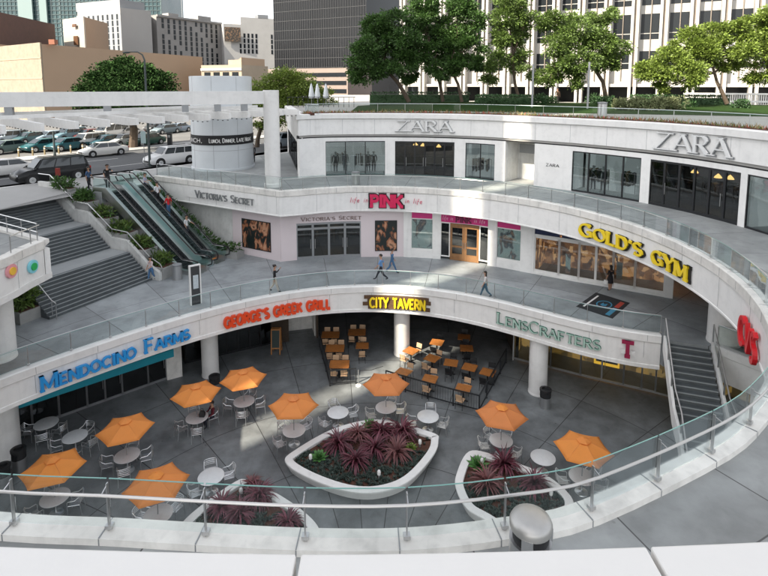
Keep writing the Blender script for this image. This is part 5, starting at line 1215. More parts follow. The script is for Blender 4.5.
sp = [(338, 447, .98, 'leftmost in the big planter'), (375, 452, 1.02, 'at the centre of the big planter'), (355, 464, .85, 'front left in the big planter'), (397, 456, .9, 'front right in the big planter'), (402, 434, 1.0, 'right rear in the big planter'), (381, 434, .85, 'rear centre in the big planter'), (358, 438, .75, 'pale faded one in the rear of the big planter'),
      (504, 468, .95, 'rear one in the right planter'), (487, 487, .9, 'left one in the right planter'), (534, 488, .9, 'right one in the right planter'),
      (259, 500, .9, 'tallest right of the point in the left planter'), (240, 518, .8, 'centre of the left planter'), (222, 511, .8, 'left side of the left planter'), (252, 489, .55, 'small one near the point of the left planter'), (288, 526, .7, 'right corner of the left planter')]
for i, (x, y, r_, d_) in enumerate(sp): spiky('red spiky cordyline, ' + d_, at(x, y, .4), r_, cordy2 if 'faded' in d_ or i % 5 == 3 else cordy, 90, i)
def rosette(label, p, r, m=succ):
    t = thing('green_succulent', label, 'plant', (p.x, p.y, .36)); mb = MB()
    for j in range(4):
        for k in range(9):
            a = k * .698 + j * .35; e = .35 + j * .32; L_ = r * (1 - j * .15); d = Vector((math.cos(a) * math.cos(e), math.sin(a) * math.cos(e), math.sin(e))); s_ = Vector((-math.sin(a), math.cos(a), 0)) * r * .17
            mb.poly([Vector((0, 0, .05)) - s_ * .4, d * L_ * .6 - s_, d * L_, d * L_ * .6 + s_, Vector((0, 0, .05)) + s_ * .4])
    mb.build('leaves', m, t, flat=True, world=False); MB().lathe([(.05, -.05), (.04, .1)], n=6).build('stem', bark, t, world=False)
rosette('bright green rosette plant at the rear of the big planter', at(370, 427, .4), .55); rosette('green rosette plant at the left end of the big planter', at(319, 458, .4), .5); rosette('bright green rosette plant at the tip of the right planter', at(478, 466, .4), .6); rosette('small yellowish rosette plant at the right of the big planter', at(411, 448, .4), .35, leafC)
def cover(Ipoly, n, seed, name):
    g = random.Random(seed); mb = MB(); xs_ = [p.x for p in Ipoly]; ys_ = [p.y for p in Ipoly]; k = 0
    def inside(x, y):
        c = False; N = len(Ipoly)
        for i in range(N):
            a, b = Ipoly[i], Ipoly[i - 1]
            if (a.y > y) != (b.y > y) and x < (b.x - a.x) * (y - a.y) / (b.y - a.y) + a.x: c = not c
        return c
    ymid = (min(ys_) + max(ys_)) / 2
    while k < n:
        x, y = g.uniform(min(xs_), max(xs_)), g.uniform(min(ys_), max(ys_))
        if not inside(x, y) or (y > ymid + .2 and g.random() < .93): 
            k += .2; continue
        k += 1
        for j in range(7):
            a = j * .9; d = Vector((math.cos(a) * .7, math.sin(a) * .7, .7)); mb.leaves([(x, y, .36)], [d], [.15], [.07])
    tag(mb.build('ground_cover', bluecover, None, flat=True), kind='stuff')
cover(I1, 1100, 1, 'a'); cover(I2, 800, 2, 'b'); cover(I3, 800, 3, 'c')
def plight(label, p):
    t = thing('garden_lamp', label, 'lamp', (p.x, p.y, .3), group='small lamps in the planters')
    MB().lathe([(.05, 0), (.05, .22)], (0, 0, 0), 12).build('post', greymetal, t, world=False); MB().lathe([(.075, .22), (.085, .36), (.06, .42), (.02, .44)], (0, 0, 0), 14).build('globe', white, t, world=False)
for x, y, d_ in ((363, 430, 'rear centre of the big planter'), (310.5, 458, 'left end of the big planter'), (379, 474, 'front of the big planter'), (420, 443, 'right end of the big planter'), (551, 494, 'right side of the right planter'), (482, 462, 'tip of the right planter'), (241, 492, 'point of the left planter')): plight('small pale garden lamp at the ' + d_, at(x, y, .55))

# ------------------------------------------------------------------ people
SK = mat('skin', (.42, .24, .16), .6); HAIRD = mat('dark_hair', (.02, .014, .01), .5); SHOE = mat('dark_shoe', (.02, .02, .022), .5)
CL = {}
def cloth(c):
    k = '%.3f_%.3f_%.3f' % c
    if k not in CL: CL[k] = mat('cloth', c, .85, var=.12, scale=14)
    return CL[k]
def person(label, loc, rz, top, bottom, h=1.72, stride=.0, arms=(10, -10), bend=(10, 10), skirt=False, hair='short', sit=False, raise_=None, name='person', cat='person', shortsl=True, hand_item=None, skin=None, shoe=None, sleeve=False):
    t = thing(name, label, cat, loc, rz); S = h / 1.72; V = []; E = []; Rr = []; Tg = []
    def add(p, r, tg): V.append(Vector(p) * S); Rr.append(r * S); Tg.append(tg); return len(V) - 1
    hipz = .90 if not sit else .50
    pel = add((0, 0, hipz), .135, 'b'); wai = add((0, .0, hipz + .17), .12, 't'); ch = add((0, .0, hipz + .38), .135, 't'); nk = add((0, .0, hipz + .56), .06, 's'); hd0 = add((0, .02, hipz + .64), .075, 's'); hd = add((0, .03, hipz + .72), .10, 's'); hd2 = add((0, .01, hipz + .79), .075, 's')
    E += [(pel, wai), (wai, ch), (ch, nk), (nk, hd0), (hd0, hd), (hd, hd2)]
    hands = []
    for i, sx in enumerate((-1, 1)):
        lg_ = stride * (1 if i else -1)
        if sit: hip = add((sx * .10, .02, hipz - .02), .10, 'b'); kn = add((sx * .12, .42, hipz), .068, 'b'); an = add((sx * .12, .40, .09), .045, 'b' if not skirt else 's'); to = add((sx * .13, .56, .035), .035, 'f')
        else:
            hip = add((sx * .095, 0, hipz - .06), .105, 'b'); kn = add((sx * .10, math.sin(R(lg_)) * .42 + .02, hipz - .06 - math.cos(R(lg_)) * .42), .068, 's' if skirt else 'b')
            b = lg_ - (28 if lg_ < -3 else 2); ky = V[kn].y / S; kz = V[kn].z / S
            an = add((sx * .10, ky + math.sin(R(b)) * .38, max(kz - math.cos(R(b)) * .38, .075)), .045, 's' if skirt else 'b'); to = add((sx * .115, ky + math.sin(R(b)) * .38 + .17, max(V[an].z / S - .05, .03)), .034, 'f')
        E += [(pel, hip), (hip, kn), (kn, an), (an, to)]
        a = arms[i]; be = bend[i]; sh = add((sx * .185, 0, hipz + .47), .062, 't'); el = add((sx * .235, math.sin(R(a)) * .27, hipz + .47 - math.cos(R(a)) * .27), .044, 't')
        wr = add((sx * .225, V[el].y / S + math.sin(R(a + be)) * .25, V[el].z / S - math.cos(R(a + be)) * .25), .03, 't' if sleeve else 's'); d = (V[wr] - V[el]).normalized(); pm = add(V[wr] / S + d * .08, .034, 's'); E += [(ch, sh), (sh, el), (el, wr), (wr, pm)]; hands.append((V[wr].copy(), V[pm].copy(), d, sx))
    me = bpy.data.meshes.new('tmp'); bm = bmesh.new(); ly = bm.verts.layers.skin.verify(); bv = [bm.verts.new(v) for v in V]
    for a, b in E: bm.edges.new((bv[a], bv[b]))
    for i, v in enumerate(bv): v[ly].radius = (Rr[i], Rr[i] * (.72 if Tg[i] == 't' and i < 4 else 1)); v[ly].use_root = (i == 0)
    bm.to_mesh(me); bm.free(); o = bpy.data.objects.new('tmp', me); COL.objects.link(o); o.modifiers.new('s', 'SKIN').branch_smoothing = .3; o.modifiers.new('u', 'SUBSURF').levels = 1
    dg_ = bpy.context.evaluated_depsgraph_get(); m2 = bpy.data.meshes.new_from_object(o.evaluated_get(dg_)); bpy.data.objects.remove(o)
    mb = MB(); mb.v = [tuple(v.co) for v in m2.vertices]; mb.f = [tuple(p.vertices) for p in m2.polygons]; segs = [(V[a], V[b], Tg[b] if Tg[b] != 't' or Tg[a] != 'b' else 't') for a, b in E]
    idx = {'s': 0, 't': 1, 'b': 2, 'f': 3}
    for p in m2.polygons:
        c = p.center; best = None
        for a, b, tg in segs:
            ab = b - a; u = max(0, min(1, (c - a).dot(ab) / max(ab.length_squared, 1e-9))); dd = (a + ab * u - c).length
            if best is None or dd < best[0]: best = (dd, tg)
        mb.m.append(idx[best[1]])
    bpy.data.meshes.remove(m2)
    mb.cm = 0
    for wr, pm, d, sx in hands:       # five fingers, slightly curled
        s_ = d.cross(Vector((1, 0, 0)));  s_ = s_.normalized() if s_.length > .01 else Vector((0, 1, 0))
        for k, L_ in enumerate((.075, .085, .08, .06)):
            b = pm + s_ * (k - 1.5) * .019 * S + d * .015 * S; mb.tube([b, b + d * L_ * .55 * S, b + d * L_ * .9 * S + Vector((-sx * .025 * S, 0, 0))], [.0095 * S, .009 * S, .006 * S], 5)
        b = wr + d * .04 * S + s_ * -.03 * S; mb.tube([b, b - s_ * .035 * S + d * .03 * S, b - s_ * .035 * S + d * .06 * S], [.011 * S, .01 * S, .007 * S], 5)
    H = V[hd]; mb.ball(H + Vector((0, .105, -.015)) * S, (.014 * S, .024 * S, .028 * S), 6, 5)
    for sx in (-1, 1): mb.ball(H + Vector((sx * .098, -.01, -.01)) * S, (.016 * S, .03 * S, .04 * S), 6, 5)
    n0 = len(mb.f); mb.cm = 3
    for sx in (-1, 1): mb.ball(H + Vector((sx * .036, .093, .018)) * S, .012 * S, 6, 4)
    mb.ball(H + Vector((0, .092, -.055)) * S, (.028 * S, .012 * S, .007 * S), 6, 4)
    mb.build('body', [skin or SK, cloth(top), cloth(bottom), shoe or SHOE], t, world=False, ang=80)
    if hair:
        mb = MB(); rows = []
        for i in range(8):
            a = -math.pi * .10 + (math.pi * .6) * i / 7; rows.append([(H.x + math.cos(k / 14 * 6.283) * .113 * S * math.cos(a), H.y - .018 * S + math.sin(k / 14 * 6.283) * .118 * S * math.cos(a) - (.02 * S if math.sin(k / 14 * 6.283) > .3 and i < 4 else 0), H.z + .02 * S + .112 * S * math.sin(a) + (.05 * S * (math.sin(k / 14 * 6.283) > .2) if i < 3 else 0)) for k in range(14)])
        mb.grid(rows, True, True)
        if hair == 'long': mb.grid([[(H.x + x * S, H.y + y * S, H.z + z * S) for x, y in ((-.085, -.02), (-.07, -.10), (0, -.125), (.07, -.10), (.085, -.02), (0, -.03))] for z in (.03, -.10, -.24)], True, True)
        if hair == 'bun': mb.ball((H.x, H.y - .1 * S, H.z + .08 * S), .05 * S, 8, 6)
        mb.build('hair', HAIRD, t, world=False)
    if skirt:
        mb = MB(); mb.grid([[(r_ * math.cos(k / 16 * 6.283) * S, r_ * .8 * math.sin(k / 16 * 6.283) * S, zz * S) for k in range(16)] for r_, zz in ((.14, hipz + .12), (.185, hipz - .08), (.20, hipz - .38))], True, False); mb.build('skirt', cloth(bottom), t, world=False)
    if hand_item:
        wr, pm, d, sx = hands[hand_item[1]]; mb = MB()
        if hand_item[0] == 'bag': mb.box((pm.x + sx * .03, pm.y, pm.z - .22), (.08, .26, .24)); mb.tube([(pm.x, pm.y - .08, pm.z - .1), (pm.x, pm.y, pm.z - .01), (pm.x, pm.y + .08, pm.z - .1)], .008, 5); it = thing('bag', hand_item[2], 'bag', loc, rz); mb.build('body', hand_item[3], it, world=False)
    return t
def ground(x, y, z): p = at(x, y, z); return (p.x, p.y, z)
person('person in a black jacket and pale trousers walking and holding a phone to the ear', ground(275, 292, Z1), R(-75), (.012, .012, .014), (.50, .44, .38), 1.72, 14, (30, -12), (110, 15), hair='bun', sleeve=True)
person('person in a light blue shirt and dark trousers striding left along the deck', ground(381, 281, Z1), R(80), (.12, .26, .50), (.02, .02, .03), 1.78, 26, (25, -25), (12, 20))
person('person in blue denim shirt and jeans walking right behind the person in light blue', ground(392, 273.5, Z1), R(-70), (.05, .13, .25), (.06, .14, .26), 1.72, 22, (20, -20), (12, 15), hair='short', sleeve=True)
person('person with long dark hair, white top and jeans walking left on the deck', ground(485, 297.5, Z1), R(85), (.60, .57, .55), (.06, .13, .19), 1.62, 20, (15, -20), (10, 10), hair='long')
person('person in a black dress with a white bag standing before the gym front', ground(610, 290.5, Z1), R(20), (.012, .012, .014), (.012, .012, .014), 1.6, 3, (5, 5), (15, 40), skirt=True, hair='long', hand_item=('bag', 0, 'small white handbag held by the person in the black dress', white))
person('person in a pale pink top and jeans stepping off the foot of the great stair', ground(151.5, 280.5, Z1), R(150), (.62, .50, .50), (.07, .16, .30), 1.6, 12, (20, 10), (50, 20), hair='long')
def escp(s): 
    z = Z1 + (10.05 - Z1) * min(max((s - ESB - .35 - 1.1) / (EST - ESB - .35 - 2.4), 0), 1); return (*fr(s, 29.35), z)
def escs(x, y):
    best = None
    for i in range(400):
        s = ESB + .5 + i * .022; p = escp(s); e = abs(px(*p) - x)
        if best is None or e < best[0]: best = (e, p)
    return best[1]
ea = math.atan2(-UE.y, -UE.x) - R(90)
person('person in a white shirt riding the right escalator lowest, hand on the rail', escs(187, 240), ea, (.66, .66, .66), (.04, .045, .055), 1.66, 4, (40, 5), (30, 20))
person('person in a bright red shirt and jeans riding the right escalator', escs(169, 222), ea + 3.1, (.55, .012, .02), (.05, .12, .24), 1.78, 4, (10, -10), (40, 20))
person('person in a white shirt and black trousers on the upper part of the right escalator', escs(158, 207), ea + 3.1, (.70, .70, .72), (.012, .012, .015), 1.75, 4, (10, -5), (60, 20))
person('person in a grey lavender shirt standing beside the white shirt near the escalator top', (lambda p: (p[0] - .1, p[1] - .2, p[2]))(escs(148, 203)), ea + .4, (.40, .40, .52), (.03, .03, .04), 1.6, 3, (10, 10), (70, 60))
hp_ = fr(EST - .5, 27.2); person('person in a black T-shirt with one arm out stepping onto the left escalator', (hp_[0], hp_[1], 10.06), ea - .5, (.012, .012, .014), (.03, .03, .035), 1.82, 8, (75, 10), (15, 40))
hp_ = fr(EST + .7, 26.6); person('person in a blue top with long dark hair at the head of the escalators', (hp_[0], hp_[1], 10.035), ea + .3, (.05, .10, .20), (.02, .02, .03), 1.68, 4, (8, -8), (20, 15), hair='long')
person('person in dark clothes standing between the kiosk and the white column', ground(253.5, 162, Z2), R(170), (.015, .015, .02), (.02, .02, .028), 1.75, 3, (5, 5), (15, 10), sleeve=True)
person('person in maroon seated at an orange umbrella table by the pillar', (TP[6].x + .63, TP[6].y + .5, 0), R(130), (.12, .012, .022), (.02, .02, .03), 1.7, 0, (20, 25), (60, 50), sit=True, sleeve=True)
person('person in tan clothes standing far back on the roof terrace between the hedges', (18.9, 58, Z3 + .35), R(180), (.35, .22, .14), (.10, .08, .07), 1.7, 3)
mqm = mat('mannequin_white', (.60, .58, .55), .4)
for x, dd, c, d_ in ((336, .9, (.015, .015, .02), 'dark mannequin at the left of the left shop window'), (346, 1.2, (.16, .15, .15), 'grey mannequin in the middle of the left shop window'), (368, .9, (.012, .012, .014), 'black mannequin, left of the pair at the right of the left shop window'), (373.5, .95, (.02, .018, .02), 'black mannequin, right of the pair in the left shop window'), (587, .8, (.015, .015, .02), 'left mannequin of the pair in the right shop window'), (597, .8, (.02, .02, .022), 'right mannequin of the pair in the right shop window')):
    p, tn = ZW.at(qz2(x) if False else Q(ZW, x, Z2)); nn = Vector((tn.y, -tn.x)); p = p - nn * dd
    person(d_, (p.x, p.y, Z2 + .1), math.atan2(nn.y, nn.x) - R(90), c, c if x != 346 else (.2, .2, .2), 1.8, 2, (5, -5), (10, 10), hair=None, name='mannequin', cat='mannequin', skin=mqm, shoe=mqm, sleeve=True)
pb = thing('window_plinth', 'low white plinth in the left shop window under the mannequins', 'plinth', (0, 43, Z2), world=True)
MB().sweep([p for p in ZW.sub(Q(ZW, 328, Z2), Q(ZW, 383, Z2))], [(-1.6, Z2), (-1.6, Z2 + .1), (-.25, Z2 + .1), (-.25, Z2)]).build('top', white, pb)
pb = thing('window_plinth', 'low white plinth in the right shop window under the pair of mannequins', 'plinth', (14, 35, Z2), world=True)
MB().sweep([p for p in ZW.sub(Q(ZW, 574, Z2), Q(ZW, 636, Z2))], [(-1.6, Z2), (-1.6, Z2 + .1), (-.25, Z2 + .1), (-.25, Z2)]).build('top', white, pb)

# ------------------------------------------------------------------ vehicles
carglass = mat('car_glass', (.012, .018, .022), .06, spec=.8); lampw = mat('head_lamp', (.75, .77, .8), .15); lampr = mat('tail_lamp', (.35, .01, .012), .25); tyre = mat('tyre', (.018, .018, .019), .8)
PAINT = {}
def paint(c):
    if c not in PAINT: PAINT[c] = mat('car_paint', c, .32, coat=.15, spec=.3)
    return PAINT[c]
KINDS = {'sedan': dict(L=4.7, W=1.8, hood=.88, belt=.95, roof=1.43, xs=(1.35, .55, -.95, -1.75), deck=.98), 'suv': dict(L=4.7, W=1.86, hood=1.05, belt=1.12, roof=1.74, xs=(1.25, .65, -1.95, -2.2), deck=1.12), 'big': dict(L=5.2, W=2.0, hood=1.12, belt=1.18, roof=1.9, xs=(1.4, .8, -2.2, -2.45), deck=1.18), 'van': dict(L=5.3, W=1.95, hood=1.15, belt=1.2, roof=2.1, xs=(2.1, 1.2, -2.5, -2.6), deck=1.2)}
def car(kind, c, label, loc, rz, group=None):
    k = KINDS[kind]; t = thing('parked_car' if group else 'car', label, 'car' if kind == 'sedan' else ('van' if kind == 'van' else 'suv'), loc, rz, group); L, W = k['L'] / 2, k['W'] / 2; pm = paint(c)
    def ring(x, hw, zb, zt, tuck=.88): return [(x, -hw * .93, zb), (x, -hw, zb + .18), (x, -hw, zb + (zt - zb) * .7), (x, -hw * tuck, zt), (x, hw * tuck, zt), (x, hw, zb + (zt - zb) * .7), (x, hw, zb + .18), (x, hw * .93, zb)]
    hd, bt, dk = k['hood'], k['belt'], k['deck']; x1, x2, x3, x4 = k['xs']
    MB().grid([ring(-L, W * .86, .42, dk * .8), ring(-L + .12, W * .95, .28, dk * .95), ring(-L + .6, W, .24, dk), ring(x4 + .1, W, .22, dk if kind == 'sedan' else bt), ring(x3, W, .22, bt), ring(x1, W, .22, bt * .99), ring(L - .75, W * .98, .24, hd), ring(L - .16, W * .92, .28, hd * .82), ring(L, W * .8, .40, hd * .68)], True, True).build('body', pm, t, world=False, ang=50)
    rf = k['roof']; w1, w2 = W * .90, W * .72; mb = MB()
    base = [(x1, w1 * .96, bt), (x2, w2, rf), (x3, w2, rf - .02), (x4, w1 * .94, bt)]
    rows = [[(x, -w, z - (.04 if z == bt else 0)), (x, -w * .55, z + (.03 if z > bt else 0)), (x, w * .55, z + (.03 if z > bt else 0)), (x, w, z - (.04 if z == bt else 0))] for x, w, z in base]
    mb.grid(rows); mb.poly([(x, -w, z) for x, w, z in base]); mb.poly([(x, w, z) for x, w, z in reversed(base)]); mb.build('cabin', pm, t, world=False, ang=50)
    gl = MB(); e = .012
    def lerp(a, b, u): return tuple(a[i] + (b[i] - a[i]) * u for i in range(3))
    def inner(a, b, c_, d_, m=.1, n=.06): return [lerp(lerp(a, b, m), lerp(d_, c_, m), n), lerp(lerp(a, b, 1 - m), lerp(d_, c_, 1 - m), n), lerp(lerp(a, b, 1 - m), lerp(d_, c_, 1 - m), 1 - n * 1.8), lerp(lerp(a, b, m), lerp(d_, c_, m), 1 - n * 1.8)]
    A = lambda i, s: (base[i][0], s * base[i][1], base[i][2])
    for q, dv_ in ((inner(A(0, -1), A(0, 1), A(1, 1), A(1, -1), .06, .05), (e * 2.2, 0, e * 3)), (inner(A(3, 1), A(3, -1), A(2, -1), A(2, 1), .07, .08), (-e * 2.2, 0, e * 3))): 
        MB().poly([tuple(p[i] + dv_[i] for i in range(3)) for p in q]).build('windscreen', carglass, t, flat=True, world=False)
    for s in (-1, 1):
        n = 2 if kind == 'sedan' else 3
        for j in range(n):
            u0, u1 = j / n, (j + 1) / n; b0, b1 = lerp(A(0, s), A(3, s), .05 + u0 * .9 + .012), lerp(A(0, s), A(3, s), .05 + u1 * .9 - .012); t0, t1 = lerp(A(1, s), A(2, s), .02 + u0 * .96 + .012), lerp(A(1, s), A(2, s), .02 + u1 * .96 - .012)
            q = [lerp(b0, t0, .06), lerp(b1, t1, .06), lerp(b1, t1, .9), lerp(b0, t0, .9)]
            MB().poly([(p[0], p[1] + s * e, p[2] + .004) for p in q]).build('side_window', carglass, t, flat=True, world=False)
        for x in (L * .62, -L * .60):
            wz = .34 if kind == 'sedan' else .39; wh = MB(); prof = [(wz * .62, -.11), (wz, -.10), (wz, .10), (wz * .62, .11)]
            wh.grid([[(x + r_ * math.cos(a / 16 * 6.283), s * (W - .06) + y_, wz + r_ * math.sin(a / 16 * 6.283)) for a in range(16)] for r_, y_ in prof], True, True); ty = wh.build('wheel', tyre, t, world=False)
            MB().grid([[(x + r_ * math.cos(a / 12 * 6.283), s * (W + y_), wz + r_ * math.sin(a / 12 * 6.283)) for a in range(12)] for r_, y_ in ((wz * .6, .045), (wz * .55, .06), (wz * .12, .05))], True, True).build('rim', alu, ty, world=False)
            MB().grid([[(x + wz * 1.16 * math.cos(a / 16 * 6.283), s * (W + y_), wz + .02 + wz * 1.16 * math.sin(a / 16 * 6.283)) for a in range(16)] for y_ in (-.3, .006)], True, True).build('wheel_arch', black, t, world=False)
        MB().box((L - .16, s * W * .66, hd * .68), (.2, .34, .15), 0).build('headlight', lampw, t, world=False); MB().box((-L + .06, s * W * .76, dk * .78), (.12, .24, .2)).build('tail_light', lampr, t, world=False)
        MB().box((x1 - .1, s * (W + .08), bt + .06), (.14, .16, .12)).build('mirror', pm, t, world=False)
    MB().box((L - .035, 0, .52), (.1, W * 1.1, .16)).build('grille', black, t, world=False)
    if kind in ('big', 'suv'):
        for s in (-1, 1): MB().tube([(x2 - .1, s * w2 * .85, rf + .05), (x3 + .1, s * w2 * .85, rf + .05)], .025, 5).build('roof_rail', darkmetal, t, world=False)
    return t
ra = math.atan2(DR.y, DR.x)
def cp(x, y, z=10.104): p = at(x, y, z); return (p.x, p.y, z)
car('big', (.006, .007, .008), 'long black SUV with roof rails driving past the stair head', cp(52, 181), ra + math.pi)
car('sedan', (.62, .61, .58), 'pale cream sedan on the far lane of the street', cp(104, 155.5), ra + math.pi)
car('suv', (.72, .72, .72), 'white SUV at the near kerb left of the round kiosk', cp(171, 164.5), ra + math.pi)
car('sedan', (.66, .65, .63), 'white sedan cut by the left edge of the picture in front of the black SUV', cp(4, 176), ra + math.pi)
car('suv', (.40, .46, .52), 'pale blue car seen between the white column and the shop side', cp(283.5, 147), ra + math.pi)
lot = [(8, 153, 'sedan', (.10, .14, .13), 'dark olive car in the front row at the left picture edge'), (44, 151, 'sedan', (.02, .09, .10), 'dark teal sedan in the front row behind the black SUV'), (68, 150, 'sedan', (.03, .10, .12), 'blue green sedan in the front row, third from the left'), (88, 147.5, 'suv', (.55, .57, .58), 'silver white SUV in the front row behind the cream sedan'), (108, 146.5, 'sedan', (.04, .10, .13), 'dark blue car in the front row left of the tree trunk'), (124, 145.5, 'sedan', (.45, .47, .48), 'silver car in the front row just left of the tree trunk'), (147, 145, 'sedan', (.03, .08, .06), 'dark green car in the front row behind the lamp post'),
       (9, 144, 'suv', (.35, .40, .43), 'grey suv in the second row at the left edge'), (31, 143, 'sedan', (.06, .12, .13), 'slate sedan in the second row, second from the left'), (51, 141.5, 'sedan', (.30, .38, .44), 'pale blue sedan in the second row'), (70, 140.5, 'suv', (.12, .20, .24), 'steel blue suv in the second row'), (90, 139.5, 'sedan', (.12, .03, .03), 'dark red sedan in the second row'), (112, 138.5, 'van', (.72, .70, .66), 'white van in the back row left of the trunk'), (88, 133.5, 'van', (.74, .72, .68), 'long white van at the rear of the lot'), (128, 137, 'sedan', (.50, .48, .45), 'beige sedan in the second row by the trunk'),
       (166, 133.5, 'sedan', (.16, .20, .22), 'grey sedan in the bright part of the lot right of the lamp post'), (178, 132, 'sedan', (.25, .30, .36), 'blue grey sedan farthest right in the bright part of the lot'), (158, 131.5, 'suv', (.03, .03, .03), 'black suv at the back of the bright part of the lot')]
for i, (x, y, k, c, d_) in enumerate(lot): car(k, c, d_, cp(x, y, 10.134), ra + math.pi + R(18) + R(rnd.uniform(-5, 5)), 'cars in the parking lot')
bz = None
for i, x in enumerate((19, 33, 45, 59, 71, 83, 96)):
    p = at(x, 158.5 - x * .07, 10.15); lab = ['first', 'second', 'third', 'fourth', 'fifth', 'sixth', 'seventh'][i]
    if bz is None:
        bz = thing('bollard', 'x', 'bollard', p, group='yellowish bollards before the lot'); MB().lathe([(.08, 0), (.08, .9), (.04, .95)], (0, 0, 0), 10).build('post', mat('faded_yellow', (.22, .17, .09), .8), bz, world=False); MB().lathe([(.083, .7), (.083, .8)], (0, 0, 0), 10).build('band', white, bz, world=False); b_ = bz
    else: b_ = dup(bz, None, p)
    b_['label'] = 'faded yellow bollard at the front of the parking lot, %s from the left' % lab
# lamp posts and posts
def lamp(label, p, top, arm, m=greymetal):
    t = thing('street_lamp', label, 'lamp post', p); MB().tube([(0, 0, 0), (0, 0, .8), (0, 0, top - .7)], [.14, .11, .08], 10).build('pole', m, t, world=False)
    if arm: MB().tube([(0, 0, top - .7), (arm[0] * .12, arm[1] * .12, top - .25), (arm[0] * .4, arm[1] * .4, top), (arm[0], arm[1], top + .02)], [.075, .07, .055, .04], 8).build('arm', m, t, world=False); MB().ball((arm[0] * 1.12, arm[1] * 1.12, top - .02), (.38, .2, .1), 10, 6).build('head', m, t, world=False)
    return t
dlm = mat('lamp_post_green', (.06, .075, .075), .5, .3)
p = at(150, 167, 10.2); lamp('tall dark street lamp with curved arm at the near kerb left of the white SUV', (p.x, p.y, 10.2), zat(150, 52, p.y) - 10.2, (-1.5, .2), dlm)
t = thing('street_sign', 'small pale street sign fixed on the pole beside the tree trunk', 'sign', (p.x - .5, p.y + .1, 10.2)); MB().tube([(0, 0, 0), (0, 0, 3.2)], .03, 6).build('pole', greymetal, t, world=False); MB().box((0, -.04, 2.7), (.45, .03, 1.1)).build('plate', mat('sign_plate', (.35, .45, .45), .5), t, world=False)
p = at(55, 157, 10.2); lamp('short dark post standing on the far pavement before the front row', (p.x, p.y, 10.2), zat(55, 130, p.y) - 9.6, None, dlm)
p = at(59, 189, 9.9); t = thing('signal_post', 'small post with a dark red box at the head of the great stair', 'post', p); MB().tube([(0, 0, 0), (0, 0, 1.1)], .035, 6).build('pole', greymetal, t, world=False); MB().box((0, 0, 1.3), (.3, .14, .55)).build('red_box', mat('dark_red_box', (.25, .03, .02), .5), t, world=False); mb = MB(); mb.tube([(.35, 0, 0), (.35, 0, .85), (.9, -.3, .85), (1.3, -.6, .3)], .03, 6); mb.build('rail', steel, t, world=False)
p = at(170, 145, 10.2); t = thing('parking_machine', 'small dark parking machine on the bright far pavement', 'machine', p); MB().box((0, 0, .75), (.5, .4, 1.5)).build('body', darkmetal, t, world=False); MB().box((0, -.21, 1.1), (.3, .02, .3)).build('screen', greymetal, t, world=False)

# ------------------------------------------------------------------ trees and terrace planting
def tree(label, base, trunk, blobs, lm, n, l=.4, w_=.14, group=None, tr=.2, cat='tree'):
    t = thing('broadleaf_tree', label, cat, base, group=group); mb = MB(); mb.tube(trunk, [tr * (1 - .5 * i / (len(trunk) - 1)) for i in range(len(trunk))], 8)
    top = Vector(trunk[-1]); mid = Vector(trunk[-2])
    tot = sum(b[3] ** 2 for b in blobs)
    for i, b in enumerate(blobs):
        c = Vector(b[:3]); s_ = top if i % 2 == 0 else mid.lerp(top, .5); m_ = s_.lerp(c, .5) + Vector((rnd.uniform(-.3, .3), rnd.uniform(-.3, .3), .1 * b[3])); mb.tube([s_, m_, c], [tr * .42, tr * .25, .02], 6)
        for k in range(3): e_ = c + Vector((rnd.gauss(0, 1), rnd.gauss(0, 1), rnd.gauss(0, .7))).normalized() * b[3] * .75; mb.tube([m_, m_.lerp(e_, .6), e_], [tr * .16, .03, .01], 5)
    mb.build('trunk', bark, t, world=False)
    mb = MB()
    for b in blobs:
        k = int(n * b[3] ** 2 / tot); r_ = b[3]; sz = b[4] if len(b) > 4 else .75; ncl = max(8, int(r_ * r_ * 9))
        for j in range(ncl):
            v = Vector((rnd.gauss(0, 1), rnd.gauss(0, 1), rnd.gauss(0, 1))).normalized(); q = r_ * (.35 + .65 * rnd.random() ** .5); c = Vector((b[0] + v.x * q, b[1] + v.y * q, b[2] + v.z * q * sz)); cr = rnd.uniform(.32, .58) * (r_ ** .5)
            P = []; D = []
            for _ in range(int(k * 2.8 / ncl)):
                u = Vector((rnd.gauss(0, 1), rnd.gauss(0, 1), rnd.gauss(0, .6))); P.append(c + u * cr * .55); D.append(u.normalized() + v * .5 + Vector((0, 0, rnd.gauss(-.15, .35))))
            mb.leaves(P, D, [l * .5 * rnd.uniform(.6, 1.25) for _ in P], [w_ * .92 * rnd.uniform(.7, 1.2) for _ in P])
    mb.build('crown', lm, t, flat=True, world=False); return t
def W3(x, y, Y): d = (x - 384) / FPX; p = Vector((0, Y, zat(x, y, Y))); f = Y * _c - (p.z - CAMZ) * _s; return Vector((d * f, Y, p.z))
def ptree(label, Y, tr_px, bl_px, lm, n, l=.4, w_=.15, tr=.2, group=None, zbase=None, spread=1.0):
    pts = [W3(x, y, Y + dy) for x, y, dy in tr_px]; b = pts[0]; b = Vector((b.x, b.y, zbase if zbase is not None else b.z)); loc = [tuple(p - b) for p in pts]; loc[0] = (0, 0, -.1); bl = []
    for x, y, r_, dy in bl_px:
        p = W3(x, y, Y + dy); bl.append((p.x - b.x, p.y - b.y, p.z - b.z, r_ * 1.08 * Y / FPX, .85))
    return tree(label, tuple(b), loc, bl, lm, n, l, w_, group, tr)
ptree('dark leafy terrace tree at the left with a trunk leaning left over the hedge', 57, [(409, 97, 0), (399, 84, 0), (390, 74, .3), (384, 62, .5)], [(368, 66, 17, 0), (384, 42, 18, 1), (364, 45, 10, -1), (402, 62, 15, -.6), (392, 22, 13, 0), (376, 28, 12, .7), (358, 76, 8, 0), (405, 40, 12, -1)], leafA, 10000, .5, .17, .24, zbase=15.9)
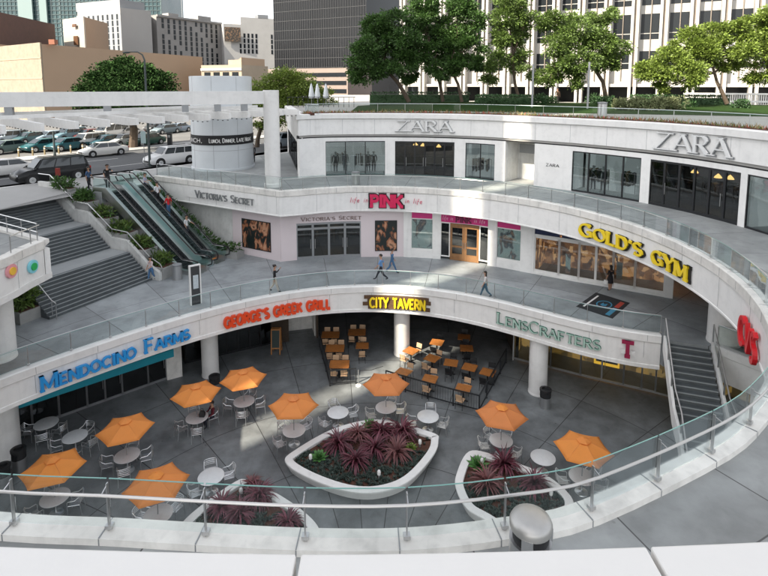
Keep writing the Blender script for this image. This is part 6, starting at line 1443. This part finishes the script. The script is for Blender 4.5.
ptree('dark terrace tree second from the left, straight trunk before the white tower', 58, [(443, 97, 0), (440, 84, 0), (436, 72, 0), (432, 56, 0)], [(424, 52, 15, 0), (440, 30, 16, 1), (420, 18, 14, 0), (438, 70, 10, -1), (410, 76, 8, 0), (446, 56, 10, 1), (425, 2, 12, 0)], leafA, 7600, .5, .17, .2, zbase=15.9)
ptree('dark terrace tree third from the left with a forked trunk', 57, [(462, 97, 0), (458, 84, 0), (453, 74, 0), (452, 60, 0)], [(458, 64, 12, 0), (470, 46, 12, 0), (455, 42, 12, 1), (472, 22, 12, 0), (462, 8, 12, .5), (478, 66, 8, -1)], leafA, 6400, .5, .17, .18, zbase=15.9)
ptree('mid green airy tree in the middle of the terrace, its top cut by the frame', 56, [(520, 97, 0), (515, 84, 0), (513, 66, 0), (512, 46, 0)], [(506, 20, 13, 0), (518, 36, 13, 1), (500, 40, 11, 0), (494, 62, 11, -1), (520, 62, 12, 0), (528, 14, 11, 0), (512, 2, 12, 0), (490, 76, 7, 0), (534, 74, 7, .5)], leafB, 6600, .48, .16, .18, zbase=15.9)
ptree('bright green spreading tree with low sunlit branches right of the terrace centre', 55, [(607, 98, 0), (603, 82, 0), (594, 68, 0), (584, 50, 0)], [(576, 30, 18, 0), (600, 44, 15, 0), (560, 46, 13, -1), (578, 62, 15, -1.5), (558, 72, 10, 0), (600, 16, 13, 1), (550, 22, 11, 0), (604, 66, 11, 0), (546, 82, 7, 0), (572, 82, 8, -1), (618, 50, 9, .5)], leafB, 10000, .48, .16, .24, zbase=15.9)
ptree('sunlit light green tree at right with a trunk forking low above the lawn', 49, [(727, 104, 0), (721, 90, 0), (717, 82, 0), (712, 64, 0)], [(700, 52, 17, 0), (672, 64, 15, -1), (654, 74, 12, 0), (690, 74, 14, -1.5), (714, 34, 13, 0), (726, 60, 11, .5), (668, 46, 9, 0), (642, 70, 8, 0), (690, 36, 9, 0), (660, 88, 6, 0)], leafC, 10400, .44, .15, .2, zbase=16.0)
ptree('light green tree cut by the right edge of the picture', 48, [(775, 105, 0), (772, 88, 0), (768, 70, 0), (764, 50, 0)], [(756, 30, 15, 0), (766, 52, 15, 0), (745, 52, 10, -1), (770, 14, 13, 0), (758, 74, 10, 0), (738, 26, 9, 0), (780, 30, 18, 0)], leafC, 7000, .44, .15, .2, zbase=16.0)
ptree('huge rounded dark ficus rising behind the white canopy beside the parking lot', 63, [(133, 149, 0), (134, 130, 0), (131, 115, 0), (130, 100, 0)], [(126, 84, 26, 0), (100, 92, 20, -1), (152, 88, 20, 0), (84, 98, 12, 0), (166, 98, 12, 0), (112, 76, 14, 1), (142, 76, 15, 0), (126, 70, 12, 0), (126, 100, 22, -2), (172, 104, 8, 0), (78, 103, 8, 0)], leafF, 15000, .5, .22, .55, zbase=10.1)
ptree('rounded yellow green tree behind the left end of the fashion shop', 64, [(257, 152, 0), (258, 138, 0), (262, 124, 0), (276, 108, 0)], [(284, 88, 20, 0), (264, 94, 16, 0), (306, 95, 17, 1), (322, 102, 12, 1), (300, 84, 13, 0), (286, 78, 12, 0), (254, 106, 10, 0), (314, 106, 9, 0), (284, 106, 18, -1), (266, 122, 10, 0)], leafC, 10000, .45, .17, .3, zbase=10.1)
# lawn, hedges, mounds
lw = MB(); NX, NY = 40, 12; rows = []
for j in range(NY + 1):
    row = []
    for i in range(NX + 1):
        u, v = i / NX, j / NY; x = -3 + u * 55; y0 = 48.5 - max(0, x - 6) * .33 - max(0, x - 24) * .1; y = y0 + v * 13; row.append((x, y, Z3 + .02 + .5 * math.sin(min(v * 1.3, 1) * math.pi / 2) * min(1, 6 * u, 30 * (1 - u) + .1)))
    rows.append(row)
lw.grid(rows); struct('lawn', lw, grass)
def hedge(label, pts, wd, h, m=leafD, n=2200, l=.16, w_=.10, z=Z3):
    b = pts[0]; t = thing('hedge', label, 'hedge', (b[0], b[1], z)); mb = MB(); core = MB()
    for a, c in zip(pts, pts[1:]):
        a, c = Vector(a), Vector(c); core.bar((a.x - b[0], a.y - b[1], h * .45), (c.x - b[0], c.y - b[1], h * .45), wd * .86, h * .86); d = c - a; nn = Vector((-d.y, d.x)).normalized(); P = []; D = []
        for _ in range(n):
            u = rnd.random(); s_ = rnd.choice((0, 1, 2)); o = rnd.uniform(-.5, .5)
            q = a + d * u + nn * (wd * (o if s_ == 0 else (.5 if s_ == 1 else -.5))); zz = h * (1 if s_ == 0 else rnd.random()); P.append((q.x - b[0] + rnd.gauss(0, .05), q.y - b[1] + rnd.gauss(0, .05), zz + rnd.gauss(0, .05))); D.append((nn.x * (s_ == 1) - nn.x * (s_ == 2) + rnd.gauss(0, .6), nn.y * (s_ == 1) - nn.y * (s_ == 2) + rnd.gauss(0, .6), (s_ == 0) + rnd.gauss(0, .4)))
        mb.leaves(P, D, [l * rnd.uniform(.7, 1.4) for _ in P], [w_] * n)
    core.build('core', leafD, t, world=False, flat=True); mb.build('foliage', m, t, world=False, flat=True)
hedge('long dark clipped hedge along the lawn under the left terrace trees', [(-1.5, 61), (9.5, 59.5)], 2.0, 1.5)
hedge('broad dark hedge block left of the terrace path', [(9.8, 56.5), (15.5, 55)], 4.0, 1.25, n=3600)
hedge('low hedge behind the pale rounded shrubs before the white balustrade', [(25, 54), (33, 51)], 1.5, 1.3)
def mound(label, x, y, Y, r, m=leafE): p = W3(x, y, Y); bush(label, (p.x, p.y, Z3 + .1), (r, r, r * 1.0), m, 700, .2, .1, 'rounded shrubs on the terrace')
MO = [(617, 103, 47, .8, 'leftmost of the pale group'), (628, 104, 46.5, .85, 'second of the pale group'), (640, 103, 46.5, .9, 'third of the pale group'), (652, 104, 46, .9, 'fourth of the pale group'), (664, 103, 46, .95, 'fifth of the pale group'), (676, 102, 46, .95, 'rightmost of the pale group')]
for x, y, Y, r_, d_ in MO: mound('rounded sage green shrub by the terrace rail, ' + d_, x, y, Y, r_)
for x, y, Y, r_, d_ in ((540, 101, 53, 1.0, 'left of the terrace path'), (552, 100, 55, .9, 'in front of the dark openings'), (596, 101, 53, 1.0, 'right of the terrace path'), (608, 101, 50, .9, 'under the spreading tree'), (690, 102, 48, .8, 'below the forked trunk'), (740, 104, 46, .8, 'near the right picture edge')): mound('rounded dark green shrub ' + d_, x, y, Y, r_, leafD)
# flowering edge planter
FE = ZS.off(-.9); fl = thing('flower_bed', 'narrow planting strip of dry grasses and red flowers along the terrace edge', 'flower bed', (0, 43.9, Z3), world=True)
MB().sweep(FE.sub(18, FE.L), [(-.5, Z3), (-.5, Z3 + .16), (.38, Z3 + .16), (.38, Z3)]).build('soil', soil, fl)
gr_m = mat('dry_grass', (.24, .19, .09), .8, island=.5); fl_m = mat('red_flower', (.35, .07, .035), .6, island=.6)
A_, B_, C_ = MB(), MB(), MB(); q = 18.5
while q < FE.L - 1:
    p, tn = FE.at(q); dens = .5 + .5 * math.sin(q * .9) * math.sin(q * .37 + 1)
    for mb, n, ll in ((A_, int(9 * dens) + 2, .34), (B_, int(8 * (1 - dens)) + 1, .22), (C_, 5, .24)):
        for _ in range(n): o = rnd.uniform(-.35, .5); mb.leaves([(p.x + rnd.uniform(-.3, .3), p.y - o + rnd.uniform(-.2, .2), Z3 + .15)], [(rnd.gauss(0, .5), rnd.gauss(0, .5), 1)], [ll * rnd.uniform(.5, 1.2)], [.045])
    q += .3
for mb, nm, m in ((A_, 'dry_grass', gr_m), (B_, 'red_flowers', fl_m), (C_, 'green_tufts', leafB)): tag(mb.build(nm, m, fl, flat=True), kind='stuff')
for x, y0, y1, Y, d_ in ((532, 107, 64, 50, 'slim grey terrace lamp post left of the path'), (587.5, 108, 62, 48, 'slim grey terrace lamp post right of the path')):
    p = W3(x, y0, Y); t = thing('lamp_post', d_, 'lamp post', (p.x, p.y, Z3)); hgt = zat(x, y1, Y) - Z3; MB().tube([(0, 0, 0), (0, 0, hgt)], .10, 10).build('pole', greymetal, t, world=False); MB().lathe([(.2, 0), (.2, .05), (.12, .1)], n=12).build('base', greymetal, t, world=False)
p = W3(602, 115, 41); t = thing('terrace_bin', 'pale round bin on the terrace behind the glass rail', 'bin', (p.x, p.y, Z3)); MB().lathe([(.35, 0), (.35, .95), (.3, 1.0)], n=20).build('body', steel, t, world=False); MB().lathe([(.37, 1.0), (.37, 1.08), (.1, 1.12)], n=20).build('lid', greymetal, t, world=False)
for x, d_ in ((311.5, 'leftmost'), (317.5, 'middle'), (326, 'rightmost')):
    p = W3(x, 103, 60); t = thing('folded_umbrella', 'closed grey white patio umbrella at the left end of the terrace, %s of three' % d_, 'umbrella', (p.x, p.y, Z3), group='closed umbrellas on the terrace'); MB().lathe([(.04, 2.55), (.09, 2.45), (.2, 2.0), (.33, 1.2), (.30, .95), (.12, .9)], n=12).build('canopy', tkm, t, world=False); MB().tube([(0, 0, 0), (0, 0, 2.65)], .03, 6).build('pole', greymetal, t, world=False); MB().lathe([(.3, 0), (.3, .06), (.05, .1)], n=14).build('base', greymetal, t, world=False)
tf = thing('terrace_fence', 'thin dark fence at the left end of the terrace by the closed umbrellas', 'fence', (-10.2, 60, Z3), world=True)
for i in range(14): MB().bar((-10.4 + i * .55, 57.5, Z3), (-10.4 + i * .55, 57.5, Z3 + 1.1), .05, .05).build('post', darkmetal, tf)
MB().bar((-10.5, 57.5, Z3 + 1.1), (-3.1, 57.5, Z3 + 1.1), .06, .06).build('rail', darkmetal, tf)
bal = thing('balustrade', 'white slatted balustrade at right behind the lawn', 'fence', (22, 56, Z3), world=True)
a, b = Vector((31.5, 56)), Vector((48, 47.5)); 
for zz in (.75, 1.5): MB().bar((a.x, a.y, Z3 + zz), (b.x, b.y, Z3 + zz), .2, .18).build('rail', white, bal)
mb = MB()
for i in range(100): p = a.lerp(b, (i + .5) / 100); mb.bar((p.x, p.y, Z3 + .3), (p.x, p.y, Z3 + 1.46), .08, .08)
tag(mb.build('balusters', white, bal, flat=True), kind='stuff')

# ------------------------------------------------------------------ far buildings
darkwin = mat('dark_window', (.016, .019, .022), .25, spec=.25)
tw = mat('tower_white', (.40, .385, .36), .6, var=.05, scale=.3); tt_ = mat('tower_tan', (.20, .165, .135), .6, var=.08, scale=.5)
P0, P1 = Vector((2.6, 85.3)), Vector((2.6, 85.3)) + Vector((.89, -.454)) * 66
WT = thing('white_tower', 'white office tower with tall tan striped piers behind the terrace trees', 'building', (P0.x, P0.y, Z3), world=True)
wd = (P1 - P0).normalized(); wn = Vector((wd.y, -wd.x)); TOP = 60
MB().prism([P0 - wn * .8, P1 - wn * .8, P1 - wn * 30, P0 - wn * 30], 17.4, TOP).build('core', tw, WT, flat=True)
MB().prism([P0 - wn * 4.5, P1 - wn * 4.5, P1 - wn * 30, P0 - wn * 30], Z3, 17.4).build('ground_floor', darkwin, WT, flat=True)
nb = 20; bayw = 3.3; sills = [(19.7, 22.0), (23.5, 26.75), (27.85, 31.1), (32.2, 35.4)]; wp0 = None
for i in range(nb + 1):
    p = P0 + wd * (i * bayw + .3); mb = MB(); mb.box((p.x, p.y, (Z3 + TOP) / 2), (.34, 1.3, TOP - Z3), math.atan2(wd.y, wd.x)); q = p + wd * .62; mb.box((q.x, q.y, (Z3 + TOP) / 2), (.34, 1.3, TOP - Z3), math.atan2(wd.y, wd.x)); pr = mb.build('pier', tw, WT, flat=True)
    q = p + wd * .31; MB().box((q.x, q.y, (17.4 + TOP) / 2), (.285, .5, TOP - 17.4), math.atan2(wd.y, wd.x)).build('pier_stripe', tt_, WT, flat=True)
for i in range(nb):
    q = P0 + wd * (i * bayw + .31 + .475 + bayw / 2) - wn * .72; MB().box((q.x, q.y, (18.2 + TOP) / 2), (.09, .3, TOP - 18.2), math.atan2(wd.y, wd.x)).build('mullion', tt_, WT, flat=True)
    for j, (za, zb) in enumerate(sills):
        p = P0 + wd * (i * bayw + .31 + .475 + bayw / 2); hh_ = zb - za
        mb = MB(); mb.box((0, .03, 0), (2.32, .06, hh_)); mb.cm = 1; mb.box((0, -.03, 0), (.10, .07, hh_)); mb.box((0, -.02, -hh_ / 2 + .75), (2.3, .05, .09)); mb.cm = 0
        key = ('w', j)
        if key not in KID: o = mb.build('window', [darkwin, tw], WT, flat=True, world=False); KID[key] = o
        else: o = KID[key].copy(); COL.objects.link(o); o.parent = WT
        q = p + wn * -.77; o.location = (q.x - P0.x, q.y - P0.y, (za + zb) / 2 - Z3); o.rotation_euler = (0, 0, math.atan2(wd.y, wd.x))
mb = MB(); a = P0 - wn * .55; b = P1 - wn * .55; mb.wall(a, b, 17.35, 17.75, 1.2, .7); mb.build('ledge', tw, WT, flat=True)
def block(name, label, a, b, depth, z0, z1, m, cat='building', world=True):
    a, b = Vector(a), Vector(b); d = (b - a).normalized(); n = Vector((d.y, -d.x)); t = thing(name, label, cat, (a.x, a.y, z0), world=True); MB().prism([a, b, b - n * depth, a - n * depth], z0, z1).build('wall', m, t, flat=True); return t, d, n
def wins(t, a, d, n, L, z0, z1, cols, rows, ww, wh, m=darkwin, mg=.5, skip=None, rev=.05):
    a = Vector(a); o0 = None; l = t['_w']
    for i in range(cols):
        for j in range(rows):
            if skip and skip(i, j): continue
            u = mg + (L - 2 * mg) * (i + .5) / cols; zc = z0 + (z1 - z0) * (j + .5) / rows; p = a + d * u + n * rev
            if o0 is None: mb = MB(); mb.box((0, .08, 0), (ww, .2, wh)); o0 = mb.build('window', m, t, flat=True, world=False); o = o0
            else: o = o0.copy(); COL.objects.link(o); o.parent = t
            o.location = (p.x - l[0], p.y - l[1], zc - l[2]); o.rotation_euler = (0, 0, math.atan2(d.y, d.x))
def Wp(x, Y): return Vector(((x - 384) / FPX * Y, Y))
def Zy(y, Y): return zat(384, y, Y)
# dark glass tower
dg1 = mat('smoked_glass', (.011, .012, .014), .3, spec=.15, var=.3, scale=.05); mull = mat('mullion', (.05, .052, .055), .8)
a = Wp(276, 200); d = Vector((.89, -.454)); 
b = a + d * 39
t, d, n = block('dark_tower', 'tall dark glass office tower with fine grid left of the terrace trees', a, b, 30, Zy(68, 195), 75, dg1)
mb = MB(); L = 39; H0 = Zy(68, 195)
for i in range(40): p = a + d * (i * L / 39); mb.box((p.x, p.y, (H0 + 75) / 2), (.10, .2, 75 - H0), math.atan2(d.y, d.x))
tag(mb.build('mullions', mull, t, flat=True), kind='stuff')
mb = MB(); zz = H0
while zz < 75: p = a + d * L / 2; mb.box((p.x, p.y, zz), (L, .2, .14), math.atan2(d.y, d.x)); zz += 3.4
tag(mb.build('floor_bands', mull, t, flat=True), kind='stuff')
pod = mat('podium_stone', (.22, .175, .15), .8, var=.1, scale=.2)
t2, d2, n2 = block('tower_podium', 'brown banded car park podium under the dark tower', Wp(268, 188), Wp(268, 188) + d * 33, 30, 8, Zy(68.5, 180), pod)
for j, (y0, y1) in enumerate(((73, 77), (81, 85), (89, 93))): MB().wall(Wp(268, 188) + d * .5, Wp(268, 188) + d * 32.5, Zy(y1, 180), Zy(y0, 180), .3, .1).build('car_park_opening', darkwin, t2, flat=True)
block('dark_annex', 'low dark annex block between the podium and the white tower', Wp(372, 165), Wp(402, 150), 15, 8, Zy(58, 158), dg1)
# tan building and its neighbours
tan = mat('tan_stucco', (.34, .245, .17), .85, var=.06, scale=.15); rub = mat('rubble_stone', (.24, .20, .15), .9, var=.22, scale=.9, bump=.5)
TB = Vector((-70, 110)); t = thing('tan_building', 'broad tan windowless building with a rough stone left face behind the canopy', 'building', (-70, 110, 10), world=True)
zt = Zy(44, 110); e1_, e2_ = Vector((-54.5, 161)), Vector((-96, 128))
MB().prism([TB, e1_, e1_ + Vector((-26, 18)), e2_], 10, zt).build('wall', tan, t, flat=True)
dl = (TB - e2_).normalized(); MB().wall(e2_, TB - dl * .02, 10, zt + .3, .3, .31).build('stone_face', rub, t, flat=True)
for k in range(3): MB().wall(e2_, TB, zt - 2.9 - k * 4.2, zt - 2.6 - k * 4.2, .2, .40).build('stone_band', tan, t, flat=True)
MB().box((-68.5, 111.5, zt + .5), (1.2, 1.2, 1.0)).build('chimney', mat('brick_red', (.25, .10, .06), .9), t)
bb = [Wp(-60, 150), Wp(-3, 135), Wp(61, 168), Wp(20, 185)]; t = thing('brick_block', 'dark brown brick block at the upper left edge', 'building', (*bb[1], 10), world=True); MB().prism(bb, 10, Zy(9.5, 135)).build('wall', mat('dark_brown_brick', (.085, .05, .042), .9, var=.2, scale=.6), t, flat=True)
MB().wall(bb[1], bb[2], 27.2, 28.0, .4, .5).build('parapet_band', tan, t, flat=True)
tg = mat('teal_tower_glass', (.022, .055, .06), .25, spec=.5, var=.25, scale=.08)
t, d, n = block('teal_glass_tower', 'pale teal glass tower rising behind the brick block', Wp(8, 270), Wp(166, 270), 30, 10, 130, tg)
L = (Wp(166, 270) - Wp(8, 270)).length; mb = MB(); gm2 = mat('tower_grid', (.065, .10, .105), .6)
for i in range(41): p = Wp(8, 270) + d * (L * i / 40); mb.box((p.x, p.y - .1, 70), (.18 if i % 5 else .7, .4, 118), 0)
tag(mb.build('mullions', gm2, t, flat=True), kind='stuff'); mb = MB(); zz = 42
while zz < 128: p = Wp(87, 270); mb.box((p.x, p.y - .15, zz), (L, .3, .32)); zz += 2.1
tag(mb.build('floor_bands', gm2, t, flat=True), kind='stuff')
for x0, x1 in ((26, 40), (47, 54)): MB().wall(Wp(x0, 268.5), Wp(x1, 268.5), 40, 130, 1).build('pale_bay', mat('pale_bay', (.18, .24, .235), .4), t, flat=True)
a, b = Wp(69, 176), Wp(89.5, 168); t, d, n = block('small_white_block', 'small white and tan block with two dark windows left of the grey concrete block', a, b, .4, 10, Zy(18, 172), mat('warm_white_wall', (.38, .355, .31), .8, var=.05))
MB().prism([b, Wp(113, 186), Wp(100, 195), a + Vector((.2, .5))], 10, Zy(18.2, 172)).build('tan_side', tan, t, flat=True)
for (x0, x1, y0, y1) in ((79.5, 83, 24, 27), (80, 84, 36, 45)): MB().wall(Wp(x0, 171.0), Wp(x1, 170), Zy(y1, 170), Zy(y0, 170), .3, .5).build('window', mat('brown_window', (.10, .045, .02), .5) if 'brown_window' not in MAT else MAT['brown_window'], t, flat=True)
cg = mat('grey_concrete_wall', (.33, .325, .315), .85, var=.06, scale=.1); cgl = mat('pale_grey_wall', (.24, .25, .26), .8, var=.05, scale=.1)
t, d, n = block('concrete_block', 'grey concrete block with a gridded left face and blank right face', Wp(83, 215), Wp(126, 205), .5, 10, Zy(14, 210), cgl)
MB().prism([Wp(126, 205), Wp(156, 214), Wp(150, 260), Wp(83, 215) + Vector((.1, .6))], 10, Zy(9.5, 210)).build('blank_side', cg, t, flat=True)
MB().prism([Wp(83, 216), Wp(126, 206), Wp(150, 215), Wp(110, 240)], Zy(9.6, 210), Zy(1, 210)).build('roof_house', cgl, t, flat=True)
wins(t, Wp(83, 215), d, n, (Wp(126, 205) - Wp(83, 215)).length, Zy(52, 210), Zy(15, 210), 9, 6, .9, 2.0)
block('blue_slab', 'narrow dark blue slab between the concrete block and the grey old tower', Wp(156, 230), Wp(161.5, 230), 10, 10, Zy(16, 230), mat('blue_slab_glass', (.06, .11, .16), .3))
old = mat('old_grey_stone', (.27, .26, .25), .9, var=.1, scale=.3)
a, b = Wp(161, 225), Wp(224, 255); t, d, n = block('grey_old_tower', 'grey old stone tower with rows of small windows and a cornice', a, b, 20, 10, Zy(17, 232), old)
L = (b - a).length; MB().wall(a, b, Zy(18.5, 232), Zy(16.5, 232), .9, .8).build('cornice', old, t, flat=True); MB().wall(a + d * 6, a + d * 11, Zy(17, 232), Zy(13.5, 232), 4).build('roof_house', old, t, flat=True); MB().wall(a + d * (L * .62), a + d * (L * .83), Zy(17, 232), Zy(13.8, 238), 5).build('roof_house', old, t, flat=True)
wins(t, a, d, n, L, Zy(66, 235), Zy(20, 235), 11, 9, 1.1, 1.9, mg=1.5, skip=lambda i, j: (i + j) % 7 == 6)
p = a + d * (L * .42) - n * 2; MB().tube([(p.x, p.y, Zy(17, 232)), (p.x, p.y, Zy(-6, 232))], .12, 5).build('flagpole', greymetal, t)
wt2 = mat('white_brick', (.38, .375, .365), .85, var=.08, scale=.25)
a, b = Wp(226.5, 250), Wp(277.5, 262); t, d, n = block('white_brick_tower', 'white brick tower with a dark painted sign and small windows', a, b, 20, 10, Zy(24, 252), wt2); L = (b - a).length
MB().prism([a + d * 8, b, b - n * 18, a + d * 8 - n * 18], Zy(24.1, 252), Zy(17.5, 256)).build('upper_wall', wt2, t, flat=True); MB().prism([a + d * (L * .66), a + d * (L * .86), a + d * (L * .86) - n * 6, a + d * (L * .66) - n * 6], Zy(18, 256), Zy(14, 256)).build('roof_house', greymetal, t, flat=True)
sgm = colramp_mat('painted_sign', [(0, (.03, .025, .022)), (.5, (.04, .035, .03)), (.62, (.20, .12, .07)), (1, (.05, .04, .035))], 1.4, .8); MB().wall(Wp(227.3, 249.5), Wp(243, 252.5), Zy(41.5, 250), Zy(27, 250), .4, .3).build('painted_sign', sgm, t, flat=True)
wins(t, a, d, n, L, Zy(54, 255), Zy(33, 255), 12, 4, .9, 2.0, mg=1, skip=lambda i, j: i in (0, 1, 2, 8, 9, 10) or (i == 3 and j > 1)); MB().prism([Wp(226, 248), Wp(239, 248), Wp(239, 250), Wp(226, 250)], 20, Zy(64, 248)).build('grey_gable', old, t, flat=True)
cr = mat('cream_wall', (.30, .25, .19), .85, var=.1, scale=.3); a, b = Wp(203, 150), Wp(243, 146); t, d, n = block('cream_low_block', 'low cream building with dark awning windows under the white brick tower', a, b, 14, 10, Zy(65, 148), cr); L = (b - a).length
wins(t, a, d, n, L, Zy(77, 148), Zy(72, 148), 4, 1, 2.0, 1.3); MB().wall(a, b, Zy(70.5, 148), Zy(68.5, 148), .5, .3).build('sign_band', white, t, flat=True); MB().prism([Wp(243, 146), Wp(266, 158), Wp(256, 170), Wp(240, 160)], 10, Zy(58, 150)).build('tan_wing', tan, t, flat=True); MB().prism([Wp(230, 150), Wp(245, 147), Wp(250, 160), Wp(236, 160)], 10, Zy(60, 150)).build('upper_block', cr, t, flat=True)
# unseen towers behind the viewpoint, placed and shaped to shade the court (a thin gap between them lets the light streak through)
def sn(s, n_): return (SUN_AZ[0] * s - SUN_AZ[1] * n_, SUN_AZ[1] * s + SUN_AZ[0] * n_)
N0 = 23.6; S0 = -60
for nm, n0_, n1_, hh_ in (('shade_tower', -14, N0 - .72, 111), ('shade_tower', N0 + .72, 62, 111)):
    pl_ = [sn(S0 - 14, n0_), sn(S0, n0_), sn(S0, n1_), sn(S0 - 14, n1_)]; a = pl_[0]
    t = thing(nm, 'unseen tall grey tower placed behind the viewpoint to shade the court, ' + ('south' if n0_ < 0 else 'north') + ' of the narrow gap', 'building', (a[0], a[1], 0), world=True); MB().prism(pl_, 0, hh_).build('wall', cgl, t, flat=True)
    d = (Vector(pl_[2]) - Vector(pl_[1])).normalized(); L = (Vector(pl_[2]) - Vector(pl_[1])).length; mb = MB()
    for k in range(27): mb.wall(Vector(pl_[2]) - d * 1, Vector(pl_[1]) + d * 1, 4 + k * 3.8, 6.2 + k * 3.8, .2, .05)
    tag(mb.build('window_band', darkwin, t, flat=True), kind='stuff')
